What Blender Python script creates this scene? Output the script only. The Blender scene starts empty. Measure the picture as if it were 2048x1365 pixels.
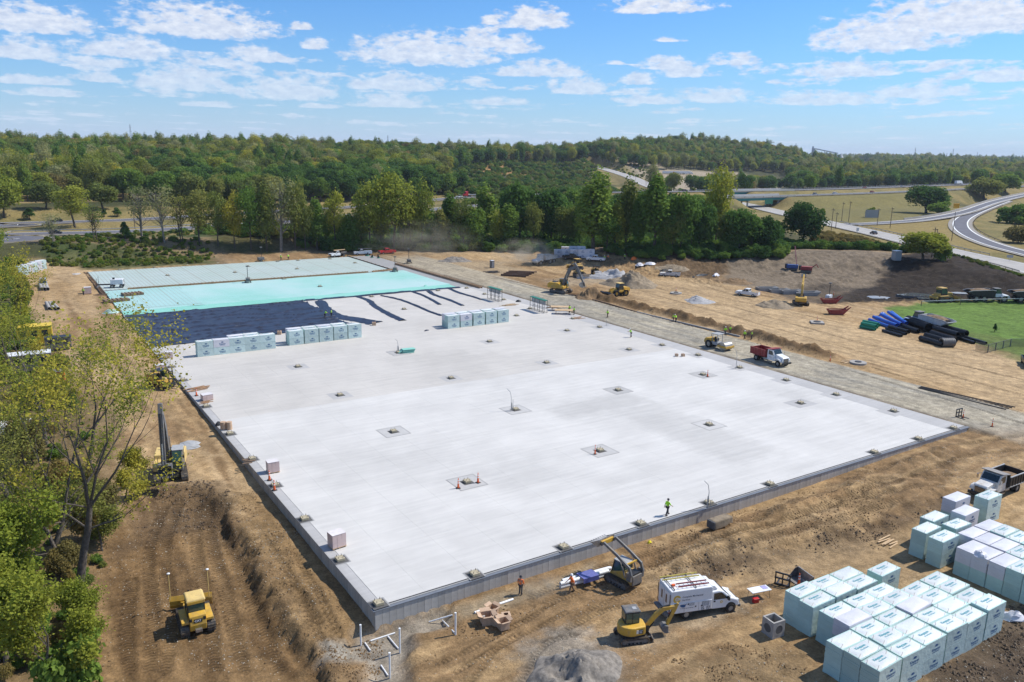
import bpy, bmesh, math, random
import numpy as np
from mathutils import Vector, Matrix, Euler
R = math.radians
rnd = random.Random(7)
NR = np.random.RandomState(11)
scene = bpy.context.scene
C = scene.collection
# ------------------------------------------------------------------ camera
CH = 35.0
FPX, PITCH, ROLL = 1616.85, 0.231625, -0.017329
cr, sr, cp, sp = math.cos(ROLL), math.sin(ROLL), math.cos(PITCH), math.sin(PITCH)
cam_d = bpy.data.cameras.new('camera')
cam = bpy.data.objects.new('camera', cam_d)
C.objects.link(cam)
right = Vector((cr, -sr*sp, -sr*cp)); down = Vector((-sr, -cr*sp, -cr*cp)); fwd = Vector((0, cp, -sp))
M = Matrix.Identity(4)
for i in range(3):
 M[i][0] = right[i]; M[i][1] = -down[i]; M[i][2] = -fwd[i]
M[0][3], M[1][3], M[2][3] = 0, 0, CH
cam.matrix_world = M
cam_d.sensor_fit = 'HORIZONTAL'
cam_d.sensor_width = 36
cam_d.lens = 36*FPX/2048
cam_d.clip_start = 0.5
cam_d.clip_end = 60000
scene.camera = cam
# ------------------------------------------------------------------ sun, sky, exposure
SUN_EL, SUN_AZ = R(50.0), R(20.0)        # azimuth measured from +X towards +Y
S = Vector((math.cos(SUN_EL)*math.cos(SUN_AZ), math.cos(SUN_EL)*math.sin(SUN_AZ), math.sin(SUN_EL)))
sun_d = bpy.data.lights.new('sun', 'SUN')
sun_d.energy = 4.0
sun_d.angle = R(0.5)
sun_d.color = (1.0, 0.955, 0.88)
sun = bpy.data.objects.new('sun', sun_d)
sun.rotation_euler = S.to_track_quat('Z', 'Y').to_euler()
sun.location = (0, 0, 200)
C.objects.link(sun)
world = bpy.data.worlds.new('World')
scene.world = world
world.use_nodes = True
wn, wl = world.node_tree.nodes, world.node_tree.links
wn.clear()
def wnode(t, **k):
 n = wn.new(t)
 for a, b in k.items():
  setattr(n, a, b)
 return n
def wmath(op, a, b=None, c=None, clamp=False):
 n = wnode('ShaderNodeMath', operation=op, use_clamp=clamp)
 for i, v in enumerate((a, b, c)):
  if v is None:
   continue
  if isinstance(v, (int, float)):
   n.inputs[i].default_value = v
  else:
   wl.new(v, n.inputs[i])
 return n.outputs[0]
sky = wnode('ShaderNodeTexSky', sky_type='NISHITA', sun_disc=False)
sky.sun_elevation = SUN_EL
sky.sun_rotation = R(90) - SUN_AZ
sky.altitude = 250
sky.air_density = 1.0
sky.dust_density = 0.9
sky.ozone_density = 2.2
SKYK = 0.105
tc = wnode('ShaderNodeTexCoord')
sep = wnode('ShaderNodeSeparateXYZ')
wl.new(tc.outputs['Generated'], sep.inputs[0])
dx, dy, dz = sep.outputs
hyp = wmath('SQRT', wmath('ADD', wmath('MULTIPLY', dx, dx), wmath('MULTIPLY', dy, dy)))
az = wmath('ARCTAN2', dx, dy)                    # 0 along +Y, positive to +X
el = wmath('ARCTAN2', dz, hyp)
elc = wmath('MAXIMUM', el, 0.004)
# cloud field on a flat layer: stretched towards the horizon
cl = wmath('DIVIDE', 1.0, wmath('ADD', elc, 0.05))
comb = wnode('ShaderNodeCombineXYZ')
wl.new(wmath('MULTIPLY', az, wmath('ADD', wmath('MULTIPLY', cl, 0.75), 6.0)), comb.inputs[0])
wl.new(wmath('MULTIPLY', cl, 1.15), comb.inputs[1])
comb2 = wnode('ShaderNodeCombineXYZ')
wl.new(wmath('MULTIPLY', az, 52.0), comb2.inputs[0])
wl.new(wmath('MULTIPLY', el, 120.0), comb2.inputs[1])
def wnoise(vec, scale, detail, rough, off=0.0, dist=0.0):
 n = wnode('ShaderNodeTexNoise', noise_dimensions='4D')
 n.inputs['W'].default_value = off
 n.inputs['Scale'].default_value = scale
 n.inputs['Detail'].default_value = detail
 n.inputs['Roughness'].default_value = rough
 n.inputs['Distortion'].default_value = dist
 wl.new(vec, n.inputs['Vector'])
 return n.outputs[0]
fluff = wnoise(comb2.outputs[0], 1.0, 9, 0.60, 3.0, 0.15)
broad = wnoise(comb.outputs[0], 1.0, 5, 0.58, 12.3, 0.2)
# the clouds one can tell apart: (azimuth, elevation of the flat base, half width, height) from pixels of a 2048 wide view
CLOUDS = [(400, 62, 150, 52), (60, 54, 110, 40), (250, 108, 100, 34), (40, 110, 82, 30), (515, 118, 62, 26), (602, 57, 24, 12),
   (630, 95, 30, 17), (850, 118, 165, 52), (960, 88, 55, 34), (1065, 50, 78, 36), (1030, 100, 52, 30), (980, 46, 24, 14),
   (1320, 20, 105, 26), (1340, 135, 62, 22), (1370, 150, 58, 22), (1470, 126, 52, 20), (1075, 148, 105, 26),
   (1280, 165, 42, 20), (1770, 88, 140, 56), (1690, 148, 98, 26), (1930, 52, 180, 66), (2000, 158, 60, 22),
   (580, 190, 108, 42), (370, 172, 95, 44), (790, 175, 110, 30), (1160, 182, 75, 28), (1650, 205, 135, 22),
   (1430, 200, 75, 24), (200, 160, 50, 14), (60, 165, 75, 14), (90, 190, 60, 12), (780, 210, 85, 24), (1840, 190, 95, 22),
   (1300, 205, 80, 16), (1000, 208, 70, 14), (420, 212, 60, 9), (1230, 128, 22, 7), (1340, 82, 32, 9), (640, 215, 42, 8)]
def pix_ray(px, py):
 x, y = px-1024, py-682.5
 xr, yr = cr*x-sr*y, sr*x+cr*y
 return xr, FPX*cp-yr*sp, -FPX*sp-yr*cp
dens = None
wob = wmath('MULTIPLY', wmath('SUBTRACT', fluff, 0.5), 3.3)
for (px, py, hw, hh) in CLOUDS:
 X, Y, Z = pix_ray(px, py)
 a0, e0 = math.atan2(X, Y), math.atan2(Z, math.hypot(X, Y))
 da, de = hw/FPX*1.05, hh/FPX
 u = wmath('MULTIPLY', wmath('SUBTRACT', az, a0), 1/da)
 w_ = wmath('SUBTRACT', el, e0)
 up = wmath('MULTIPLY', w_, 0.92/de)
 dn = wmath('MULTIPLY', w_, -3.4/de)
 v = wmath('MAXIMUM', up, dn)
 d = wmath('SUBTRACT', 1.0, wmath('ADD', wmath('MULTIPLY', u, u), wmath('MULTIPLY', v, v)))
 dens = d if dens is None else wmath('MAXIMUM', dens, d)
dens = wmath('ADD', wmath('MAXIMUM', dens, -0.75), wob)
gen = wmath('ADD', wmath('MULTIPLY', wmath('SUBTRACT', broad, 0.52), 5.2), wmath('MULTIPLY', wob, 0.75))
lowfade = wmath('SMOOTH_MIN', 1.0, wmath('MULTIPLY', el, 14.0), 0.2)
# generic cumulus fills the sky that is not in view as well and the low bands near the horizon
inview = wmath('MULTIPLY', wmath('LESS_THAN', wmath('ABSOLUTE', az), 0.62), wmath('LESS_THAN', el, 0.19))
genk = wmath('SUBTRACT', gen, wmath('MULTIPLY', inview, wmath('MULTIPLY', wmath('GREATER_THAN', el, 0.10), 0.9)))
dall = wmath('MAXIMUM', wmath('MULTIPLY', dens, 0.9), genk)
mr = wnode('ShaderNodeMapRange', interpolation_type='SMOOTHSTEP')
mr.inputs['From Min'].default_value = 0.02
mr.inputs['From Max'].default_value = 0.72
wl.new(dall, mr.inputs['Value'])
hz = wnode('ShaderNodeMapRange', interpolation_type='SMOOTHSTEP')
hz.inputs['From Min'].default_value = 0.0
hz.inputs['From Max'].default_value = 0.17
hz.inputs['To Min'].default_value = 0.5
hz.inputs['To Max'].default_value = 0.93
wl.new(el, hz.inputs['Value'])
alpha = wmath('MULTIPLY', mr.outputs[0], hz.outputs[0], clamp=True)
ccol = wnode('ShaderNodeMix', data_type='RGBA')
ccol.inputs[6].default_value = (4.9, 5.35, 6.4, 1)
ccol.inputs[7].default_value = (7.7, 7.75, 7.95, 1)
shade = wnode('ShaderNodeMapRange')
shade.inputs['From Min'].default_value = 0.36
shade.inputs['From Max'].default_value = 0.72
wl.new(wnoise(comb2.outputs[0], 1.3, 4, 0.6, 7.7), shade.inputs['Value'])
wl.new(shade.outputs[0], ccol.inputs[0])
# sky: slight milky lift towards the horizon
tint = wnode('ShaderNodeMix', data_type='RGBA', blend_type='MULTIPLY')
tint.inputs[0].default_value = 1.0
wl.new(sky.outputs[0], tint.inputs[6])
tint.inputs[7].default_value = (0.42, 0.79, 1.20, 1)
mix = wnode('ShaderNodeMix', data_type='RGBA')
wl.new(alpha, mix.inputs[0])
wl.new(tint.outputs[2], mix.inputs[6])
wl.new(ccol.outputs[2], mix.inputs[7])
# pale band of thick air above the horizon
hb = wmath('MULTIPLY', wmath('EXPONENT', wmath('MULTIPLY', wmath('MAXIMUM', el, 0.0), -19.0)), 0.78)
air = wnode('ShaderNodeMix', data_type='RGBA')
wl.new(hb, air.inputs[0])
wl.new(mix.outputs[2], air.inputs[6])
air.inputs[7].default_value = (5.3, 6.35, 8.1, 1)
bg = wnode('ShaderNodeBackground')
bg.inputs['Strength'].default_value = SKYK
wl.new(air.outputs[2], bg.inputs['Color'])
wo = wnode('ShaderNodeOutputWorld')
wl.new(bg.outputs[0], wo.inputs['Surface'])
scene.view_settings.view_transform = 'Standard'
scene.view_settings.look = 'None'
scene.view_settings.exposure = 0.34
scene.view_settings.gamma = 1
scene.view_settings.use_curve_mapping = False
scene.cycles.max_bounces = 6
scene.cycles.diffuse_bounces = 3
scene.cycles.glossy_bounces = 2
scene.cycles.transmission_bounces = 4
scene.cycles.transparent_max_bounces = 8
scene.cycles.volume_bounces = 0
scene.cycles.use_denoising = True
scene.cycles.caustics_reflective = False
scene.cycles.caustics_refractive = False
# ------------------------------------------------------------------ frames of reference
# the slab's own axes: u along its front edge, v along its left edge, z = 0 on the concrete
TH = 0.577295
UX, UY = math.cos(TH), math.sin(TH)
OX, OY = -10.3415, 56.2286
BU, BV = 9.3596, 9.1195                # column spacing
def uv2w(u, v):
 return OX+u*UX-v*UY, OY+u*UY+v*UX
def w2uv(x, y):
 return (x-OX)*UX+(y-OY)*UY, -(x-OX)*UY+(y-OY)*UX
def flat(px, py, z=0.0):
 X, Y, Z = pix_ray(px, py)
 t = (z-CH)/Z
 return X*t, Y*t
# ------------------------------------------------------------------ materials
MATS = {}
def mat(name, col, rough=0.6, metal=0.0, var=0.12, scale=3.0, bump=0.0, dirt=0.0, spec=0.5, dirtcol=(0.30, 0.22, 0.13), alpha=None):
 if name in MATS:
  return MATS[name]
 m = bpy.data.materials.new(name)
 m.use_nodes = True
 nt = m.node_tree
 b = nt.nodes['Principled BSDF']
 b.inputs['Roughness'].default_value = rough
 b.inputs['Metallic'].default_value = metal
 b.inputs['Specular IOR Level'].default_value = spec
 t = nt.nodes.new('ShaderNodeTexCoord')
 n = nt.nodes.new('ShaderNodeTexNoise')
 n.inputs['Scale'].default_value = scale
 n.inputs['Detail'].default_value = 6
 n.inputs['Roughness'].default_value = 0.65
 nt.links.new(t.outputs['Object'], n.inputs['Vector'])
 mx = nt.nodes.new('ShaderNodeMix')
 mx.data_type = 'RGBA'
 mx.inputs[6].default_value = (*[max(0, c*(1-var)) for c in col], 1)
 mx.inputs[7].default_value = (*[min(1, c*(1+var)) for c in col], 1)
 r = nt.nodes.new('ShaderNodeMapRange')
 r.inputs['From Min'].default_value = 0.35
 r.inputs['From Max'].default_value = 0.65
 nt.links.new(n.outputs[0], r.inputs['Value'])
 nt.links.new(r.outputs[0], mx.inputs[0])
 out = mx.outputs[2]
 if dirt > 0:
  n2 = nt.nodes.new('ShaderNodeTexNoise')
  n2.inputs['Scale'].default_value = scale*0.7
  n2.inputs['Detail'].default_value = 8
  n2.inputs['Roughness'].default_value = 0.7
  nt.links.new(t.outputs['Object'], n2.inputs['Vector'])
  r2 = nt.nodes.new('ShaderNodeMapRange')
  r2.inputs['From Min'].default_value = 0.62-dirt*0.35
  r2.inputs['From Max'].default_value = 0.80-dirt*0.25
  r2.inputs['To Max'].default_value = min(1.0, 0.45+dirt*0.5)
  nt.links.new(n2.outputs[0], r2.inputs['Value'])
  m2 = nt.nodes.new('ShaderNodeMix')
  m2.data_type = 'RGBA'
  nt.links.new(r2.outputs[0], m2.inputs[0])
  nt.links.new(out, m2.inputs[6])
  m2.inputs[7].default_value = (*dirtcol, 1)
  out = m2.outputs[2]
 nt.links.new(out, b.inputs['Base Color'])
 if bump:
  bp = nt.nodes.new('ShaderNodeBump')
  bp.inputs['Strength'].default_value = bump
  bp.inputs['Distance'].default_value = 0.05
  nt.links.new(n.outputs[0], bp.inputs['Height'])
  nt.links.new(bp.outputs[0], b.inputs['Normal'])
 if alpha is not None:
  b.inputs['Alpha'].default_value = alpha
 MATS[name] = m
 return m
class MB:
 def __init__(s):
  s.v, s.f = [], []
 def add(s, vs, fs):
  o = len(s.v)
  s.v += [tuple(p) for p in vs]
  s.f += [tuple(i+o for i in f) for f in fs]
  return s
 def hexa(s, p):
  return s.add(p, [(0, 3, 2, 1), (4, 5, 6, 7), (0, 1, 5, 4), (1, 2, 6, 5), (2, 3, 7, 6), (3, 0, 4, 7)])
 def box(s, c, d, rot=None, top=None):
  x, y, z = d[0]/2, d[1]/2, d[2]/2
  tx, ty = top or (1, 1)
  p = [(-x, -y, -z), (x, -y, -z), (x, y, -z), (-x, y, -z), (-x*tx, -y*ty, z), (x*tx, -y*ty, z), (x*tx, y*ty, z), (-x*tx, y*ty, z)]
  if rot:
   e = Euler(rot).to_matrix()
   p = [tuple(e @ Vector(q)) for q in p]
  return s.hexa([(q[0]+c[0], q[1]+c[1], q[2]+c[2]) for q in p])
 def prism(s, prof, y0, y1, inset=None):
  n = len(prof)
  a = [(x, y0, z) for x, z in prof]
  b = [(x, y1, z) for x, z in prof]
  return s.add(a+b, [tuple(range(n)), tuple(range(2*n-1, n-1, -1))]+[(i, i+n, (i+1) % n+n, (i+1) % n) for i in range(n)])
 def slab(s, prof, z0, z1):
  n = len(prof)
  a = [(x, y, z0) for x, y in prof]
  b = [(x, y, z1) for x, y in prof]
  return s.add(a+b, [tuple(range(n-1, -1, -1)), tuple(range(n, 2*n))]+[(i, (i+1) % n, (i+1) % n+n, i+n) for i in range(n)])
 def cyl(s, p0, p1, r, r1=None, n=12, cap=True):
  p0, p1 = Vector(p0), Vector(p1)
  r1 = r if r1 is None else r1
  q = (p1-p0).to_track_quat('Z', 'Y')
  vs = []
  for p, rr in ((p0, r), (p1, r1)):
   for i in range(n):
    t = 2*math.pi*i/n
    vs.append(p+q @ Vector((rr*math.cos(t), rr*math.sin(t), 0)))
  fs = [(i, (i+1) % n, (i+1) % n+n, i+n) for i in range(n)]
  if cap:
   fs += [tuple(range(n-1, -1, -1)), tuple(range(n, 2*n))]
  return s.add(vs, fs)
 def ring(s, p0, p1, ro, ri, n=16):
  p0, p1 = Vector(p0), Vector(p1)
  q = (p1-p0).to_track_quat('Z', 'Y')
  vs = []
  for p, rr in ((p0, ro), (p1, ro), (p1, ri), (p0, ri)):
   for i in range(n):
    t = 2*math.pi*i/n
    vs.append(p+q @ Vector((rr*math.cos(t), rr*math.sin(t), 0)))
  fs = []
  for k in range(4):
   a, b = k*n, ((k+1) % 4)*n
   fs += [(a+i, a+(i+1) % n, b+(i+1) % n, b+i) for i in range(n)]
  return s.add(vs, fs)
 def tube(s, pts, r, n=6, cap=True):
  pts = [Vector(p) for p in pts]
  rs = r if isinstance(r, (list, tuple)) else [r]*len(pts)
  vs = []
  for k, p in enumerate(pts):
   d = (pts[min(k+1, len(pts)-1)]-pts[max(k-1, 0)])
   q = d.to_track_quat('Z', 'Y')
   for i in range(n):
    t = 2*math.pi*i/n
    vs.append(p+q @ Vector((rs[k]*math.cos(t), rs[k]*math.sin(t), 0)))
  fs = []
  for k in range(len(pts)-1):
   fs += [(k*n+i, k*n+(i+1) % n, (k+1)*n+(i+1) % n, (k+1)*n+i) for i in range(n)]
  if cap:
   fs += [tuple(range(n-1, -1, -1)), tuple(range((len(pts)-1)*n, len(pts)*n))]
  return s.add(vs, fs)
 def ball(s, c, r, nu=10, nv=6, sq=(1, 1, 1)):
  vs, fs = [], []
  for j in range(nv+1):
   p = math.pi*j/nv
   for i in range(nu):
    t = 2*math.pi*i/nu
    vs.append((c[0]+r*sq[0]*math.sin(p)*math.cos(t), c[1]+r*sq[1]*math.sin(p)*math.sin(t), c[2]+r*sq[2]*math.cos(p)))
  for j in range(nv):
   for i in range(nu):
    a, b = j*nu+i, j*nu+(i+1) % nu
    fs.append((a, a+nu, b+nu, b))
  return s.add(vs, fs)
 def quad(s, a, b, c, d):
  return s.add([a, b, c, d], [(0, 1, 2, 3)])
 def mesh(s, name, m, smooth=None):
  me = bpy.data.meshes.new(name)
  me.from_pydata(s.v, [], s.f)
  me.materials.append(m)
  if smooth is not None:
   me.shade_smooth()
   me.set_sharp_from_angle(angle=R(smooth))
  me.update()
  return me
 def build(s, name, m, parent=None, smooth=None, bevel=0.0, label=None, kind=None):
  o = bpy.data.objects.new(name, s.mesh(name, m, smooth))
  C.objects.link(o)
  if parent is not None:
   o.parent = parent
  if bevel:
   bv = o.modifiers.new('bevel', 'BEVEL')
   bv.width = bevel
   bv.segments = 2
   bv.limit_method = 'ANGLE'
   bv.angle_limit = R(35)
  if label:
   o['label'] = label
  if kind:
   o['kind'] = kind
  return o
def tag(o, label=None, cat=None, group=None, kind=None):
 if label:
  o['label'] = label
 if cat:
  o['category'] = cat
 if group:
  o['group'] = group
 if kind:
  o['kind'] = kind
 return o
def thing(name, label, cat, loc=(0, 0, 0), rz=0.0, group=None):
 o = bpy.data.objects.new(name, None)
 o.empty_display_size = 0.3
 C.objects.link(o)
 o.location = loc
 o.rotation_euler = (0, 0, rz)
 return tag(o, label, cat, group)
def kids(o):
 return [c for c in bpy.data.objects if c.parent is o]
def dup(root, loc, rz=0.0, label=None, group=None, scale=None, tree=None):
 r = root.copy()
 C.objects.link(r)
 r.location = loc
 r.rotation_euler = (0, 0, rz)
 if scale:
  r.scale = scale if isinstance(scale, tuple) else (scale,)*3
 if label:
  r['label'] = label
 if group:
  r['group'] = group
 for ch in (tree if tree is not None else root.children):
  c = ch.copy()
  C.objects.link(c)
  c.parent = r
  for g in ch.children:
   d = g.copy()
   C.objects.link(d)
   d.parent = c
 return r
def place(root, loc, rz):
 root.location = loc
 root.rotation_euler = (0, 0, rz)
 return root
_txt = {}
def text_mesh(body, m, size=1.0, res=1, bold=0.0, shear=0.0):
 key = (body, m.name, size, bold)
 if key not in _txt:
  cu = bpy.data.curves.new('lettering', 'FONT')
  cu.body = body
  cu.size = size
  cu.align_x = 'CENTER'
  cu.align_y = 'CENTER'
  cu.resolution_u = res
  cu.offset = bold
  cu.shear = shear
  o = bpy.data.objects.new('lettering', cu)
  C.objects.link(o)
  dg = bpy.context.evaluated_depsgraph_get()
  me = bpy.data.meshes.new_from_object(o.evaluated_get(dg))
  me.name = 'lettering'
  me.materials.clear()
  me.materials.append(m)
  bpy.data.objects.remove(o)
  bpy.data.curves.remove(cu)
  _txt[key] = me
 return _txt[key]
def lettering(body, m, size, parent, loc, rot, bold=0.0, name='lettering'):
 o = bpy.data.objects.new(name, text_mesh(body, m, size, bold=bold))
 C.objects.link(o)
 o.parent = parent
 o.location = loc
 o.rotation_euler = rot
 return o
# ------------------------------------------------------------------ terrain
def sst(a, b, x):
 t = np.clip((x-a)/(b-a), 0, 1)
 return t*t*(3-2*t)
LAT = {}
def vnoise(x, y, seed):
 g = LAT.get(seed)
 if g is None:
  g = LAT[seed] = np.random.RandomState(seed).rand(256, 256)
 xi, yi = np.floor(x).astype(int), np.floor(y).astype(int)
 fx, fy = x-xi, y-yi
 fx, fy = fx*fx*(3-2*fx), fy*fy*(3-2*fy)
 a, b = g[xi & 255, yi & 255], g[(xi+1) & 255, yi & 255]
 c, d = g[xi & 255, (yi+1) & 255], g[(xi+1) & 255, (yi+1) & 255]
 return (a*(1-fx)+b*fx)*(1-fy)+(c*(1-fx)+d*fx)*fy-0.5
def fbm(x, y, s, octv=4, seed=1, gain=0.55):
 o, a = 0, 1.0
 for k in range(octv):
  o = o+a*vnoise(x/s+17.3*k, y/s-9.1*k, seed+k)
  s, a = s*0.47, a*gain
 return o
def axis(segs):
 out = []
 for (a, s), nx in zip(segs[:-1], segs[1:]):
  b, s2 = nx if isinstance(nx, tuple) else (nx, s)
  p = a
  while p < b-1e-6:
   out.append(p)
   p += s+(s2-s)*(p-a)/(b-a)
 out.append(b)
 return np.array(out)
GX = axis([(-9000, 500), (-1500, 40), (-260, 4.0), (-110, 0.9), (-62, 0.30), (66, 0.30), (125, 0.8), (260, 3.5), (700, 12), (1500, 40), (9000, 500), 9001])
GY = axis([(-400, 60), (20, 3), (44, 0.28), (100, 0.34), (150, 0.7), (300, 1.6), (700, 8), (1500, 30), (9500, 450), 9501])
XX, YY = np.meshgrid(GX, GY, indexing='xy')
SHP = XX.shape
XF, YF = XX.ravel(), YY.ravel()
UU, VV = w2uv(XF, YF)
def poly_sd(poly, soft=0.0):
 P = np.array(poly, float)
 lo, hi = P.min(0)-soft-1, P.max(0)+soft+1
 idx = np.nonzero((XF > lo[0]) & (XF < hi[0]) & (YF > lo[1]) & (YF < hi[1]))[0]
 x, y = XF[idx], YF[idx]
 d2 = np.full(len(idx), 1e18)
 ins = np.zeros(len(idx), bool)
 for i in range(len(P)):
  a, b = P[i], P[(i+1) % len(P)]
  ex, ey = b-a
  t = np.clip(((x-a[0])*ex+(y-a[1])*ey)/(ex*ex+ey*ey+1e-12), 0, 1)
  d2 = np.minimum(d2, (x-a[0]-t*ex)**2+(y-a[1]-t*ey)**2)
  c = (a[1] > y) != (b[1] > y)
  xs = a[0]+(y-a[1])/(ey if abs(ey) > 1e-9 else 1e-9)*ex
  ins ^= c & (x < xs)
 return idx, np.where(ins, 1, -1)*np.sqrt(d2)
def line_sd(pts, reach):
 P = np.array(pts, float)
 lo, hi = P[:, :2].min(0)-reach, P[:, :2].max(0)+reach
 idx = np.nonzero((XF > lo[0]) & (XF < hi[0]) & (YF > lo[1]) & (YF < hi[1]))[0]
 x, y = XF[idx], YF[idx]
 best = np.full(len(idx), 1e9)
 val = np.zeros((len(idx), P.shape[1]-2))
 sarc, side, acc = np.zeros(len(idx)), np.zeros(len(idx)), 0.0
 for i in range(len(P)-1):
  a, b = P[i], P[i+1]
  ex, ey = b[0]-a[0], b[1]-a[1]
  L = math.hypot(ex, ey)
  t = np.clip(((x-a[0])*ex+(y-a[1])*ey)/(L*L), 0, 1)
  qx, qy = x-a[0]-t*ex, y-a[1]-t*ey
  d = np.hypot(qx, qy)
  m = d < best
  best[m] = d[m]
  sarc[m] = (acc+t*L)[m]
  side[m] = ((ex*qy-ey*qx)/L)[m]
  if P.shape[1] > 2:
   val[m] = (a[2:]+(b[2:]-a[2:])*t[:, None])[m]
  acc += L
 return idx, best, sarc, side, val
def pxp(pts, z=0.0):
 return [flat(p[0], p[1], z) for p in pts]
def smooth_line(pts, n=8):
 P = [np.array(p, float) for p in pts]
 P = [2*P[0]-P[1]]+P+[2*P[-1]-P[-2]]
 out = []
 for i in range(1, len(P)-2):
  for k in range(n):
   t = k/n
   out.append(0.5*((2*P[i])+(-P[i-1]+P[i+1])*t+(2*P[i-1]-5*P[i]+4*P[i+1]-P[i+2])*t*t+(-P[i-1]+3*P[i]-3*P[i+1]+P[i+2])*t**3))
 out.append(P[-2])
 return [tuple(p) for p in out]
def pz(px, py, z):
 return (*flat(px, py, z), z)
# road centre lines (x, y, z) of the country around
R_HWN = smooth_line([(-520, 60, 0), pz(-160, 492, 0), pz(0, 471, 0), pz(240, 464, 0), pz(480, 450, 0), pz(720, 434, 1.2), pz(950, 412, 3.5), pz(1180, 402, 5.5),
      pz(1400, 396, 7), pz(1600, 391, 7), pz(1800, 384, 7), pz(2000, 375, 7), pz(2200, 366, 7)])
R_HWF = smooth_line([(-600, 110, 0), pz(-160, 458, 0), pz(0, 448, 0), pz(240, 441, 0), pz(480, 427, 0.2), pz(720, 413, 1.5), pz(950, 394, 4), pz(1180, 386, 6),
      pz(1400, 383, 7), pz(1600, 380, 7), pz(1800, 374, 7), pz(2000, 367, 7), pz(2200, 359, 7)])
R_MAIN = smooth_line([pz(2260, 600, 0), pz(2048, 536, 0), pz(1900, 503, 0), pz(1760, 469, 0), pz(1650, 445, 0), pz(1560, 425, 0), pz(1490, 409, 0), pz(1380, 389, 0.5),
      pz(1310, 376, 2), pz(1262, 355, 7), pz(1215, 340, 12), pz(1168, 327, 17)])
R_RAMP = smooth_line([pz(1690, 449, 0), pz(1760, 446.5, 0.3), pz(1850, 439, 1), pz(1930, 424, 2), pz(1990, 404, 3.5), pz(2060, 388, 5), pz(2160, 368, 6.5)])
R_LOOP = smooth_line([pz(2010, 402, 3.4), pz(1960, 421, 1.8), pz(1928, 437, 0.9), pz(1921, 452, 0.3), pz(1938, 469, 0), pz(1985, 489, 0), pz(2060, 509, 0), pz(2150, 530, 0)])
R_TOP = smooth_line([pz(1640, 372, 6), pz(1780, 366, 6), pz(1930, 364, 6), pz(2100, 362, 6)])
ROADS = [('highway', R_HWN, 6.0, 26), ('highway', R_HWF, 6.0, 26), ('road', R_MAIN, 6.6, 18), ('ramp', R_RAMP, 4.2, 16), ('ramp', R_LOOP, 4.4, 14)]
# ---- heights
Z = np.full(XF.shape, -0.3)
zf = -1.42+sst(38, 86, UU)*0.95
zr = np.where(UU < 99.7, -0.14, -0.32)
zl = -1.30+sst(10, 95, VV)*0.95-sst(-6, -30, UU)*0.9*(1-sst(60, 140, VV))
right_m = UU > 85.7
Z = np.where(right_m, zf+(zr-zf)*sst(-14, 6, VV), np.where(VV <= 0, zf, np.where(UU < 0, zl, -0.3)))
wl_ = sst(8, -6, UU)*sst(6, -6, VV)
Z = np.where(VV <= 0, Z+sst(-4, -26, UU)*-0.6, Z)
# far country: gentle roll, hills on the left and in the middle distance
rr = np.hypot(XF, YF)
az_ = np.degrees(np.arctan2(XF, np.maximum(YF, 1e-3)))
far = sst(420, 900, rr)
Z = Z+far*fbm(XF, YF, 420, 3, 5)*10
def gauss(az0, r0, saz, sr_, h):
 return h*np.exp(-((az_-az0)/saz)**2-((rr-r0)/sr_)**2)
Z = Z+gauss(-38, 900, 16, 360, 22)+gauss(-16, 1000, 12, 360, 20)+gauss(-3, 1150, 8, 420, 13)
Z = Z+gauss(3, 1700, 8, 420, 15)+gauss(12.5, 1750, 5.0, 420, 35)+gauss(8, 1500, 4, 300, 16)+gauss(17.5, 1900, 3.0, 420, 18)
Z = Z+gauss(6.4, 1250, 5.0, 260, 9)+gauss(24, 3600, 8, 900, 10)
ridge = sst(3200, 6200, rr)*9
Z = Z+ridge
# berm behind the slab on the left, with a spoil heap at its right end
bm = sst(214, 229, VV)*(1-sst(236, 250, VV))*sst(-46, -26, UU)*(1-sst(60, 84, UU))
Z = Z+bm*4.6*(1+0.25*fbm(XF, YF, 9, 3, 21))
Z = Z+2.4*np.exp(-((UU-66)/7)**2-((VV-226)/6)**2)
# embankment on the right, basin in front of it
idx, d = poly_sd(pxp([(1170, 508), (1300, 513), (1560, 517), (1800, 524), (2100, 572), (2200, 560), (1900, 512), (1750, 503), (1500, 500), (1200, 499)], 2.5), 22)
Z[idx] += 3.4*sst(-16, 3, d)*(1+0.3*fbm(XF[idx], YF[idx], 12, 3, 31))
idx, d = poly_sd(pxp([(1530, 583), (1735, 566), (1850, 575), (1800, 598), (1640, 607)], -1), 10)
Z[idx] -= 1.1*sst(-7, 4, d)
# haul road cut on the left
CUT = pxp([(300, 1007), (432, 1000), (474, 1078), (508, 1148), (552, 1240), (596, 1305), (640, 1365), (720, 1560), (120, 1560), (196, 1250), (212, 1110)], -2.45)
idx, d = poly_sd(CUT, 10)
u_, v_ = UU[idx], VV[idx]
dj = d+fbm(XF[idx], YF[idx], 2.2, 5, 41, 0.72)*1.0
cutm = sst(-0.9, 0.7, dj)
cutl = sst(-5, 3, d)
lft = sst(-9, -13, u_)
cm = cutm*(1-lft)+cutl*lft
endw = sst(22, 35, v_)
cm = cm*(1-endw)+sst(-0.5, 2.6, dj)*endw
Z[idx] = Z[idx]*(1-cm)+(-2.45+0.4*sst(20, 36, v_))*cm
# bench beside the left wall, ragged lip
idx, d = poly_sd(pxp([(470, 1000), (520, 1000), (620, 1130), (700, 1240), (712, 1300), (640, 1310), (590, 1240), (520, 1110)], -1.0), 5)
Z[idx] += sst(-2.2, 1.5, d)*(-0.10+0.25*fbm(XF[idx], YF[idx], 3.2, 4, 51))
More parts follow.
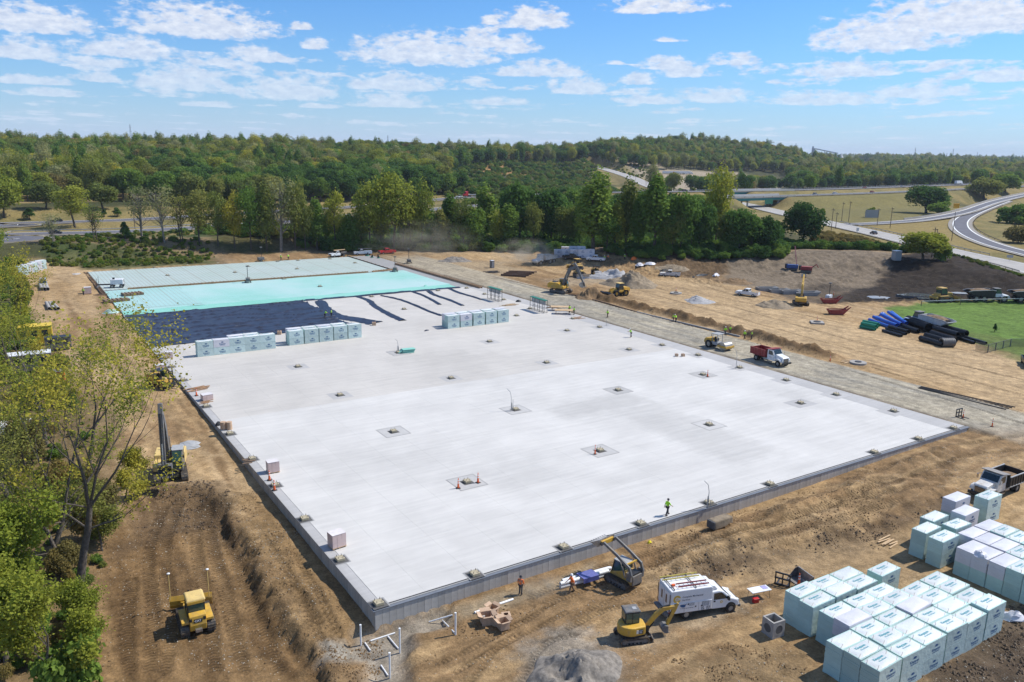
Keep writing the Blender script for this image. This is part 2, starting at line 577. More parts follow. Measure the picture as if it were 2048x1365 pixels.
# excavation for the pipes at the front corner
idx, d = poly_sd(pxp([(685, 1282), (720, 1262), (800, 1248), (900, 1222), (905, 1262), (830, 1275), (812, 1330), (830, 1400), (740, 1400), (728, 1330), (680, 1318)], -2), 3)
dj = d+fbm(XF[idx], YF[idx], 1.2, 3, 61)*0.5
Z[idx] -= 0.75*sst(-0.5, 0.7, dj)
# heap beyond the cut end and fill bank on the right
idx, b_, s_, sd_, _ = line_sd(pxp([(300, 985), (350, 975), (430, 975), (470, 1000)], -1), 5)
Z[idx] += 0.35*np.exp(-(b_/1.8)**2)
idx, d = poly_sd(pxp([(1350, 1098), (1560, 1022), (1800, 962), (1890, 985), (1880, 1008), (1700, 1062), (1500, 1110), (1380, 1120)], -1), 6)
Z[idx] += 0.75*sst(-2.2, 2.0, d+fbm(XF[idx], YF[idx], 3, 3, 71)*1.4)
# windrow of spoil right of the gravel strip
idx, b_, s_, sd_, _ = line_sd(pxp([(1165, 592), (1225, 604), (1300, 622), (1400, 645), (1500, 672), (1600, 698), (1655, 712)], -0.3), 8)
Z[idx] += (1.15+1.2*fbm(XF[idx], YF[idx], 2.2, 4, 81))*np.exp(-(b_/1.7)**2)*sst(0, 2, s_)
# trench spoil along the front wall
for pts in ([(1560, 1030), (1660, 1000), (1730, 985)], [(1400, 1075), (1460, 1055)], [(1690, 975), (1740, 962)], [(1800, 940), (1905, 905)]):
 idx, b_, s_, sd_, _ = line_sd(pxp(pts, -1), 5)
 Z[idx] += (0.55+0.5*fbm(XF[idx], YF[idx], 1.4, 3, 91))*np.exp(-(b_/1.3)**2)
# roads flatten the land they run on
road_d = np.full(XF.shape, 1e9)
for nm, pts, hw, bank in ROADS:
 idx, b_, s_, sd_, val = line_sd(pts, hw+bank+6)
 w = 1-sst(hw+1.5, hw+bank, b_)
 Z[idx] = Z[idx]*(1-w)+(val[:, 0]-0.35)*w
 road_d[idx] = np.minimum(road_d[idx], b_-hw)
# roughness
insite = (UU > -60) & (UU < 260) & (VV > -80) & (VV < 240)
near_k = np.where(rr < 420, 1.0, 0)
rough = fbm(XF, YF, 5.5, 5, 101)*0.20+fbm(XF, YF, 1.1, 3, 111)*0.08
rough = rough*near_k*sst(-2.5, 3, road_d)
calm = np.where((UU > 85.5) & (UU < 100.5) & (VV > -6), 0.12, 1.0)
calm = np.where((UU > 100.5) & (VV > -10), 0.55, calm)
idx, d = poly_sd(CUT, 4)
calm[idx] *= 1-0.7*sst(0, 2, d)
rgh = np.zeros(XF.shape)
for pl_, zz_ in (([(1180, 508), (1320, 511), (1460, 520), (1450, 562), (1340, 548), (1200, 525)], 1.5), ([(1640, 600), (1740, 566), (1800, 530), (1850, 520), (2200, 575), (2200, 604), (1850, 602)], 0.5),
     ([(1380, 1330), (1480, 1300), (1640, 1330), (1700, 1400), (1380, 1420)], -1.3), ([(1455, 530), (1600, 516), (1790, 523), (1825, 532), (1735, 562), (1620, 568)], 0.8), ([(1835, 1400), (1850, 1335), (1940, 1270), (2020, 1215), (2200, 1215), (2200, 1420)], -1.3),
     ([(1240, 1115), (1560, 1015), (1900, 900), (1960, 910), (1900, 1010), (1640, 1100), (1330, 1155)], -1.0), ([(470, 985), (500, 985), (560, 1110), (620, 1230), (600, 1240)], -1.0)):
 idx, d = poly_sd(pxp(pl_, zz_), 4)
 rgh[idx] = np.maximum(rgh[idx], sst(-3, 3, d))
Z = Z+rough*calm+rgh*np.abs(fbm(XF, YF, 2.3, 5, 261, 0.62))*np.where(rr > 150, 1.1, 0.42)
# tyre and track ruts: (pixel polyline, height, width of the path, depth)
RUTS = [([(330, 1365), (345, 1250), (330, 1120), (360, 1030)], -3.3, 0.55), ([(300, 1365), (310, 1240), (300, 1130), (330, 1040)], -3.3, 0.55),
  ([(430, 1365), (420, 1250), (395, 1120), (400, 1040)], -3.3, 0.55), ([(490, 1365), (455, 1220), (425, 1100), (420, 1040)], -3.3, 0.55),
  ([(560, 1365), (515, 1240), (470, 1130), (440, 1060)], -3.3, 0.55), ([(260, 1365), (255, 1280), (265, 1180)], -3.3, 0.55),
  ([(1060, 1190), (1180, 1140), (1350, 1090), (1560, 1030), (1780, 965), (1900, 960)], -1.2, 0.5),
  ([(1090, 1205), (1210, 1158), (1380, 1108), (1590, 1045), (1800, 975)], -1.2, 0.5),
  ([(1300, 1120), (1450, 1080), (1600, 1040), (1760, 1000), (1880, 975)], -1.0, 0.5), ([(1340, 1135), (1490, 1092), (1640, 1055), (1800, 1010)], -1.0, 0.5),
  ([(1150, 1230), (1250, 1190), (1330, 1170)], -1.35, 0.3), ([(1130, 1260), (1210, 1220), (1320, 1200)], -1.35, 0.3),
  ([(870, 1330), (960, 1290), (1050, 1240), (1100, 1210)], -1.4, 0.3), ([(905, 1345), (990, 1300), (1075, 1255), (1130, 1225)], -1.4, 0.3),
  ([(1040, 1365), (1090, 1290), (1150, 1270)], -1.4, 0.3), ([(940, 1365), (1000, 1290), (1040, 1270)], -1.4, 0.3),
  ([(560, 1165), (600, 1180), (640, 1240)], -1.1, 0.3), ([(590, 1100), (640, 1190), (680, 1260)], -1.1, 0.3), ([(530, 1070), (600, 1180), (650, 1290)], -1.1, 0.3),
  ([(120, 560), (140, 620), (190, 680), (260, 760)], -0.6, 0.3), ([(130, 560), (155, 615), (205, 675), (280, 750)], -0.6, 0.3), ([(210, 690), (255, 770), (300, 830)], -0.8, 0.4),
  ([(1250, 560), (1450, 610), (1700, 680), (2048, 760)], -0.3, 0.4), ([(1200, 560), (1400, 615), (1650, 685), (2048, 790)], -0.3, 0.4),
  ([(1100, 520), (1300, 545), (1500, 600)], -0.3, 0.4), ([(1000, 515), (1200, 540), (1420, 590), (1700, 650)], -0.3, 0.4),
  ([(1700, 745), (1850, 790), (2048, 850)], -0.4, 0.4), ([(1740, 735), (1900, 785), (2048, 830)], -0.4, 0.4),
  ([(2048, 880), (1900, 900), (1700, 960)], -0.9, 0.4), ([(2048, 905), (1930, 920), (1760, 975)], -0.9, 0.4)]
TRK = np.zeros((len(XF), 3), np.float32)
for pts, z, w in RUTS:
 idx, b_, s_, sd_, _ = line_sd(smooth_line(pxp(pts, z), 6), 2.5)
 k = 1-sst(w*0.7, w*1.15, b_)
 Z[idx] += -0.09*k+0.07*np.exp(-((b_-w*1.25)/0.22)**2)
 m = k > TRK[idx, 2]
 ii = idx[m]
 TRK[ii, 0], TRK[ii, 1], TRK[ii, 2] = s_[m], sd_[m], k[m]
# under the slab the ground stays below it
ins = np.minimum(np.minimum(UU, 85.6-UU), np.minimum(VV, 199.0-VV))
Z = np.where(ins > 0, np.minimum(Z, -0.75), Z)
Z = np.where((ins > 0) & (VV < 2.5), np.minimum(Z, zf-0.02), Z)
Z = np.where((ins > 0) & (UU < 2.5), np.minimum(Z, zl-0.02), Z)
# ---- what the ground is made of (albedo per vertex, no light in it)
TAN, TAN2, BRN, DRK = (0.350, 0.230, 0.112), (0.425, 0.296, 0.160), (0.195, 0.116, 0.052), (0.095, 0.064, 0.038)
GRV, MUD, BANK = (0.330, 0.292, 0.222), (0.021, 0.016, 0.013), (0.180, 0.142, 0.100)
GRS, DRY, FLR, SHB, MEAD = (0.105, 0.178, 0.032), (0.235, 0.180, 0.068), (0.070, 0.068, 0.026), (0.052, 0.072, 0.022), (0.30, 0.22, 0.10)
COL = np.empty((len(XF), 3))
COL[:] = FLR
n1, n2, n3 = fbm(XF, YF, 14, 5, 201), fbm(XF, YF, 3.2, 4, 211), fbm(XF, YF, 55, 4, 221)
wig = fbm(XF, YF, 25, 2, 205)*6
fr_ = sst(4, -6, VV)*(UU > 0)
nst = fbm(UU+wig, VV*9+wig*2, 14, 5, 206)*fr_+fbm(UU*9+wig*3, VV+wig, 14, 5, 207)*(1-fr_)
nst2 = fbm(UU*0.35, VV*3, 2.4, 3, 208)*fr_+fbm(UU*3, VV*0.35, 2.4, 3, 209)*(1-fr_)
def paint(poly, col, soft=1.0, k=1.0, jag=0.0, js=3.0):
 idx, d = poly_sd(poly, soft+jag)
 if jag:
  d = d+fbm(XF[idx], YF[idx], js, 4, 231)*jag
 w = (sst(-soft, soft, d)*k)[:, None]
 COL[idx] = COL[idx]*(1-w)+np.array(col)*w
def pp(pts, z, col, soft=1.0, k=1.0, jag=0.0, js=3.0):
 paint(pxp(pts, z), col, soft, k, jag, js)
COL += np.clip(n3, -0.3, 0.3)[:, None]*np.array((0.05, 0.03, 0.01))
# shrubby hillside and dry verges of the highway
for nm, pts, hw, bank in ROADS:
 idx, b_, s_, sd_, _ = line_sd(pts, 46)
 w = (1-sst(22, 42, b_+n1[idx]*22))[:, None]
 dry = np.array(DRY)*(1-0.4*sst(-0.1, 0.3, n1[idx]))[:, None]+np.array((0.07, 0.085, 0.02))*(0.4*sst(-0.1, 0.3, n1[idx]))[:, None]
 COL[idx] = COL[idx]*(1-w)+dry*w
pp([(-60, 432), (0, 428), (280, 418), (300, 408), (0, 412), (-60, 414)], 0, MEAD, 4)
pp([(955, 358), (1060, 356), (1060, 348), (960, 350)], 6, (0.30, 0.17, 0.06), 6)
pp([(1590, 395), (1850, 388), (1930, 400), (1830, 436), (1700, 442), (1600, 420)], 2, (0.175, 0.150, 0.052), 8, 0.9, 8, 14)
pp([(1700, 452), (1900, 436), (1915, 470), (2048, 512), (1850, 478)], 0, (0.25, 0.185, 0.065), 5, 0.9, 5, 10)
pp([(1640, 460), (1760, 488), (1765, 498), (1640, 485)], 0, (0.12, 0.075, 0.042), 3, 0.9, 4, 5)
pp([(1880, 512), (2100, 560), (2100, 600), (1900, 530)], 0.5, (0.10, 0.135, 0.024), 3, 0.9, 4, 5)
pp([(1930, 515), (2100, 550), (2100, 565), (1930, 527)], 0.3, (0.30, 0.215, 0.09), 2, 0.8, 2, 5)
pp([(1330, 345), (1480, 345), (1560, 352), (1560, 362), (1400, 360), (1250, 345), (1215, 335)], 9, (0.36, 0.29, 0.2), 12, 0.9, 16, 30)
# the site
SITE = pxp([(-500, 1700), (-60, 1240), (120, 1060), (185, 980), (150, 820), (100, 720), (40, 640), (20, 560), (60, 535), (180, 527), (430, 517), (560, 511), (700, 502),
   (1000, 497), (1200, 507), (1560, 517), (1760, 522), (2200, 575), (2700, 800), (3300, 1700)], -0.5)
idx, d = poly_sd(SITE, 8)
d = d+fbm(XF[idx], YF[idx], 9, 4, 241)*5
w = sst(-2, 2.5, d)[:, None]
t = sst(-0.32, 0.32, 0.45*n1[idx]+0.8*nst[idx]+0.25*n2[idx])[:, None]
base = np.array(TAN)*(1-t)+np.array(TAN2)*t
t2 = (sst(0.0, 0.42, 0.4*n2[idx]+n3[idx]+1.1*nst[idx])*0.78)[:, None]
base = base*(1-t2)+np.array(BRN)*t2
COL[idx] = COL[idx]*(1-w)+base*w
# left edge of the site: leaf litter
pp([(-300, 1700), (130, 1365), (190, 1220), (230, 1060), (250, 930), (200, 800), (100, 720), (-100, 700), (-600, 1100)], -1.5, (0.19, 0.13, 0.062), 3, 0.8, 3, 3)
pp([(-100, 560), (0, 640), (60, 720), (-40, 900), (-400, 900)], -1.5, (0.11, 0.09, 0.04), 4, 0.8, 4, 6)
# cut, bench, banks
idx, d = poly_sd(CUT, 8)
w = (sst(-1.8, 1.0, d+n2[idx]*1.5)*0.92)[:, None]
tt = sst(-0.3, 0.3, 0.3*n2[idx]+0.4*nst2[idx]+0.8*nst[idx])[:, None]
COL[idx] = COL[idx]*(1-w)+(np.array((0.138, 0.080, 0.034))*(1-tt)+np.array((0.228, 0.140, 0.063))*tt)*w
pp([(262, 1020), (300, 985), (440, 980), (480, 1060), (500, 1120), (400, 1060), (300, 1080), (230, 1110)], -2, DRK, 1.6, 0.55, 2, 2)
pp([(470, 985), (540, 990), (640, 1120), (735, 1255), (720, 1300), (610, 1270), (520, 1120)], -1, (0.235, 0.148, 0.066), 1.5, 0.8, 2, 2)
pp([(640, 1330), (720, 1270), (900, 1220), (905, 1262), (830, 1280), (812, 1330), (830, 1400), (735, 1400), (728, 1335)], -2, (0.27, 0.235, 0.185), 0.8, 0.9, 0.8, 1.2)
pp([(645, 1290), (690, 1275), (715, 1300), (690, 1330), (650, 1318)], -1.6, (0.29, 0.26, 0.21), 0.6, 0.9, 0.6, 1)
pp([(900, 1215), (1100, 1160), (1190, 1125), (1180, 1150), (1040, 1200), (920, 1240)], -1.4, (0.29, 0.235, 0.155), 1.0, 0.7, 1.0, 1.5)
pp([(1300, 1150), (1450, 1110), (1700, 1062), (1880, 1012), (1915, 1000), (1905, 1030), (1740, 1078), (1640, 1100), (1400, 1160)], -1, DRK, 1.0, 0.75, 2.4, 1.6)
pp([(1240, 1110), (1400, 1062), (1570, 1020), (1700, 985), (1690, 1000), (1560, 1040), (1400, 1082), (1270, 1130)], -1, (0.25, 0.15, 0.068), 1.0, 0.8, 1.6, 1.6)
pp([(1480, 1300), (1560, 1285), (1640, 1320), (1660, 1400), (1400, 1400), (1380, 1330)], -1.3, (0.25, 0.172, 0.088), 1.0, 0.7, 2, 1.5)
pp([(1835, 1400), (1850, 1335), (1940, 1270), (2020, 1215), (2200, 1215), (2200, 1420)], -1.3, (0.085, 0.062, 0.042), 1.0, 0.92, 1.2, 1.2)
pp([(1480, 1140), (1650, 1080), (1830, 1065), (1900, 1100), (2048, 1180), (2048, 1230), (1700, 1180)], -1.3, (0.30, 0.208, 0.112), 1.2, 0.6, 1.5, 1.5)
pp([(1330, 1230), (1400, 1215), (1500, 1195), (1490, 1225), (1400, 1250), (1290, 1290), (1200, 1290), (1180, 1270)], -1.4, (0.33, 0.265, 0.18), 1.0, 0.6, 1.5, 1.5)
pp([(1030, 1400), (1050, 1300), (1090, 1262), (1160, 1255), (1220, 1290), (1250, 1400)], -1.4, (0.225, 0.195, 0.155), 1.2, 0.85, 1.6, 1.2)
idx, b_, s_, sd_, _ = line_sd(pxp([(1155, 590), (1225, 604), (1300, 622), (1400, 645), (1500, 672), (1600, 698), (1655, 712)], -0.3), 6)
w = (0.85*(1-sst(1.4, 3.0, b_+n2[idx]*1.6)))[:, None]
COL[idx] = COL[idx]*(1-w)+np.array((0.125, 0.073, 0.033))*w
# gravel strip beside the slab
st = sst(85.2, 86.6, UU+n2*0.5)*(1-sst(98.9, 100.4, UU+n2*0.7))*sst(-22, 4, VV+n1*8)*(1-sst(178, 202, VV+n1*10))
gc = np.array(GRV)+np.clip(0.5*n1+nst, -.4, .4)[:, None]*np.array((0.13, 0.10, 0.05))
COL = COL*(1-st[:, None])+gc*st[:, None]
pp([(760, 515), (1000, 525), (1060, 545), (960, 575), (800, 545)], -0.2, (0.36, 0.29, 0.19), 4, 0.5, 4, 6)
dl = np.exp(-((UU-86.3-n2*0.6)/0.6)**2)*(VV > -3)*(VV < 150)*0.7
COL = COL*(1-dl[:, None])+np.array((0.12, 0.095, 0.07))*dl[:, None]
# right hand side: pale haul road, bank, mud and grass
pp([(1180, 560), (1400, 560), (1640, 640), (2100, 740), (2100, 830), (1700, 720), (1400, 640)], -0.3, (0.455, 0.325, 0.182), 4, 0.6, 4, 8)
pp([(1440, 527), (1600, 513), (1790, 521), (1835, 530), (1735, 570), (1620, 575), (1450, 562)], 0.6, BANK, 3, 0.92, 3, 5)
pp([(1180, 510), (1300, 512), (1460, 520), (1440, 560), (1340, 545), (1300, 530), (1200, 520)], 0.5, (0.120, 0.078, 0.043), 3, 0.9, 5, 7)
pp([(1660, 583), (1740, 568), (1800, 530), (1850, 520), (2200, 575), (2200, 606), (1850, 604), (1680, 608), (1640, 600)], -0.4, MUD, 2, 0.95, 3, 4)
pp([(1540, 584), (1640, 566), (1700, 572), (1690, 606), (1600, 608)], -0.6, (0.075, 0.058, 0.042), 3, 0.8, 3, 3)
pp([(1770, 618), (1850, 606), (2200, 600), (2200, 760), (1990, 700), (1880, 665), (1800, 645)], -0.4, GRS, 1.5, 0.97, 2.0, 3)
pp([(1850, 650), (1950, 668), (2100, 690), (2100, 760), (1960, 692)], -0.4, (0.11, 0.135, 0.036), 2, 0.7, 3, 3)
pp([(90, 500), (420, 490), (430, 520), (300, 527), (180, 530), (90, 520)], 1.5, SHB, 3, 0.85, 5, 6)
pp([(40, 485), (430, 484), (470, 500), (480, 520), (430, 520), (420, 497), (60, 497)], 3.5, (0.24, 0.165, 0.095), 2, 0.7, 4, 5)
pp([(560, 497), (1010, 497), (1010, 507), (560, 510)], -0.3, (0.22, 0.16, 0.10), 2, 0.6, 3, 4)
pp([(1090, 560), (1240, 548), (1290, 562), (1200, 566), (1130, 575)], -0.3, GRV, 3, 0.4, 3, 5)
COL *= (1-0.30*rgh*sst(0.0, 0.35, fbm(XF, YF, 1.7, 4, 271)))[:, None]
COL *= (1+0.12*np.clip(n2, -0.5, 0.5)+0.30*np.clip(nst2, -0.5, 0.5)*insite*(1-rgh)+0.14*np.clip(fbm(XF, YF, 0.9, 3, 251), -0.5, 0.5)*(rr < 300))[:, None]
COL = np.clip(COL, 0.01, 0.9)
gme = bpy.data.meshes.new('ground')
nx, ny = len(GX), len(GY)
gme.vertices.add(nx*ny)
co = np.empty((nx*ny, 3), np.float32)
co[:, 0], co[:, 1], co[:, 2] = XF, YF, Z
gme.vertices.foreach_set('co', co.ravel())
ii, jj = np.meshgrid(np.arange(nx-1), np.arange(ny-1), indexing='xy')
a = (jj*nx+ii).ravel()
q = np.stack([a, a+1, a+1+nx, a+nx], 1).astype(np.int32)
gme.loops.add(q.size)
gme.loops.foreach_set('vertex_index', q.ravel())
gme.polygons.add(len(q))
gme.polygons.foreach_set('loop_start', np.arange(0, q.size, 4, dtype=np.int32))
gme.polygons.foreach_set('use_smooth', np.ones(len(q), bool))
gme.update(calc_edges=True)
ca = gme.attributes.new('soil', 'FLOAT_COLOR', 'POINT')
ca.data.foreach_set('color', np.concatenate([COL, np.ones((len(COL), 1))], 1).astype(np.float32).ravel())
ta = gme.attributes.new('track', 'FLOAT_VECTOR', 'POINT')
ta.data.foreach_set('vector', TRK.ravel())
ground = bpy.data.objects.new('ground', gme)
C.objects.link(ground)
tag(ground, kind='structure')
def ground_mat():
 m = bpy.data.materials.new('soil')
 m.use_nodes = True
 nt = m.node_tree
 N, L = nt.nodes, nt.links
 b = N['Principled BSDF']
 b.inputs['Roughness'].default_value = 0.95
 b.inputs['Specular IOR Level'].default_value = 0.15
 def nd(t, **k):
  n = N.new(t)
  for x, y in k.items():
   setattr(n, x, y)
  return n
 def noise(scale, detail, rough=0.65):
  n = nd('ShaderNodeTexNoise')
  n.inputs['Scale'].default_value = scale
  n.inputs['Detail'].default_value = detail
  n.inputs['Roughness'].default_value = rough
  L.new(tcn.outputs['Object'], n.inputs['Vector'])
  return n.outputs[0]
 def rng(v, a, b_, c, d):
  n = nd('ShaderNodeMapRange')
  for k, x in zip(('From Min', 'From Max', 'To Min', 'To Max'), (a, b_, c, d)):
   n.inputs[k].default_value = x
  L.new(v, n.inputs['Value'])
  return n.outputs[0]
 def mth(op, a, b_=None):
  n = nd('ShaderNodeMath', operation=op)
  for i, v in enumerate((a, b_)):
   if v is None:
    continue
   if isinstance(v, (int, float)):
    n.inputs[i].default_value = v
   else:
    L.new(v, n.inputs[i])
  return n.outputs[0]
 tcn = nd('ShaderNodeTexCoord')
 at = nd('ShaderNodeAttribute', attribute_name='soil')
 tk = nd('ShaderNodeAttribute', attribute_name='track')
 sp_ = nd('ShaderNodeSeparateXYZ')
 L.new(tk.outputs['Vector'], sp_.inputs[0])
 ts, tt, tm = sp_.outputs
 nA, nB, nC = noise(0.9, 8), noise(5.0, 6), noise(0.16, 5)
 # cleat marks across the track, chevron shaped
 ph = mth('ADD', mth('MULTIPLY', ts, 17.0), mth('MULTIPLY', mth('ABSOLUTE', tt), 9.0))
 ph = mth('ADD', ph, mth('MULTIPLY', nA, 5.0))
 cle = mth('MULTIPLY', mth('ADD', mth('MULTIPLY', mth('SINE', ph), 0.5), 0.5), mth('MULTIPLY', tm, rng(nB, 0.35, 0.6, 0.25, 1.0)))
 k = mth('MULTIPLY', rng(nA, 0.3, 0.7, 0.66, 1.30), rng(nB, 0.25, 0.75, 0.62, 1.36))
 k = mth('MULTIPLY', k, rng(nC, 0.3, 0.7, 0.88, 1.12))
 k = mth('MULTIPLY', k, mth('SUBTRACT', 1.0, mth('ADD', mth('MULTIPLY', cle, 0.46), mth('MULTIPLY', tm, 0.10))))
 mul = nd('ShaderNodeVectorMath', operation='SCALE')
 L.new(at.outputs['Color'], mul.inputs[0])
 L.new(k, mul.inputs['Scale'])
 # scattered pale pebbles
 vo = nd('ShaderNodeTexVoronoi')
 vo.inputs['Scale'].default_value = 2.6
 L.new(tcn.outputs['Object'], vo.inputs['Vector'])
 pb = mth('MULTIPLY', mth('LESS_THAN', vo.outputs['Distance'], 0.13), mth('GREATER_THAN', noise(0.7, 3), 0.55))
 sat = nd('ShaderNodeSeparateColor')
 L.new(at.outputs['Color'], sat.inputs[0])
 pb = mth('MULTIPLY', pb, mth('GREATER_THAN', sat.outputs[0], mth('MULTIPLY', sat.outputs[1], 1.1)))
 mx = nd('ShaderNodeMix', data_type='RGBA')
 L.new(mth('MULTIPLY', pb, 0.7), mx.inputs[0])
 L.new(mul.outputs[0], mx.inputs[6])
 mx.inputs[7].default_value = (0.42, 0.36, 0.27, 1)
 L.new(mx.outputs[2], b.inputs['Base Color'])
 h = mth('ADD', mth('MULTIPLY', nB, 0.10), mth('MULTIPLY', noise(1.7, 8, 0.72), 0.30))
 h = mth('SUBTRACT', h, mth('MULTIPLY', cle, 0.07))
 bp = nd('ShaderNodeBump')
 bp.inputs['Strength'].default_value = 0.9
 bp.inputs['Distance'].default_value = 0.55
 L.new(h, bp.inputs['Height'])
 L.new(bp.outputs[0], b.inputs['Normal'])
 return m
gme.materials.append(ground_mat())
ZG = Z.reshape(SHP)
def gz(x, y):
 i = min(max(int(np.searchsorted(GX, x))-1, 0), nx-2)
 j = min(max(int(np.searchsorted(GY, y))-1, 0), ny-2)
 a, b = (x-GX[i])/(GX[i+1]-GX[i]), (y-GY[j])/(GY[j+1]-GY[j])
 return float((ZG[j, i]*(1-a)+ZG[j, i+1]*a)*(1-b)+(ZG[j+1, i]*(1-a)+ZG[j+1, i+1]*a)*b)
def on_ground(px, py):
 X, Y, Zr = pix_ray(px, py)
 L = math.sqrt(X*X+Y*Y+Zr*Zr)
 X, Y, Zr = X/L, Y/L, Zr/L
 t, dt = 20.0, 2.0
 while t < 9000:
  if CH+Zr*t < gz(X*t, Y*t):
   lo, hi = t-dt, t
   for _ in range(24):
    md = (lo+hi)/2
    if CH+Zr*md < gz(X*md, Y*md):
     hi = md
    else:
     lo = md
   return X*hi, Y*hi, gz(X*hi, Y*hi)
  t += dt
  dt = max(1.0, t*0.01)
 return X*t, Y*t, gz(X*t, Y*t)
def on_slab(px, py):
 x, y = flat(px, py, 0)
 return x, y, 0.0
def heading(p, q):
 return math.atan2(q[1]-p[1], q[0]-p[0])
# ---- roads as ribbons a little above the land
def ribbon(name, pts, hw, m, dz=0.0, off=0.0, kind='structure', parent=None, z0=None):
 mb = MB()
 P = [Vector(p) for p in pts]
 for i, p in enumerate(P):
  d = (P[min(i+1, len(P)-1)]-P[max(i-1, 0)])
  n = Vector((-d.y, d.x, 0)).normalized()
  for s in (-1, 1):
   q = p+n*(off+s*hw)
   mb.v.append((q.x, q.y, p.z+dz))
 for i in range(len(P)-1):
  mb.f.append((2*i, 2*i+2, 2*i+3, 2*i+1))
 for i, f in enumerate(mb.f):
  mb.f[i] = f[::-1]
 o = mb.build(name, m, parent)
 if kind and parent is None:
  tag(o, kind=kind)
 return o
M_ASPH = mat('asphalt', (0.115, 0.112, 0.125), 0.9, var=0.15, scale=0.25)
M_CONC_ROAD = mat('road concrete', (0.36, 0.335, 0.30), 0.9, var=0.12, scale=0.2)
M_SHOULDER = mat('shoulder', (0.27, 0.24, 0.20), 0.95, var=0.15, scale=0.3)
M_LINE = mat('road paint', (0.78, 0.78, 0.74), 0.7, var=0.08)
M_YLINE = mat('road paint yellow', (0.62, 0.46, 0.10), 0.7, var=0.08)
for nm, pts, hw, bank in ROADS:
 main = nm == 'road'
 ribbon(nm+'_shoulder', pts, hw+(1.4 if not main else 1.0), M_SHOULDER, 0.0)
 o = ribbon(nm, pts, hw if main else hw-0.6, M_CONC_ROAD if main else M_ASPH, 0.05)
 for k, off in enumerate((-(hw-1.0), hw-1.0)):
  ribbon('road_marking', pts, 0.16 if nm != 'ramp' else 0.3, M_YLINE if (k == 0 and nm == 'highway') else M_LINE, 0.10, off)
# gore of the two ramps
mb = MB()
g0, g1, g2 = pz(1945, 424, 2.2), pz(1981, 409.5, 3.2), pz(1938, 427.5, 2.0)
mb.add([(g0[0], g0[1], 2.5), (g2[0], g2[1], 2.4), (g1[0], g1[1], 3.45)], [(0, 1, 2)])
tag(mb.build('road_marking', M_LINE), kind='structure')
# ------------------------------------------------------------------ the slab
def rmat(name, col, rough=0.8, rv=0.06, streak=None, var=0.06, scale=0.4, spot=0.0, spec=0.3, hue=0.0, bump=0.0, patches=()):
 m = bpy.data.materials.new(name)
 m.use_nodes = True
 nt = m.node_tree
 N, L = nt.nodes, nt.links
 b = N['Principled BSDF']
 b.inputs['Roughness'].default_value = rough
 b.inputs['Specular IOR Level'].default_value = spec
 oi, t = N.new('ShaderNodeObjectInfo'), N.new('ShaderNodeTexCoord')
 out = None
 def mul(x, y):
  n = N.new('ShaderNodeMath')
  n.operation = 'MULTIPLY'
  L.new(x, n.inputs[0])
  L.new(y, n.inputs[1])
  return n.outputs[0]
 def rng(v, a, b_, c, d):
  n = N.new('ShaderNodeMapRange')
  for k, x in zip(('From Min', 'From Max', 'To Min', 'To Max'), (a, b_, c, d)):
   n.inputs[k].default_value = x
  L.new(v, n.inputs['Value'])
  return n.outputs[0]
 def noise(sc, detail, vec_scale=(1, 1, 1)):
  mp = N.new('ShaderNodeMapping')
  mp.inputs['Scale'].default_value = vec_scale
  L.new(t.outputs['Object'], mp.inputs['Vector'])
  n = N.new('ShaderNodeTexNoise')
  n.inputs['Scale'].default_value = sc
  n.inputs['Detail'].default_value = detail
  n.inputs['Roughness'].default_value = 0.65
  L.new(mp.outputs[0], n.inputs['Vector'])
  return n.outputs[0]
 k = rng(oi.outputs['Random'], 0, 1, 1-rv, 1+rv)
 k = mul(k, rng(noise(scale, 7), 0.3, 0.7, 1-var, 1+var))
 if streak:
  k = mul(k, rng(noise(1.0, 5, streak), 0.32, 0.68, 1-0.075, 1+0.06))
  k = mul(k, rng(noise(0.06, 4), 0.35, 0.65, 0.90, 1.03))
 if spot:
  k = mul(k, rng(noise(1.6, 4), 0.66, 0.74, 1.0, 1-spot))
 if patches:
  # areas finished on another day: a shade darker, soft ragged borders
  wp = noise(0.45, 6)
  sx = N.new('ShaderNodeSeparateXYZ')
  L.new(t.outputs['Object'], sx.inputs[0])
  def mt(op, x, y):
   n = N.new('ShaderNodeMath')
   n.operation = op
   for i, q in enumerate((x, y)):
    if isinstance(q, (int, float)):
     n.inputs[i].default_value = q
    else:
     L.new(q, n.inputs[i])
   return n.outputs[0]
  best = None
  for (u0, u1, v0, v1, dk) in patches:
   du = mt('SUBTRACT', (u1-u0)/2, mt('ABSOLUTE', mt('SUBTRACT', sx.outputs[0], (u0+u1)/2), 0))
   dv = mt('SUBTRACT', (v1-v0)/2, mt('ABSOLUTE', mt('SUBTRACT', sx.outputs[1], (v0+v1)/2), 0))
   d = mt('ADD', mt('MINIMUM', du, dv), mt('MULTIPLY', mt('SUBTRACT', wp, 0.5), 5.5))
   w = rng(d, -0.5, 1.6, 0.0, dk)
   best = w if best is None else mt('MAXIMUM', best, w)
  k = mul(k, mt('SUBTRACT', 1.0, best))
 rgb = N.new('ShaderNodeRGB')
 rgb.outputs[0].default_value = (*col, 1)
 v = N.new('ShaderNodeVectorMath')
 v.operation = 'SCALE'
 L.new(rgb.outputs[0], v.inputs[0])
 L.new(k, v.inputs['Scale'])
 L.new(v.outputs[0], b.inputs['Base Color'])
 if bump:
  bp = N.new('ShaderNodeBump')
  bp.inputs['Strength'].default_value = bump
  bp.inputs['Distance'].default_value = 0.1
  L.new(noise(scale*3, 5), bp.inputs['Height'])
  L.new(bp.outputs[0], b.inputs['Normal'])
 return m
STK = (0.10, 1.5, 1)
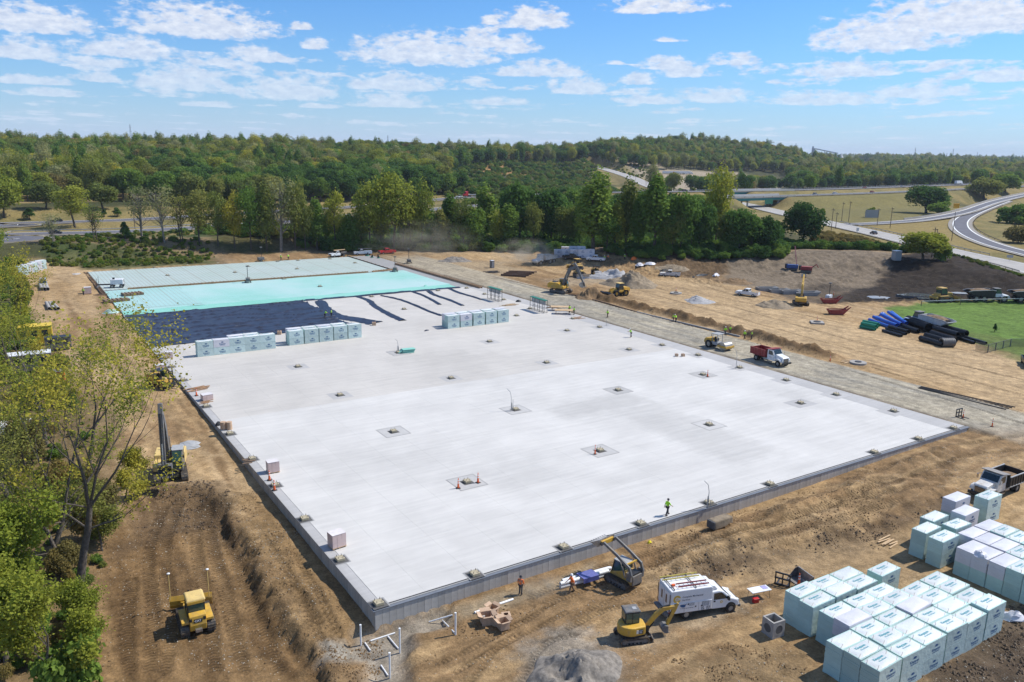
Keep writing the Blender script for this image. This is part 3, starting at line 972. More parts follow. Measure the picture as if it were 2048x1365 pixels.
M_SLAB = rmat('new concrete', (0.580, 0.556, 0.514), 0.75, 0.007, STK, 0.05, 0.25, 0.07, patches=((47, 56.5, 6, 30, 0.12), (40, 56.5, 29, 36, 0.14), (20, 30, 14, 22, 0.07), (74, 79, 8, 25, 0.07), (6, 16, 24, 34, 0.06), (62, 72, 18, 22, 0.06)))
M_SLAB2 = rmat('older concrete', (0.530, 0.496, 0.445), 0.75, 0.006, STK, 0.05, 0.25, 0.07, patches=((36, 48, 62, 72, 0.06), (58, 66, 86, 95, 0.07), (8, 18, 70, 80, 0.05)))
M_BAND = rmat('grey concrete band', (0.43, 0.415, 0.395), 0.8, 0.03, STK, 0.05, 0.4)
M_BODY = rmat('concrete body', (0.30, 0.295, 0.285), 0.9, 0.0, None, 0.1, 0.6)
M_WALL = rmat('foundation wall panel', (0.40, 0.375, 0.335), 0.9, 0.12, None, 0.16, 1.3, 0.1)
M_LEDGE = rmat('grey membrane', (0.17, 0.185, 0.21), 0.7, 0.05, None, 0.12, 1.2)
M_PAD = rmat('patch concrete', (0.44, 0.425, 0.40), 0.85, 0.12, None, 0.08, 1.0, 0.12)
M_STEEL = mat('dark steel', (0.07, 0.065, 0.06), 0.55, 0.6)
M_GROUT = mat('tan grout', (0.42, 0.36, 0.24), 0.9, var=0.2, scale=6)
M_HOLE = mat('dark boxout', (0.10, 0.095, 0.09), 0.9)
M_NAVY = mat('navy plastic sheet', (0.024, 0.030, 0.050), 0.36, var=0.3, scale=0.7, bump=0.3)
def inuv(o):
 o.location = (OX, OY, 0)
 o.rotation_euler = (0, 0, TH)
 return o
body = inuv(MB().box((42.9, 99.9, -0.93), (85.2, 199.2, 1.80)).build('concrete_slab', M_BODY))
tag(body, kind='structure')
def panel(u0, u1, v0, v1, m, z=0.0, t=0.03, name='slab_panel', g=0.0035):
 o = MB().box(((u0+u1)/2, (v0+v1)/2, z-t/2+0.0), (u1-u0-2*g, v1-v0-2*g, t)).build(name, m, body)
 return o
UB = [0.95]+[BU/2*k for k in range(1, 18)]+[82.0]
VB_ = [0.55]+[BV*k for k in range(1, 6)]+[51.9]
VB2 = [51.9]+[BV*k for k in range(6, 11)]+[98.2]
for i in range(len(UB)-1):
 for j in range(len(VB_)-1):
  panel(UB[i], UB[i+1], VB_[j], VB_[j+1], M_SLAB)
 for j in range(len(VB2)-1):
  panel(UB[i], UB[i+1], VB2[j], VB2[j+1], M_SLAB2)
 if UB[i] > 36:
  for v0, v1 in ((98.2, 109.4), (109.4, 118.6), (118.6, 129.4)):
   panel(UB[i], UB[i+1], v0, v1, M_SLAB2)
for j in range(14):
 panel(82.02, 85.5, max(0.55, BV*j), min(129.4, BV*(j+1)), M_BAND, -0.004)
 if j < 11:
  panel(0.02, 0.93, max(0.55, BV*j), BV*(j+1), M_BAND, -0.012)
# foundation walls
fw = tag(inuv(MB().box((42.9, 0.34, -1.15), (85.6, 0.40, 1.94)).build('foundation_wall', M_BODY)),
   'long grey foundation wall of upright panels along the near edge of the slab', 'wall')
NPAN = 139
pmesh = MB().box((0, 0, -0.95), (0.595, 0.05, 1.66)).mesh('wall_panel', M_WALL)
for k in range(NPAN):
 o = bpy.data.objects.new('wall_panel', pmesh)
 C.objects.link(o)
 o.parent = fw
 o.location = (0.12+0.305+k*0.6135, 0.118-rnd.random()*0.012, 0)
MB().box((42.9, 0.27, -0.105), (85.9, 0.50, 0.06)).build('ledge', M_LEDGE, fw)
MB().box((42.9, 0.50, -0.05), (85.7, 0.07, 0.10)).build('edge_strip', M_STEEL, fw)
fl = tag(inuv(MB().box((0.30, 65.5, -1.1), (0.34, 129.4, 1.96)).build('foundation_wall', M_BODY)),
   'grey foundation wall of upright panels along the left edge of the slab', 'wall')
pm2 = MB().box((0, 0, -0.80), (0.05, 0.595, 1.50)).mesh('wall_panel', M_WALL)
for k in range(140):
 o = bpy.data.objects.new('wall_panel', pm2)
 C.objects.link(o)
 o.parent = fl
 o.location = (0.10-rnd.random()*0.012, 0.45+k*0.6135, 0)
MB().box((0.25, 65.3, -0.03), (0.34, 130.2, 0.05)).build('ledge', M_BAND, fl)
# ------------------------------------------------------------------ sheets on the far half
def sheet(name, u0, u1, v0, v1, z, m, step=0.5, amp=0.02, ns=2.0, wob=0.0, seed=1, fold=0.0):
 nu, nv = max(2, int((u1-u0)/step)), max(2, int((v1-v0)/step))
 us, vs = np.meshgrid(np.linspace(u0, u1, nu), np.linspace(v0, v1, nv))
 zz = z+amp*(fbm(us.ravel(), vs.ravel(), ns, 3, seed)+0.5)
 if fold:
  w = vs.ravel()+fbm(us.ravel(), vs.ravel(), 9, 2, seed+7)*6
  zz = zz+fold*np.maximum(0, 1-np.abs(((w/3.6) % 1)-0.5)*14)
 ed = fbm(us.ravel()*1.0, vs.ravel()*0+3, 4, 3, seed+5)*wob
 edv = fbm(us.ravel()*0+5, vs.ravel(), 4, 3, seed+6)*wob
 mb = MB()
 mb.v = list(zip((us.ravel()+edv).tolist(), (vs.ravel()+ed).tolist(), zz.tolist()))
 mb.f = [(j*nu+i, j*nu+i+1, (j+1)*nu+i+1, (j+1)*nu+i) for j in range(nv-1) for i in range(nu-1)]
 o = mb.build(name, m, smooth=60)
 return inuv(o)
tag(sheet('vapor_barrier', 0.5, 38.2, 98.3, 129.6, 0.05, M_NAVY, 0.36, 0.12, 1.8, 0.9, 3, 0.30),
 'navy blue plastic vapour sheet spread wrinkled over the left part of the slab', 'plastic sheet')
tag(sheet('vapor_barrier', 38.0, 80, 128.6, 130.4, 0.06, M_NAVY, 0.4, 0.08, 2.0, 0.5, 9),
 'narrow dark strip of plastic sheet along the near edge of the turquoise boards', 'plastic sheet')
def board_mat(name, c1, c2, c3, stripes=0.0, bw=2.44, bh=1.22):
 m = bpy.data.materials.new(name)
 m.use_nodes = True
 nt = m.node_tree
 N, L = nt.nodes, nt.links
 b = N['Principled BSDF']
 b.inputs['Roughness'].default_value = 0.7
 t = N.new('ShaderNodeTexCoord')
 br = N.new('ShaderNodeTexBrick')
 br.inputs['Scale'].default_value = 1.0
 br.inputs['Brick Width'].default_value = bw
 br.inputs['Row Height'].default_value = bh
 br.inputs['Mortar Size'].default_value = 0.022
 br.inputs['Color1'].default_value = (*c1, 1)
 br.inputs['Color2'].default_value = (*c2, 1)
 br.inputs['Mortar'].default_value = (*[x*0.72 for x in c1], 1)
 L.new(t.outputs['Object'], br.inputs['Vector'])
 n = N.new('ShaderNodeTexNoise')
 n.inputs['Scale'].default_value = 0.055
 n.inputs['Detail'].default_value = 5
 L.new(t.outputs['Object'], n.inputs['Vector'])
 mx = N.new('ShaderNodeMix')
 mx.data_type = 'RGBA'
 r = N.new('ShaderNodeMapRange')
 r.inputs['From Min'].default_value = 0.36
 r.inputs['From Max'].default_value = 0.62
 L.new(n.outputs[0], r.inputs['Value'])
 L.new(r.outputs[0], mx.inputs[0])
 L.new(br.outputs[0], mx.inputs[6])
 mx.inputs[7].default_value = (*c3, 1)
 out = mx.outputs[2]
 if stripes:
  sx = N.new('ShaderNodeSeparateXYZ')
  L.new(t.outputs['Object'], sx.inputs[0])
  cur = out
  for ch, per, wd, kk in ((0, 0.95, 0.24, stripes), (1, 7.6, 0.05, stripes*0.8), (0, 6.1, 0.045, stripes*1.2)):
   f = N.new('ShaderNodeMath')
   f.operation = 'MULTIPLY'
   f.inputs[1].default_value = 1/per
   L.new(sx.outputs[ch], f.inputs[0])
   g = N.new('ShaderNodeMath')
   g.operation = 'FRACT'
   L.new(f.outputs[0], g.inputs[0])
   h = N.new('ShaderNodeMath')
   h.operation = 'LESS_THAN'
   h.inputs[1].default_value = wd
   L.new(g.outputs[0], h.inputs[0])
   q = N.new('ShaderNodeMath')
   q.operation = 'MULTIPLY'
   q.inputs[1].default_value = kk
   L.new(h.outputs[0], q.inputs[0])
   m3 = N.new('ShaderNodeMix')
   m3.data_type = 'RGBA'
   L.new(q.outputs[0], m3.inputs[0])
   L.new(cur, m3.inputs[6])
   m3.inputs[7].default_value = (0.26, 0.22, 0.16, 1)
   cur = m3.outputs[2]
  out = cur
 L.new(out, b.inputs['Base Color'])
 return m
MT1, MT2, MT3 = (0.30, 0.55, 0.49), (0.26, 0.52, 0.44), (0.40, 0.56, 0.53)
M_MINT = board_mat('mint insulation boards', MT1, MT2, MT3)
M_MINTE = board_mat('mint insulation boards bare', (0.22, 0.53, 0.42), (0.20, 0.50, 0.39), (0.25, 0.54, 0.45))
M_MESH = board_mat('insulation under rebar', (0.40, 0.48, 0.43), (0.37, 0.46, 0.41), (0.42, 0.49, 0.46), 0.38)
M_MESH2 = board_mat('insulation under wire mesh', (0.32, 0.53, 0.49), (0.30, 0.51, 0.46), (0.35, 0.54, 0.51), 0.25)
tag(sheet('insulation_layer', 0.3, 80.0, 134.5, 163.2, 0.05, M_MINT, 1.0, 0.015, 5, 0.5, 13), 'turquoise insulation boards laid edge to edge across the slab', 'insulation')
tag(sheet('insulation_layer', 0.4, 79.6, 129.9, 134.5, 0.07, M_MINTE, 0.8, 0.02, 5, 0.5, 15), 'brighter green row of insulation boards next to the navy sheet', 'insulation')
tag(sheet('insulation_layer', 0.3, 77.0, 164.3, 198.6, 0.06, M_MESH, 1.2, 0.015, 5, 0.2, 17), 'pale insulation field under rebar mats at the far end', 'insulation')
tag(sheet('wire_mesh', 0.6, 17.0, 136.5, 163.0, 0.085, M_MESH2, 0.8, 0.01, 3, 0.9, 19), 'grey wire mesh rolled out on the left end of the turquoise boards', 'wire mesh')
# bunched strips of the plastic sheet lying on the slab
SPATH = [([(640, 603), (655, 622), (680, 634), (715, 640), (752, 647)], 1.5, 2.8), ([(716, 594), (738, 602), (750, 613), (780, 630), (806, 642)], 0.9, 1.2),
   ([(763, 592), (800, 600), (830, 611), (860, 624), (884, 632)], 0.7, 0.7), ([(825, 584), (845, 591), (865, 601), (880, 610)], 0.7, 0.7),
   ([(858, 583), (868, 590), (900, 601), (926, 612)], 0.9, 0.7), ([(897, 577), (918, 586), (945, 594), (963, 600)], 0.8, 0.6)]
for k, (pp_, w0, w1) in enumerate(SPATH):
 P = smooth_line([on_slab(*p) for p in pp_], 7)
 mb = MB()
 nw = 9
 for i, p in enumerate(P):
  a_, b_ = Vector(P[max(i-1, 0)]), Vector(P[min(i+1, len(P)-1)])
  d = (b_-a_).normalized()
  n = Vector((-d.y, d.x, 0))
  w = (w0+(w1-w0)*i/len(P))*(0.85+0.3*rnd.random())*0.75
  for j in range(nw):
   t = j/(nw-1)-0.5
   q = Vector(p)+n*(t*2*w)
   mb.v.append((q.x, q.y, 0.02+max(0, (0.36-1.3*t*t))*(0.25+0.75*rnd.random())*(0.9 if w > 0.8 else 0.7)))
 mb.f = [(i*nw+j, i*nw+j+1, (i+1)*nw+j+1, (i+1)*nw+j) for i in range(len(P)-1) for j in range(nw-1)]
 lab = ['widest bunched strip of navy sheet, beside the two workers', 'crumpled navy sheet strip, second from the workers', 'long thin navy sheet strip ending left of the white stacks',
   'short straight navy sheet strip in the middle of the slab', 'curved navy sheet strip with a hooked far end', 'navy sheet strip nearest the green topped racks'][k]
 tag(mb.build('sheet_strip', M_NAVY, smooth=50), lab, 'plastic sheet', 'strips of plastic sheet on the slab')
# ------------------------------------------------------------------ formwork
M_WOOD = mat('form timber', (0.36, 0.21, 0.11), 0.85, var=0.25, scale=2)
M_WOODD = mat('weathered form timber', (0.20, 0.13, 0.08), 0.85, var=0.3, scale=2)
M_PLY = mat('pale plywood', (0.52, 0.36, 0.20), 0.8, var=0.15, scale=2)
def form_line(label, p0, p1, m, h=0.42, gap=0.9, w=0.55, rail=True):
 a_, b_ = Vector(p0), Vector(p1)
 L = (b_-a_).length
 ang = math.atan2((b_-a_).y, (b_-a_).x)
 t = thing('edge_formwork', label, 'formwork', a_, ang)
 for y in (-w/2, w/2):
  MB().box((L/2, y, h*0.5 if y < 0 else h*0.3), (L, 0.07, h if y < 0 else h*0.6)).build('rail', m, t)
 mb = MB()
 for k in range(int(L/gap)):
  mb.box((k*gap+gap/2, 0, h*0.42), (0.16, w, h*0.5), (0, R(-0), 0))
  mb.box((k*gap+gap/2, 0, h*0.9), (0.10, w*1.25, 0.08))
 o = mb.build('brace', m, t)
 o['kind'] = 'stuff'
 return t
def uvp(u, v, z=0.0):
 return (*uv2w(u, v), z)
form_line('brown toothed formwork between the turquoise boards and the pale rebar field', uvp(5.7, 163.7, 0.05), uvp(69, 163.7, 0.05), M_WOOD)
form_line('short end of brown formwork beside the light mast', uvp(70.5, 163.9, 0.05), uvp(79, 165.5, 0.05), M_WOOD)
form_line('long brown formwork along the right edge of the turquoise boards', uvp(83.5, 176, 0), uvp(84.2, 125.5, 0), M_WOOD, 0.5, 0.9, 0.8)
form_line('thin timber formwork along the right end of the pale rebar field', uvp(77.3, 200.2, 0), uvp(77.3, 165, 0), M_WOODD, 0.35, 3.0, 0.4)
form_line('dark timber formwork on the left edge beside the white machine', uvp(-0.2, 197, -0.1), uvp(-0.2, 158, -0.1), M_WOODD, 0.55, 1.5, 0.9)
# low kerb edging on the far side of the gravel strip
ke = thing('kerb_edging', 'thin raised edging between the gravel strip and the dirt yard', 'kerb', (0, 0, 0))
kp = smooth_line([(*flat(x, y, -0.2), -0.12) for x, y in [(885, 530), (1024, 564), (1184, 600), (1274, 625), (1399, 655), (1480, 674)]], 4)
for i in range(len(kp)-1):
 a_, b_ = Vector(kp[i]), Vector(kp[i+1])
 MB().box(((a_+b_)/2), ((b_-a_).length-0.03, 0.28, 0.3), (0, 0, math.atan2((b_-a_).y, (b_-a_).x))).build('kerb_section', M_WOODD if i < 12 else M_BODY, ke)
# ------------------------------------------------------------------ column footings
def make_footing():
 t = thing('column_footing', 'column footing', 'footing')
 MB().box((0, 0, 0.004), (1.25, 1.25, 0.008)).build('boxout', M_HOLE, t)
 MB().box((0, 0, 0.15), (0.70, 0.70, 0.26)).build('grout_block', M_GROUT, t, bevel=0.03)
 for sx in (-1, 1):
  for sy in (-1, 1):
   MB().cyl((sx*0.22, sy*0.22, 0.24), (sx*0.22, sy*0.22, 0.46), 0.024, n=6).build('anchor_bolt', M_STEEL, t)
 return t
ft0 = make_footing()
FT = list(ft0.children)
ft_used = []
FOOT_IN = [(934, 965), (787, 864), (1200, 902), (1031, 820), (1418, 850), (1236, 781), (1406, 750), (1601, 807), (1572, 761), (1672, 790), (1787, 823), (596, 734), (680, 791),
   (902, 757), (979, 684), (797, 706), (1093, 726), (1134, 662), (1258, 700), (1324, 691), (1396, 711), (1199, 655), (1479, 736), (808, 619), (876, 582), (743, 594), (933, 577), (969, 589), (1007, 600),
   (1033, 632), (1146, 638), (1060, 618)]
FOOT_EDGE = [(748, 1222), (958, 1158), (1137, 1103), (1292, 1055), (1427, 1012), (1552, 975), (1757, 909), (1846, 882), (1912, 859),
    (668, 1124), (598, 1042), (541, 974), (495, 921), (452, 870), (360, 762), (337, 735), (316, 711), (404, 815)]
FOOT_FAR = [(594, 539), (710, 527), (596, 522), (660, 519), (555, 524), (496, 534), (436, 528), (375, 532), (310, 536), (240, 541), (335, 552), (470, 546), (568, 559), (640, 574), (425, 567)]
WHERE = {(934, 965): 'between two tall orange cones', (787, 864): 'in a grey square left of the centre of the slab', (1200, 902): 'with one slim red post next to it, mid slab',
   (1031, 820): 'with bent conduits rising beside it', (1418, 850): 'in a dark outlined square on the right half', (1236, 781): 'with a small brown bucket near it',
   (1406, 750): 'beside a red cone on the right half', (797, 706): 'beside the loose turquoise boards', (748, 1222): 'on the near corner of the slab', (668, 1124): 'by the nearest wrapped pallet',
   (958, 1158): 'on the near edge, second from the corner', (1137, 1103): 'on the near edge, third from the corner', (1292, 1055): 'on the near edge, left of the walking worker',
   (1427, 1012): 'on the near edge beside a tall bent conduit', (1552, 975): 'on the near edge above the dug hole', (1757, 909): 'on the near edge, third from its far right end',
   (1846, 882): 'on the near edge, second from its far right end', (1912, 859): 'on the far right corner with rods poking out', (541, 974): 'on the left edge between orange cones',
   (598, 1042): 'on the left edge with tan soil spilled around it', (495, 921): 'on the left edge by the dark bag', (452, 870): 'on the left edge by the two brown paper rolls',
   (1479, 736): 'by the tall bent conduit near the red truck', (1396, 711): 'on the grey band by the yellow roller', (1199, 655): 'on the grey band near the plywood tables',
   (1324, 691): 'on the grey band, next to the last worker on the slab', (1787, 823): 'in a wide outlined patch near the right corner', (1572, 761): 'in an outlined patch below the red dump truck',
   (1672, 790): 'in an outlined patch halfway down the right side', (1601, 807): 'in a faint patch one bay inside the right side', (360, 762): 'on the left edge beside the yellow forklift'}
used0 = False
for lst, kind_ in ((FOOT_IN, 'in'), (FOOT_EDGE, 'edge'), (FOOT_FAR, 'far')):
 for p in lst:
  x, y, z = on_slab(*p)
  if kind_ == 'edge':
   fu, fv = w2uv(x, y)
   x, y = uv2w(min(max(fu, 0.68), 84.8), max(fv, 0.72))
  w = WHERE.get(p)
  lab = 'tan bolted footing '+w if w else {'in': 'tan bolted column footing standing on the far half of the slab', 'edge': 'tan column footing with four bolts on the left edge of the slab',
               'far': 'brown boxed footing standing in the pale rebar field'}[kind_]
  g = 'column footings of the slab'
  o = dup(ft0, (x, y, 0.012 if kind_ == 'edge' else (0.07 if kind_ == 'far' else 0.006)), TH, lab, g, tree=FT) if used0 else ft0
  if not used0:
   used0 = True
   place(o, (x, y, 0.006), TH)
   tag(o, lab, 'footing', g)
  ft_used.append((p, o))
  if kind_ == 'in' and p[1] > 650:
   big = p in ((934, 965), (787, 864), (1200, 902), (1418, 850), (1236, 781), (1406, 750), (1031, 820), (797, 706))
   s = 3.3 if big else 3.0
   s2 = s*(1.35 if p[0] > 1500 else 1.0)
   pd = MB().box((0, 0, 0.001), (s2, s, 0.004)).build('isolation_pad', M_PAD if big else M_BAND, o)
   mb = MB()
   for a_, b_, c_, d_ in ((0, s/2, s2, 0.05), (0, -s/2, s2, 0.05), (s2/2, 0, 0.05, s), (-s2/2, 0, 0.05, s)):
    mb.box((a_, b_, 0.003), (c_-0.06 if c_ > 1 else c_, d_ if d_ < 1 else d_+0.05, 0.006))
   mb.build('pad_joint', M_HOLE if big else M_PAD, o)
  if kind_ == 'edge':
   fu, fv = w2uv(x, y)
   a0, a1, b0, b1 = max(0.06, fu-0.75)-fu, min(85.4, fu+0.75)-fu, max(0.1, fv-0.75)-fv, 0.8
   MB().box(((a0+a1)/2, (b0+b1)/2, -0.002), (a1-a0, b1-b0, 0.004)).build('isolation_pad', M_BODY, o)
# ------------------------------------------------------------------ trees
def leaf_mat(name, cols, tr=0.42):
 m = bpy.data.materials.new(name)
 m.use_nodes = True
 nt = m.node_tree
 N, L = nt.nodes, nt.links
 N.remove(N['Principled BSDF'])
 oi, t = N.new('ShaderNodeObjectInfo'), N.new('ShaderNodeTexCoord')
 rp = N.new('ShaderNodeValToRGB')
 els = rp.color_ramp.elements
 while len(els) < len(cols):
  els.new(0.5)
 for i, c in enumerate(cols):
  els[i].position = i/(len(cols)-1)
  els[i].color = (*c, 1)
 n = N.new('ShaderNodeTexNoise')
 n.inputs['Scale'].default_value = 0.5
 n.inputs['Detail'].default_value = 4
 n.inputs['Roughness'].default_value = 0.7
 L.new(t.outputs['Object'], n.inputs['Vector'])
 ad = N.new('ShaderNodeMath')
 ad.operation = 'MULTIPLY_ADD'
 ad.inputs[1].default_value = 1.15
 L.new(n.outputs[0], ad.inputs[0])
 sb = N.new('ShaderNodeMath')
 sb.operation = 'SUBTRACT'
 sb.inputs[1].default_value = 0.58
 L.new(oi.outputs['Random'], sb.inputs[0])
 L.new(sb.outputs[0], ad.inputs[2])
 L.new(ad.outputs[0], rp.inputs[0])
 d, tl, mx = N.new('ShaderNodeBsdfDiffuse'), N.new('ShaderNodeBsdfTranslucent'), N.new('ShaderNodeMixShader')
 L.new(rp.outputs[0], d.inputs[0])
 L.new(rp.outputs[0], tl.inputs[0])
 mx.inputs[0].default_value = tr
 L.new(d.outputs[0], mx.inputs[1])
 L.new(tl.outputs[0], mx.inputs[2])
 L.new(mx.outputs[0], N['Material Output'].inputs[0])
 return m
LM = {
 'dark': leaf_mat('dark leaves', [(0.054, 0.110, 0.031), (0.081, 0.155, 0.039), (0.121, 0.207, 0.047)]),
 'mid': leaf_mat('green leaves', [(0.096, 0.177, 0.039), (0.144, 0.237, 0.047), (0.214, 0.295, 0.054)]),
 'olive': leaf_mat('olive leaves', [(0.153, 0.193, 0.049), (0.221, 0.251, 0.059), (0.295, 0.288, 0.075)]),
 'yellow': leaf_mat('yellowing leaves', [(0.214, 0.257, 0.047), (0.321, 0.340, 0.054), (0.442, 0.384, 0.059)]),
 'brown': leaf_mat('browning leaves', [(0.194, 0.169, 0.063), (0.268, 0.215, 0.075), (0.335, 0.251, 0.086)]),
 'pale': leaf_mat('thin grey green leaves', [(0.242, 0.257, 0.110), (0.308, 0.310, 0.129), (0.375, 0.362, 0.148)]),
 'bright': leaf_mat('bright green leaves', [(0.135, 0.205, 0.034), (0.205, 0.265, 0.040), (0.30, 0.32, 0.048)]),
}
M_BARK = mat('bark', (0.085, 0.068, 0.052), 0.95, var=0.3, scale=3)
M_BARKP = mat('pale bark', (0.24, 0.21, 0.17), 0.95, var=0.3, scale=2)
def leaf_quads(P, Nn, size, rs, aspect=1.0):
 n = len(P)
 a = rs.randn(n, 3)
 t = np.cross(Nn, a)
 t /= np.linalg.norm(t, axis=1)[:, None]+1e-9
 b = np.cross(Nn, t)
 s = (size*(0.6+0.8*rs.rand(n)))[:, None]*0.5
 q = np.empty((n, 4, 3))
 q[:, 0], q[:, 1], q[:, 2], q[:, 3] = P-t*s*aspect, P-b*s, P+t*s*aspect, P+b*s
 return q.reshape(-1, 3)
def quads_mesh(name, Q, m):
 me = bpy.data.meshes.new(name)
 n = len(Q)//4
 me.vertices.add(len(Q))
 me.vertices.foreach_set('co', np.asarray(Q, np.float32).ravel())
 me.loops.add(len(Q))
 me.loops.foreach_set('vertex_index', np.arange(len(Q), dtype=np.int32))
 me.polygons.add(n)
 me.polygons.foreach_set('loop_start', np.arange(0, len(Q), 4, dtype=np.int32))
 me.update(calc_edges=True)
 if m is not None:
  me.materials.append(m)
 return me
def crown_mesh(seed, w, h, z0, nl, nleaf, size, gap=0.0, shape='round', name='crown'):
 rs = np.random.RandomState(seed)
 P, Nn = [], []
 lobes = []
 for k in range(nl):
  for _ in range(30):
   p = rs.uniform(-1, 1, 3)
   if np.dot(p, p) < 1:
    break
  f = 0.55+0.45*rs.rand()
  p = p/np.linalg.norm(p)*f*0.72
  zz = (p[2]+1)/2
  if shape == 'cone':
   k_ = 1.05-zz
   p[:2] = rs.uniform(-1, 1, 2)*k_*0.6
  elif shape == 'tall':
   p[:2] *= 0.9*(1-0.45*zz)
  elif shape == 'vase':
   p[:2] *= 0.45+0.75*zz
  r = (0.26+0.20*rs.rand())*(1.0 if shape != 'cone' else (1.15-zz))
  lobes.append((p, r))
 per = max(4, nleaf//nl)
 for p, r in lobes:
  if rs.rand() < gap*0.35:
   continue
  d = rs.randn(per, 3)
  d /= np.linalg.norm(d, axis=1)[:, None]
  d[:, 2] = np.where(d[:, 2] < -0.5, -d[:, 2]*0.6, d[:, 2])
  rad = r*(0.55+0.5*rs.rand(per)**0.6)
  q = p+d*rad[:, None]
  P.append(q)
  n = d+rs.randn(per, 3)*0.75+np.array((0, 0, 0.25))
  Nn.append(n/np.linalg.norm(n, axis=1)[:, None])
 P, Nn = np.concatenate(P), np.concatenate(Nn)
 P = P*np.array((w/2, w/2, h/2))+np.array((0, 0, z0+h/2))
 return quads_mesh(name, leaf_quads(P, Nn, size, rs), None)
def trunk_mesh(seed, h, r, w, m, n_limb=7, z0=0.3, multi=1):
 rs = random.Random(seed)
 mb = MB()
 for q in range(multi):
  bx, by = (rs.uniform(-1, 1)*0.8, rs.uniform(-1, 1)*0.8) if multi > 1 else (0, 0)
  lx, ly = rs.uniform(-1, 1)*w*0.12, rs.uniform(-1, 1)*w*0.12
  pts = [(bx+lx*t+rs.uniform(-.1, .1), by+ly*t+rs.uniform(-.1, .1), -0.5+(h*0.9+0.5)*t) for t in (0, .2, .4, .6, .8, 1)]
  mb.tube(pts, [r*1.25, r, r*0.85, r*0.65, r*0.4, r*0.12], 6)
  for k in range(n_limb):
   t = z0+(0.92-z0)*rs.random()
   b = Vector((bx+lx*t, by+ly*t, h*0.9*t))
   an = rs.uniform(0, 6.28)
   L = w*0.5*(1.15-0.6*t)*rs.uniform(0.6, 1)
   d = Vector((math.cos(an), math.sin(an), rs.uniform(0.5, 1.2))).normalized()
   mb.tube([b, b+d*L*0.5, b+d*L+Vector((0, 0, L*0.15))], [r*0.42, r*0.26, r*0.06], 4)
 return mb.mesh('trunk', m, 60)
# kinds of mid-distance trees: (crown, trunk, nominal height, nominal width)
PROTO = {}
def proto(key, seeds, w, h, z0, nl, nleaf, size, gap, shape, r, bark=M_BARK, limbs=7, multi=1):
 PROTO[key] = [(crown_mesh(s, w, h, z0, nl, nleaf, size, gap, shape), trunk_mesh(s, z0+h*0.85, r, w, bark, limbs, 0.25, multi), z0+h, w) for s in seeds]
proto('broad', (1, 2, 3), 11, 11.3, 1.0, 46, 5600, 0.54, 0.0, 'round', 0.28)
proto('airy', (4, 5, 6), 10.5, 14.2, 1.8, 46, 3900, 0.44, 0.35, 'vase', 0.24, limbs=16)
proto('tall', (7, 8), 7.0, 15.6, 1.0, 44, 4600, 0.48, 0.15, 'tall', 0.25, limbs=10)
proto('sparse', (9, 10), 10, 13.0, 3.0, 34, 1300, 0.36, 0.4, 'vase', 0.20, M_BARKP, 30, 2)
proto('shrub', (11, 12), 5.0, 3.6, -0.4, 22, 2600, 0.34, 0.0, 'round', 0.08, limbs=4)
proto('conifer', (13,), 4.2, 8.0, 0.2, 40, 2600, 0.34, 0.0, 'cone', 0.16)
def make_tree(name, key, var, leafm, loc, H, W, label, cat='tree', group=None, rz=None, bark=None):
 cm, tm, h0, w0 = PROTO[key][var % len(PROTO[key])]
 t = thing(name, label, cat, loc, rnd.uniform(0, 6.28) if rz is None else rz, group)
 s = (W/w0, W/w0, H/h0)
 for nm, me, m in (('crown', cm, LM[leafm]), ('trunk', tm, bark or M_BARK)):
  if nm == 'crown' and not me.materials:
   me.materials.append(m)
  o = bpy.data.objects.new(nm, me)
  C.objects.link(o)
  o.parent = t
  o.scale = s
  o.material_slots[0].link = 'OBJECT'
  o.material_slots[0].material = m
 return t
def px_tree(name, key, leafm, bx, by, ty, wpx, label, var=0, cat='tree', group=None, z=None, bark=None):
 x, y, zz = on_ground(bx, by)
 X, Y, Zr = pix_ray(bx, ty)
 D = math.hypot(x, y)
 top = CH+Zr*D/math.hypot(X, Y)
 W = wpx*math.hypot(D, CH-zz)/FPX
 return make_tree(name, key, var, leafm, (x, y, zz), max(1.5, top-zz), W, label, cat, group, bark=bark)
G1 = 'trees in the row behind the building site'
G0 = 'thin trees along the near side of the highway'
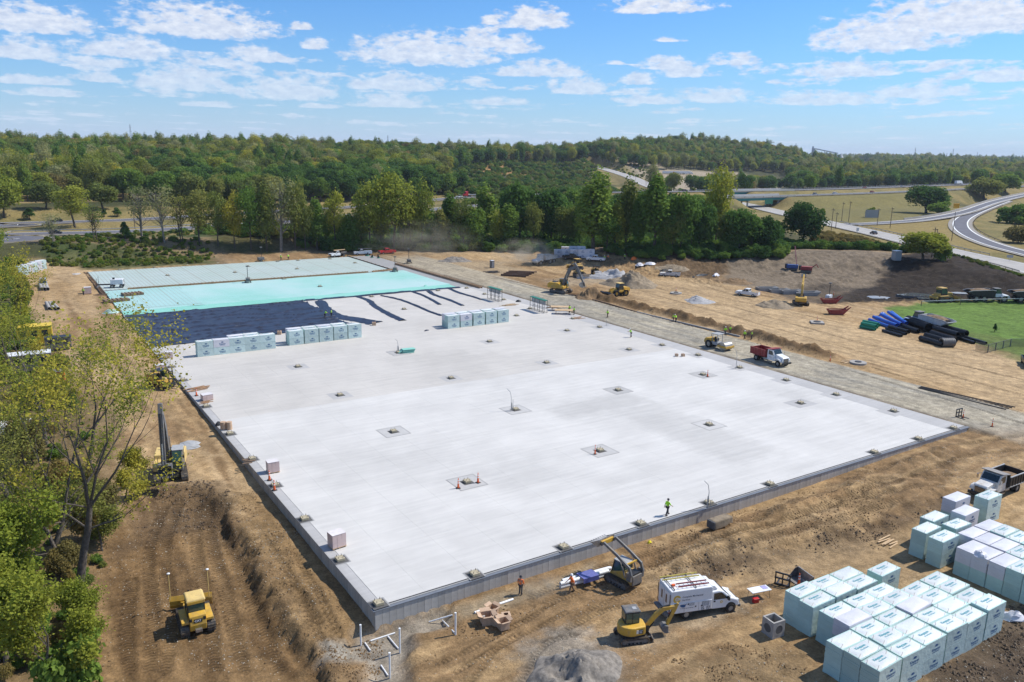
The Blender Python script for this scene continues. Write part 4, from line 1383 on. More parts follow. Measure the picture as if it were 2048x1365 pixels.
TL = [  # key, leaves, foot x, foot y, top y, width, label
 ('broad', 'bright', 8, 436, 343, 64, 'bright green rounded tree at the left edge beyond the highway', None),
 ('broad', 'olive', 92, 418, 359, 62, 'small round olive tree on the meadow edge, right of the bright green one', None),
 ('airy', 'yellow', 150, 455, 366, 74, 'yellow green tree with forked trunk standing before the meadow', None),
 ('broad', 'olive', 206, 418, 361, 60, 'olive round tree at the right end of the meadow', None),
 ('conifer', 'dark', 60, 440, 412, 30, 'dark bushy evergreen beyond the highway at far left', None),
 ('conifer', 'dark', 209, 434, 416, 17, 'small dark evergreen in front of the meadow, left one of two', None),
 ('conifer', 'dark', 234, 434, 412, 24, 'grey green evergreen in front of the meadow, right one of two', None),
 ('conifer', 'dark', 250, 478, 438, 26, 'dark pointed evergreen on the near side of the highway', None),
 ('sparse', 'pale', 105, 484, 420, 44, 'pale thin tree on the near roadside at far left', G0),
 ('sparse', 'olive', 190, 484, 400, 46, 'slender nearly bare tree with forked stem left of the pointed evergreen', G0),
 ('sparse', 'pale', 283, 478, 362, 62, 'pale bare branched tree right of the pointed evergreen', G0),
 ('sparse', 'pale', 330, 482, 358, 72, 'wide pale tree with several leaning stems by the highway', G0),
 ('sparse', 'olive', 362, 488, 378, 48, 'thin olive tree between the two wide pale trees', G0),
 ('airy', 'olive', 400, 492, 372, 62, 'olive tree with bare stems at the right end of the berm', G0),
 ('airy', 'olive', 436, 492, 376, 56, 'olive tree right of the spoil heap on the berm', G0),
 ('airy', 'yellow', 470, 498, 380, 50, 'yellowing tree with upright stems near the berm heap', G0),
 ('airy', 'mid', 503, 500, 366, 56, 'green open tree left of the tall bare stemmed tree', G1),
 ('tall', 'olive', 535, 502, 360, 48, 'tall dark stemmed olive tree behind the far end of the slab', G1),
 ('sparse', 'pale', 566, 502, 340, 84, 'large grey nearly leafless tree behind the far end of the slab', G1),
 ('airy', 'olive', 592, 500, 352, 60, 'olive tree close right of the large grey one', G1),
 ('airy', 'mid', 655, 498, 420, 40, 'low young tree left of the parked white trucks', G1),
 ('airy', 'mid', 690, 498, 428, 56, 'dark leafy bushy tree behind the white flatbed truck', G1),
 ('airy', 'yellow', 742, 502, 352, 84, 'tall yellow green cottonwood behind the red pickup', G1),
 ('airy', 'yellow', 786, 502, 335, 104, 'tallest broad yellow green cottonwood in the row', G1),
 ('airy', 'yellow', 842, 500, 354, 70, 'yellow edged cottonwood just left of the dust haze', G1),
 ('tall', 'mid', 900, 494, 384, 62, 'green tree over a dark thicket right of the cottonwoods', G1),
 ('tall', 'mid', 972, 482, 366, 66, 'slim green tree with layered branches by the highway verge', G1),
 ('broad', 'dark', 1040, 492, 352, 92, 'big dark green tree behind the dust plume', G1),
 ('broad', 'dark', 1098, 496, 370, 84, 'dark rounded tree behind the white wrapped stacks', G1),
 ('airy', 'olive', 1122, 500, 408, 56, 'shorter yellowish tree before the dark rounded tree', G1),
 ('tall', 'mid', 1186, 504, 334, 96, 'tall full green tree behind the white crew pickup', G1),
 ('tall', 'mid', 1160, 502, 395, 50, 'lower green tree left of the tall full one', G1),
 ('tall', 'olive', 1252, 504, 350, 60, 'narrow olive tree right of the tall full green tree', G1),
 ('tall', 'mid', 1306, 506, 342, 78, 'upright tall tree at the middle of the right half of the row', G1),
 ('tall', 'mid', 1275, 506, 380, 46, 'slim tree between the narrow olive and the upright tall tree', G1),
 ('broad', 'mid', 1360, 506, 380, 78, 'leafy green tree left of the yellow topped tree', G1),
 ('airy', 'yellow', 1428, 498, 322, 78, 'yellow topped open tree that stands above the bridge', G1),
 ('broad', 'dark', 1400, 508, 400, 70, 'dark full tree below the yellow topped tree', G1),
 ('broad', 'mid', 1476, 508, 414, 84, 'green round tree in front of the bridge', G1),
 ('broad', 'dark', 1530, 508, 424, 66, 'dark tree right of the bridge', G1),
 ('broad', 'dark', 1602, 494, 398, 88, 'dark pear shaped tree on its own beside the road', None),
 ('broad', 'yellow', 1846, 520, 462, 92, 'yellow green bushy tree by the roadside near the utility pole', None),
 ('shrub', 'mid', 1882, 522, 484, 34, 'small green bush right of the yellow green bushy tree', None),
 ('broad', 'dark', 1852, 427, 368, 86, 'big dark bush on the grass bank above the road', None),
 ('shrub', 'mid', 1878, 428, 402, 50, 'low yellowish bush at the right foot of the dark bank bush', None),
 ('broad', 'olive', 1968, 400, 350, 66, 'dark olive tree at the top of the ramp', None),
 ('broad', 'mid', 2010, 385, 345, 56, 'green tree at the right edge behind the ramp', None),
 ('broad', 'mid', 1606, 378, 340, 48, 'green and yellow tree beside the upper highway', None),
 ('shrub', 'bright', 1740, 435, 414, 22, 'small round tree beside the road sign panel', None),
 ('shrub', 'bright', 1645, 428, 416, 12, 'tiny sapling on the grass bank', None),
 ('conifer', 'dark', 1997, 448, 430, 12, 'small dark conifer inside the ramp loop', None),
 ('shrub', 'mid', 2034, 448, 405, 74, 'wide green thicket inside the ramp loop', None),
 ('shrub', 'brown', 2036, 486, 447, 54, 'brownish thicket at the right edge inside the loop', None),
 ('conifer', 'dark', 1989, 664, 644, 11, 'single small dark conifer on the green field', None),
]
rr_ = random.Random(4)
for k, x_ in enumerate((612, 634, 672, 712, 724, 762, 806, 822, 862, 880, 926, 946, 996, 1016, 1066, 1146, 1214, 1230, 1330, 1344, 1448, 1500)):
 TL.append((('airy', 'tall', 'airy', 'broad')[k % 4], ('olive', 'mid', 'yellow', 'mid', 'olive')[k % 5], x_, 500+(x_ > 1150)*6, rr_.uniform(372, 425)+(x_ > 1420)*20, rr_.uniform(44, 66),
    ('olive', 'green', 'yellowing', 'leafy green', 'pale olive')[k % 5]+' tree filling the row '+('between the berm and the cottonwoods' if x_ < 740 else 'around the cottonwoods' if x_ < 900 else 'behind the dust plume' if x_ < 1100 else 'near the bridge end' if x_ > 1300 else 'behind the white stacks'), G1))
INDIV = 0
for k, (key, lf, bx, by, ty, w, lab, g) in enumerate(TL):
 nm = {'conifer': 'conifer', 'shrub': 'bush', 'sparse': 'bare_tree'}.get(key, 'tree')
 px_tree(nm, key, lf, bx, by, ty, w, lab, k, {'conifer': 'tree', 'shrub': 'bush'}.get(key, 'tree'), g, bark=M_BARKP if lf == 'pale' else None)
 INDIV += 1
# ---- the woods: candidate points, kept clear of roads, fields and the site
def pts_in(poly, px, py):
 ins_ = np.zeros(len(px), bool)
 n = len(poly)
 for i in range(n):
  (ax, ay), (bx, by) = poly[i], poly[(i+1) % n]
  c = (ay > py) != (by > py)
  ins_ ^= c & (px < ax+(py-ay)/((by-ay) or 1e-9)*(bx-ax))
 return ins_
def gz_arr(x, y):
 i = np.clip(np.searchsorted(GX, x)-1, 0, nx-2)
 j = np.clip(np.searchsorted(GY, y)-1, 0, ny-2)
 a_, b_ = (x-GX[i])/(GX[i+1]-GX[i]), (y-GY[j])/(GY[j+1]-GY[j])
 return (ZG[j, i]*(1-a_)+ZG[j, i+1]*a_)*(1-b_)+(ZG[j+1, i]*(1-a_)+ZG[j+1, i+1]*a_)*b_
def to_px(x, y, z):
 z = z-CH
 k = FPX/(y*cp-z*sp)
 return 1024+k*(x*cr-y*sr*sp-z*sr*cp), 682.5+k*(-x*sr-y*cr*sp-z*cr*cp)
RD = road_d.reshape(SHP)
def road_dist(x, y):
 i = np.clip(np.searchsorted(GX, x), 0, nx-1)
 j = np.clip(np.searchsorted(GY, y), 0, ny-1)
 return RD[j, i]
def scatter(r0, r1, step, a0=-38, a1=38, seed=1):
 rs = np.random.RandomState(seed)
 xs = np.arange(-r1, r1, step)
 ys = np.arange(0, r1, step)
 X, Y = np.meshgrid(xs, ys)
 X = (X+rs.uniform(-.5, .5, X.shape)*step*0.95).ravel()
 Y = (Y+rs.uniform(-.5, .5, Y.shape)*step*0.95).ravel()
 r = np.hypot(X, Y)
 a = np.degrees(np.arctan2(X, Y))
 m = (r > r0) & (r <= r1) & (a > a0) & (a < a1)
 return X[m], Y[m]
EXCL = [[(-400, 446), (310, 436), (330, 404), (-400, 404)],                         # meadow
  [(860, 352), (960, 330), (1130, 326), (1170, 330), (1260, 366), (1290, 400), (980, 400), (900, 380)],     # shrubby hillside
  [(1150, 322), (1200, 330), (1240, 336), (1330, 341), (1480, 344), (1570, 348), (1590, 380), (1300, 384), (1255, 372), (1175, 332)],      # quarry yard
  [(1560, 383), (1900, 374), (2400, 356), (2400, 700), (1560, 700), (1380, 400)],
  [(-400, 436), (500, 420), (950, 388), (1400, 384), (1400, 800), (-400, 800)],
  [(1590, 325), (1700, 321), (1775, 338), (1760, 346), (1690, 334), (1600, 330)]]
pts = []
for (r0, r1, st, sd) in ((380, 950, 10.2, 1), (950, 1700, 13.5, 2), (1700, 3000, 20, 3), (3000, 8800, 46, 4)):
 x, y = scatter(r0, r1, st, seed=sd)
 z = gz_arr(x, y)
 px, py = to_px(x, y, z)
 keep = (road_dist(x, y) > 9) & (px > -260) & (px < 2300)
 for pl in EXCL:
  keep &= ~pts_in(pl, px, py)
 x, y, z = x[keep], y[keep], z[keep]
 pts.append(np.stack([x, y, z, np.full(len(x), st)], 1))
W_ = np.concatenate(pts)
wr = np.hypot(W_[:, 0], W_[:, 1])
zn = fbm(W_[:, 0], W_[:, 1], 60, 3, 301)
zn2 = fbm(W_[:, 0], W_[:, 1], 160, 3, 311)
rs = np.random.RandomState(5)
KIN = [('broad', 'dark'), ('broad', 'mid'), ('broad', 'olive'), ('airy', 'olive'), ('airy', 'yellow'), ('airy', 'pale'), ('tall', 'mid'), ('broad', 'brown'), ('shrub', 'mid'), ('shrub', 'olive'), ('shrub', 'dark'), ('broad', 'yellow'), ('shrub', 'bright')]
v_ = 1.5*zn+rs.uniform(-.5, .5, len(W_))
kin = np.select([v_ < -0.42, v_ < -0.06, v_ < 0.16, v_ < 0.28, v_ < 0.34, v_ < 0.50, v_ < 0.62, v_ < 0.72], [0, 1, 2, 3, 7, 11, 5, 4], 6)
scl = (1.10+0.55*rs.rand(len(W_))**1.4)*np.where(W_[:, 3] > 40, 1.9, np.where(W_[:, 3] > 15, 1.35, 1.0))
order = np.argsort(wr)
NIND = 300-INDIV
words = {0: 'dark green', 1: 'mid green', 2: 'olive', 3: 'open olive', 7: 'brownish', 11: 'yellowing', 5: 'pale thin', 4: 'open yellow', 6: 'slim green'}
TAKEN = np.zeros(len(W_), bool)
cnt = 0
for i in order:
 x, y, z, st = W_[i]
 px, py = to_px(np.array([x]), np.array([y]), np.array([z]))
 if not (-40 < px[0] < 2090):
  continue
 key, lf = KIN[kin[i]]
 _, _, h0, w0 = PROTO[key][0]
 zone = 'beyond the meadow' if px[0] < 350 else ('beyond the berm' if px[0] < 640 else ('behind the cottonwoods' if px[0] < 960 else 'beyond the bridge'))
 make_tree('tree', key, int(i), lf, (x, y, z), h0*scl[i], w0*scl[i], words[int(kin[i])]+' tree fronting the woods, '+zone, 'tree', 'trees at the front of the woods')
 TAKEN[i] = True
 cnt += 1
 if cnt >= NIND:
  break
def instancer(name, pos, idx, rot, sc, protos, label=None):
 me = bpy.data.meshes.new(name)
 me.from_pydata(np.asarray(pos, float).tolist(), [], [])
 for nm, ty, arr, at in (('idx', 'INT', np.asarray(idx, np.int32), 'value'), ('rot', 'FLOAT', np.asarray(rot, np.float32), 'value'), ('scl', 'FLOAT', np.asarray(sc, np.float32), 'value')):
  a_ = me.attributes.new(nm, ty, 'POINT')
  a_.data.foreach_set(at, arr)
 o = bpy.data.objects.new(name, me)
 C.objects.link(o)
 col = bpy.data.collections.new(name+' kinds')
 for k, (meshes) in enumerate(protos):
  po = bpy.data.objects.new('kind_%02d' % k, meshes)
  col.objects.link(po)
 ng = bpy.data.node_groups.new(name, 'GeometryNodeTree')
 ng.interface.new_socket('Geometry', in_out='INPUT', socket_type='NodeSocketGeometry')
 ng.interface.new_socket('Geometry', in_out='OUTPUT', socket_type='NodeSocketGeometry')
 N, L = ng.nodes, ng.links
 gi, go = N.new('NodeGroupInput'), N.new('NodeGroupOutput')
 ip = N.new('GeometryNodeInstanceOnPoints')
 ci = N.new('GeometryNodeCollectionInfo')
 ci.inputs['Collection'].default_value = col
 ci.inputs['Separate Children'].default_value = True
 ci.inputs['Reset Children'].default_value = True
 L.new(gi.outputs[0], ip.inputs['Points'])
 L.new(ci.outputs[0], ip.inputs['Instance'])
 ip.inputs['Pick Instance'].default_value = True
 def attr(nm, ty):
  n = N.new('GeometryNodeInputNamedAttribute')
  n.data_type = ty
  n.inputs['Name'].default_value = nm
  return n.outputs[0]
 L.new(attr('idx', 'INT'), ip.inputs['Instance Index'])
 cx = N.new('ShaderNodeCombineXYZ')
 L.new(attr('rot', 'FLOAT'), cx.inputs[2])
 L.new(cx.outputs[0], ip.inputs['Rotation'])
 L.new(attr('scl', 'FLOAT'), ip.inputs['Scale'])
 L.new(ip.outputs[0], go.inputs[0])
 md = o.modifiers.new('instances', 'NODES')
 md.node_group = ng
 return tag(o, label, kind='stuff')
def joined(key, var, lf, bark=M_BARK):
 cm, tm, h0, w0 = PROTO[key][var % len(PROTO[key])]
 me = cm.copy()
 me.materials.clear()
 me.materials.append(LM[lf])
 if key == 'shrub':
  return me
 bm = bmesh.new()
 bm.from_mesh(me)
 n0 = len(bm.faces)
 bm.from_mesh(tm)
 bm.faces.ensure_lookup_table()
 for f in bm.faces[n0:]:
  f.material_index = 1
 bm.to_mesh(me)
 bm.free()
 me.materials.append(bark)
 return me
KM = [joined(k, i, l) for i, (k, l) in enumerate(KIN)]
m = ~TAKEN
instancer('woods', W_[m, :3], kin[m], rs.uniform(0, 6.28, m.sum()), scl[m], KM, 'woods rolling away to the horizon behind the highway')
# ---- undergrowth
def bush_strip(poly, z, step, smin, smax, kinds, seed, zoff=0.0, jitterpoly=None):
 rs = np.random.RandomState(seed)
 P = np.array(pxp(poly, z))
 lo, hi = P.min(0), P.max(0)
 n = int((hi[0]-lo[0])*(hi[1]-lo[1])/step**2*1.15)
 X, Y = rs.uniform(lo[0], hi[0], n), rs.uniform(lo[1], hi[1], n)
 k = pts_in([tuple(p) for p in P], X, Y) & (road_dist(X, Y) > 2.5)
 X, Y = X[k], Y[k]
 return X, Y, gz_arr(X, Y)+zoff, rs.choice(kinds, len(X)), smin+(smax-smin)*rs.rand(len(X))**1.6
def bush_stuff(name, label, strips):
 A = [np.concatenate([s[i] for s in strips]) for i in range(5)]
 return instancer(name, np.stack(A[:3], 1), A[3], NR.uniform(0, 6.28, len(A[0])), A[4], KM, label)
bush_stuff('undergrowth', 'dark undergrowth along the foot of the tree row behind the site', [
 bush_strip([(400, 474), (640, 470), (1010, 470), (1010, 503), (700, 505), (480, 502), (400, 490)], 0, 3.0, 0.7, 1.5, [8, 10, 9, 8], 1),
 bush_strip([(1000, 478), (1560, 482), (1560, 516), (1300, 513), (1000, 505)], 0, 2.8, 0.7, 1.5, [8, 10, 10, 8], 2),
 bush_strip([(1540, 490), (1660, 496), (1800, 508), (1880, 518), (1880, 524), (1760, 521), (1540, 514)], 0, 2.6, 0.7, 1.2, [8, 10, 8], 3),
 bush_strip([(60, 468), (400, 462), (400, 484), (200, 486), (60, 480)], 0, 4.2, 0.25, 0.6, [8, 9, 10], 4),
 bush_strip([(1020, 440), (1420, 440), (1420, 482), (1020, 478)], 0, 6, 0.8, 1.5, [8, 10, 0, 1, 9], 5),
 bush_strip([(1420, 446), (1560, 450), (1560, 482), (1420, 482)], 0, 5, 0.8, 1.3, [8, 10, 9], 6),
 bush_strip([(1215, 499), (1570, 506), (1570, 516), (1300, 514), (1215, 508)], 3, 2.4, 0.6, 1.3, [8, 10, 10, 8], 7)])
bush_stuff('hillside_shrubs', 'low shrubs covering the open hillside behind the trees', [
 bush_strip([(870, 352), (960, 332), (1120, 328), (1165, 333), (1250, 370), (1270, 396), (1000, 398), (900, 384)], 9, 9, 0.8, 1.9, [8, 9, 10, 8, 9], 6),
 bush_strip([(1255, 374), (1560, 372), (1590, 380), (1320, 386)], 6, 7, 0.6, 1.4, [8, 9, 10], 7),
 bush_strip([(1200, 336), (1330, 342), (1300, 352), (1240, 345)], 12, 12, 0.5, 1.0, [8, 9], 8)])
bush_stuff('berm_weeds', 'green weeds and brush on the slope of the berm', [
 bush_strip([(78, 505), (150, 499), (415, 497), (430, 506), (405, 516), (310, 520), (180, 527), (100, 523)], 1.8, 1.5, 0.12, 0.44, [8, 12, 9, 9], 9)])
bush_stuff('roadside_weeds', 'bright weeds along the road behind the dark embankment', [
 bush_strip([(1885, 513), (1960, 526), (2100, 556), (2100, 590), (2048, 575), (1940, 545), (1885, 525)], 0.3, 1.5, 0.16, 0.34, [8, 9], 10),
 bush_strip([(1640, 476), (1760, 497), (1740, 503), (1620, 492)], 0, 1.8, 0.2, 0.4, [7, 7], 11)])
# ------------------------------------------------------------------ the big trees close to the camera on the left
def grow(seed, H, lean, spread, nleaf, leaf, r0, levels=5, low=0.25, dens=1.0, split=2):
 rs = random.Random(seed)
 nr = np.random.RandomState(seed)
 mb = MB()
 tips = []
 def branch(p, d, L, r, lev):
  n = 4 if lev < 2 else 3
  pts, rad = [p], [r]
  q, dd = p.copy(), d.copy()
  for k in range(n):
   dd = (dd+Vector((rs.uniform(-1, 1), rs.uniform(-1, 1), rs.uniform(-0.5, 0.9)))*0.13).normalized()
   q = q+dd*(L/n)
   pts.append(q.copy())
   rad.append(r*(1-0.42*(k+1)/n))
  mb.tube(pts, rad, 7 if lev == 0 else (5 if lev < 3 else 3), cap=False)
  if lev >= 2:
   for k in range(2, len(pts)):
    tips.append((pts[k], lev, L))
  if lev >= levels:
   return
  nb = split if lev == 0 else rs.choice((2, 3, 3))
  for k in range(nb):
   t = 1.0 if k == 0 else rs.uniform(0.45 if lev else 0.6, 0.95)
   i = min(len(pts)-1, max(1, int(round(t*n))))
   ax = Vector((rs.uniform(-1, 1), rs.uniform(-1, 1), rs.uniform(-0.2, 0.4))).normalized()
   nd = (dd+ax*(spread*(0.55 if k == 0 else 1.0))+Vector((0, 0, 0.16))).normalized()
   branch(pts[i], nd, L*rs.uniform(0.62, 0.82), rad[i]*(0.78 if k == 0 else 0.6), lev+1)
  if lev == 0:
   for k in range(3):
    i = rs.randint(2, n)
    ax = Vector((rs.uniform(-1, 1), rs.uniform(-1, 1), 0.3)).normalized()
    branch(pts[i], ax, L*0.4, rad[i]*0.35, lev+2)
 d0 = Vector((lean[0], lean[1], 1)).normalized()
 branch(Vector((0, 0, -0.4)), d0, H*0.36, r0, 0)
 T = np.array([t[0] for t in tips])
 w = np.array([0.4 if t[1] == 2 else 1.0 for t in tips])
 pick = nr.choice(len(T), nleaf, p=w/w.sum())
 P = T[pick]+nr.randn(nleaf, 3)*np.array((0.42, 0.42, 0.36))*dens
 Nn = nr.randn(nleaf, 3)+np.array((0.2, 0.1, 0.8))
 Nn /= np.linalg.norm(Nn, axis=1)[:, None]
 crown = quads_mesh('crown', leaf_quads(P, Nn, leaf, nr, 1.0), None)
 return mb.mesh('trunk', M_BARK, 60), crown
BIG = [grow(21, 21, (0.30, 0.12), 0.66, 4600, 0.19, 0.36, 6, dens=0.9, split=3),
  grow(22, 20, (0.05, 0.05), 0.60, 6000, 0.19, 0.30, 6, dens=1.0, split=3),
  grow(23, 14, (-0.05, 0.1), 0.75, 19000, 0.25, 0.28, 5, dens=1.1),
  grow(24, 10, (0.1, 0.0), 0.8, 11000, 0.22, 0.16, 4, dens=1.3)]
M_BARKN = mat('grey brown bark', (0.115, 0.095, 0.075), 0.95, var=0.35, scale=5)
def near_tree(k, leafm, x, y, rz, sc, label, cat='tree', name='tree'):
 t = thing(name, label, cat, (x, y, gz(x, y)-0.2), rz)
 tr, cm = BIG[k]
 for nm, me, m in (('trunk', tr, M_BARKN), ('crown', cm, LM[leafm])):
  if not me.materials:
   me.materials.append(m)
  o = bpy.data.objects.new(nm, me)
  C.objects.link(o)
  o.parent = t
  o.scale = (sc, sc, sc) if not isinstance(sc, tuple) else sc
  o.material_slots[0].link = 'OBJECT'
  o.material_slots[0].material = m
 return t
NEAR = [(0, 'yellow', 152, 1178, 0.0, 1.08, 'leaning tree with forked dark trunk reaching over the haul road'),
  (1, 'yellow', 96, 1150, 1.0, 1.0, 'tall thin leaved tree left of the leaning tree'),
  (1, 'olive', 132, 1150, 3.3, 0.75, 'straight dark stemmed olive tree behind the leaning tree'),
  (0, 'yellow', 175, 975, 0.6, 0.85, 'sparse yellow tree in front of the white roofed trailer'),
  (1, 'yellow', 30, 1020, 4.1, 1.0, 'tall olive tree at the left edge below the yellow cabin'),
  (2, 'bright', 10, 1330, 0.3, 0.85, 'dense bright green tree in the bottom left corner'),
  (2, 'bright', 118, 1390, 2.4, 0.72, 'bushy bright green tree beside the haul road at the bottom'),
  (2, 'mid', -40, 1200, 1.4, 1.0, 'dense green tree at the left edge above the corner one'),
  (3, 'bright', 150, 1300, 1.0, 0.6, 'low leafy sapling on the haul road edge left of the bulldozer'),
  (3, 'olive', 205, 1100, 2.0, 0.7, 'small olive thicket at the foot of the leaning tree'),
  (2, 'olive', -60, 840, 5.0, 0.9, 'olive tree at the left edge beside the yellow cabin'),
  (2, 'yellow', 20, 690, 2.2, 1.05, 'yellow leaved tree at the left edge below the far pallets'),
  (2, 'bright', -15, 625, 3.2, 1.15, 'tall bright tree at the left edge near the white wrapped stacks'),
  (1, 'yellow', 30, 770, 5.1, 1.0, 'yellowing tree in front of the yellow cabin'),
  (1, 'yellow', 95, 900, 2.7, 0.9, 'thin yellowing tree between the parked trailers'),
  (3, 'yellow', 250, 1010, 0.2, 0.6, 'thin yellow sapling beside the large excavator'),
  (3, 'brown', 60, 960, 4.2, 0.85, 'low rusty bush among the parked trailers')]
for k, lf, px, py, rz, sc, lab in NEAR:
 x, y = flat(px, py, -1.8)
 near_tree(k, lf, x, y, rz, sc, lab)
# a conifer-like feathery bush at the bottom
px_tree('bush', 'shrub', 'mid', 150, 1385, 1265, 120, 'feathery dark green bush at the bottom edge left of the haul road', 0, 'bush')
bush_stuff('brush', 'low brush and weeds under the trees at the left', [
 bush_strip([(-200, 1365), (60, 1365), (170, 1320), (190, 1230), (215, 1090), (225, 1000), (150, 960), (60, 1020), (-300, 1100)], -1.8, 1.7, 0.10, 0.34, [8, 9, 8, 7], 21),
 bush_strip([(-300, 1100), (60, 1010), (190, 960), (180, 820), (60, 720), (-200, 760)], -1.5, 2.6, 0.12, 0.40, [8, 9, 7, 9], 22),
 bush_strip([(-200, 760), (60, 720), (60, 600), (40, 540), (-200, 560)], -1.0, 2.6, 0.3, 0.8, [8, 9, 8], 23)])
def lumps(name, label, poly_list, seed, colmat, smin, smax, n):
 rs = np.random.RandomState(seed)
 V, F = [], []
 base = np.array([(0, 0, 0.8), (0.9, 0, 0.1), (0.1, 0.95, 0.05), (-0.85, 0.1, 0.1), (0, -0.9, 0.1), (0, 0, -0.6)])
 tri = [(0, 1, 2), (0, 2, 3), (0, 3, 4), (0, 4, 1), (5, 2, 1), (5, 3, 2), (5, 4, 3), (5, 1, 4)]
 for poly, z, k in poly_list:
  P = [tuple(p) for p in pxp(poly, z)]
  A = np.array(P)
  lo, hi = A.min(0), A.max(0)
  m = int(n*k)
  X, Y = rs.uniform(lo[0]-2, hi[0]+2, m*6), rs.uniform(lo[1]-2, hi[1]+2, m*6)
  wx, wy = X+fbm(X, Y, 2.5, 3, seed+3)*3.5, Y+fbm(X, Y, 2.5, 3, seed+4)*3.5
  q = pts_in(P, wx, wy) & (fbm(X, Y, 3.0, 3, seed)+0.35*rs.rand(len(X)) > 0.14)
  X, Y = X[q][:m], Y[q][:m]
  zz = gz_arr(X, Y)
  for x, y, h in zip(X, Y, zz):
   s = smin+(smax-smin)*rs.rand()**4
   o = len(V)
   b = base*(0.7+0.6*rs.rand(6, 1))*s*np.array((1, 1, 0.8))
   V += [(x+a_[0], y+a_[1], h+a_[2]+s*0.15) for a_ in b]
   F += [(i+o, j+o, l+o) for i, j, l in tri]
 mb = MB()
 mb.v, mb.f = V, F
 return tag(mb.build(name, colmat), label, kind='stuff')
M_CLOD = mat('clods of soil', (0.19, 0.115, 0.05), 0.95, var=0.45, scale=1.2)
M_STONE = mat('loose stones', (0.40, 0.35, 0.27), 0.9, var=0.3, scale=1.5)
M_DCLOD = mat('dark clods', (0.11, 0.075, 0.045), 0.95, var=0.4, scale=1.2)
lumps('soil_clods', 'clods of soil strewn over the rough ground', [
 ([(470, 1000), (520, 985), (640, 1120), (735, 1255), (690, 1310), (600, 1260), (510, 1110)], -1, 1.3),
 ([(215, 1110), (300, 1000), (440, 1000), (500, 1130), (620, 1330), (200, 1365)], -3.3, 0.7),
 ([(1380, 1330), (1480, 1300), (1640, 1340), (1640, 1400), (1380, 1400)], -1.3, 0.8),
 ([(1240, 1110), (1560, 1020), (1760, 965), (1900, 985), (1880, 1010), (1640, 1095), (1330, 1150)], -1, 1.6),
 ([(1340, 1050), (1560, 990), (1740, 935), (1740, 960), (1560, 1030), (1360, 1090)], -1, 0.9),
 ([(640, 1310), (720, 1290), (740, 1380), (640, 1380)], -1.6, 0.5), ([(900, 1260), (1050, 1200), (1100, 1230), (900, 1340)], -1.4, 0.3)], 31, M_CLOD, 0.02, 0.13, 2400)
lumps('dark_clods', 'dark clods on the banks and spoil heaps', [
 ([(1300, 1160), (1450, 1115), (1700, 1065), (1880, 1015), (1925, 1010), (1740, 1085), (1640, 1105), (1400, 1165)], -1, 1.4),
 ([(1835, 1400), (1850, 1335), (1940, 1270), (2020, 1215), (2100, 1215), (2100, 1420)], -1.3, 1.6),
 ([(1160, 584), (1225, 596), (1400, 636), (1660, 700), (1655, 720), (1500, 682), (1300, 630), (1150, 596)], -.3, 1.3),
 ([(270, 1020), (300, 985), (440, 980), (480, 1050), (300, 1060)], -2, 0.7)], 32, M_DCLOD, 0.03, 0.20, 1500)
lumps('loose_stones', 'small pale stones scattered on the soil', [
 ([(200, 1365), (215, 1110), (300, 1000), (440, 1000), (520, 1150), (640, 1365)], -3.3, 1.0), ([(470, 1000), (540, 1000), (735, 1255), (690, 1310), (600, 1260)], -1, 0.8),
 ([(820, 1365), (1100, 1180), (1400, 1090), (1640, 1100), (1500, 1220), (1640, 1365)], -1.3, 0.9), ([(1850, 1400), (1940, 1270), (2100, 1215), (2100, 1420)], -1.3, 0.6),
 ([(1640, 980), (1900, 900), (2048, 900), (2048, 960), (1900, 970)], -0.9, 0.5)], 33, M_STONE, 0.02, 0.09, 1800)
# ------------------------------------------------------------------ machines and vehicles (front towards +X)
M_YEL = mat('machine yellow', (0.58, 0.34, 0.04), 0.55, var=0.14, scale=1.5, dirt=0.42)
M_YELD = mat('dusty machine yellow', (0.52, 0.32, 0.06), 0.75, var=0.15, scale=1.5, dirt=0.55)
M_YELP = mat('sun bleached yellow', (0.66, 0.47, 0.17), 0.6, var=0.10, scale=1.5, dirt=0.2)
M_BLK = mat('black paint', (0.022, 0.022, 0.023), 0.45, var=0.2)
M_GREY = mat('grey machine paint', (0.13, 0.13, 0.13), 0.6, var=0.2, dirt=0.4)
M_LGREY = mat('light grey paint', (0.36, 0.36, 0.35), 0.55, var=0.1, dirt=0.2)
M_RUB = mat('tyre rubber', (0.022, 0.021, 0.020), 0.9, var=0.25, dirt=0.30)
M_RIM = mat('steel rim', (0.40, 0.38, 0.34), 0.5, 0.3, dirt=0.25)
M_TRK = mat('steel crawler track', (0.085, 0.075, 0.065), 0.6, 0.5, var=0.3, scale=6, dirt=0.45)
M_BARE = mat('worn bare steel', (0.40, 0.375, 0.34), 0.42, 0.7, var=0.25, scale=2, dirt=0.3)
M_CHR = mat('hydraulic rod', (0.62, 0.62, 0.62), 0.2, 1.0, var=0.05)
M_GLS = mat('dark glass', (0.018, 0.030, 0.032), 0.06, var=0.2, spec=0.8)
M_GLG = mat('green tinted glass', (0.035, 0.085, 0.070), 0.08, var=0.2, spec=0.8)
M_WHT = mat('white paint', (0.74, 0.74, 0.73), 0.35, var=0.04, dirt=0.08)
M_WHTD = mat('dusty white paint', (0.62, 0.60, 0.56), 0.55, var=0.08, dirt=0.35)
M_RED = mat('red paint', (0.50, 0.022, 0.028), 0.35, var=0.10, dirt=0.06)
M_DRED = mat('worn dark red paint', (0.27, 0.035, 0.030), 0.6, var=0.2, dirt=0.25)
M_SILV = mat('silver paint', (0.42, 0.43, 0.45), 0.35, 0.4, var=0.05)
M_DKB = mat('dark car paint', (0.025, 0.027, 0.032), 0.25, var=0.1)
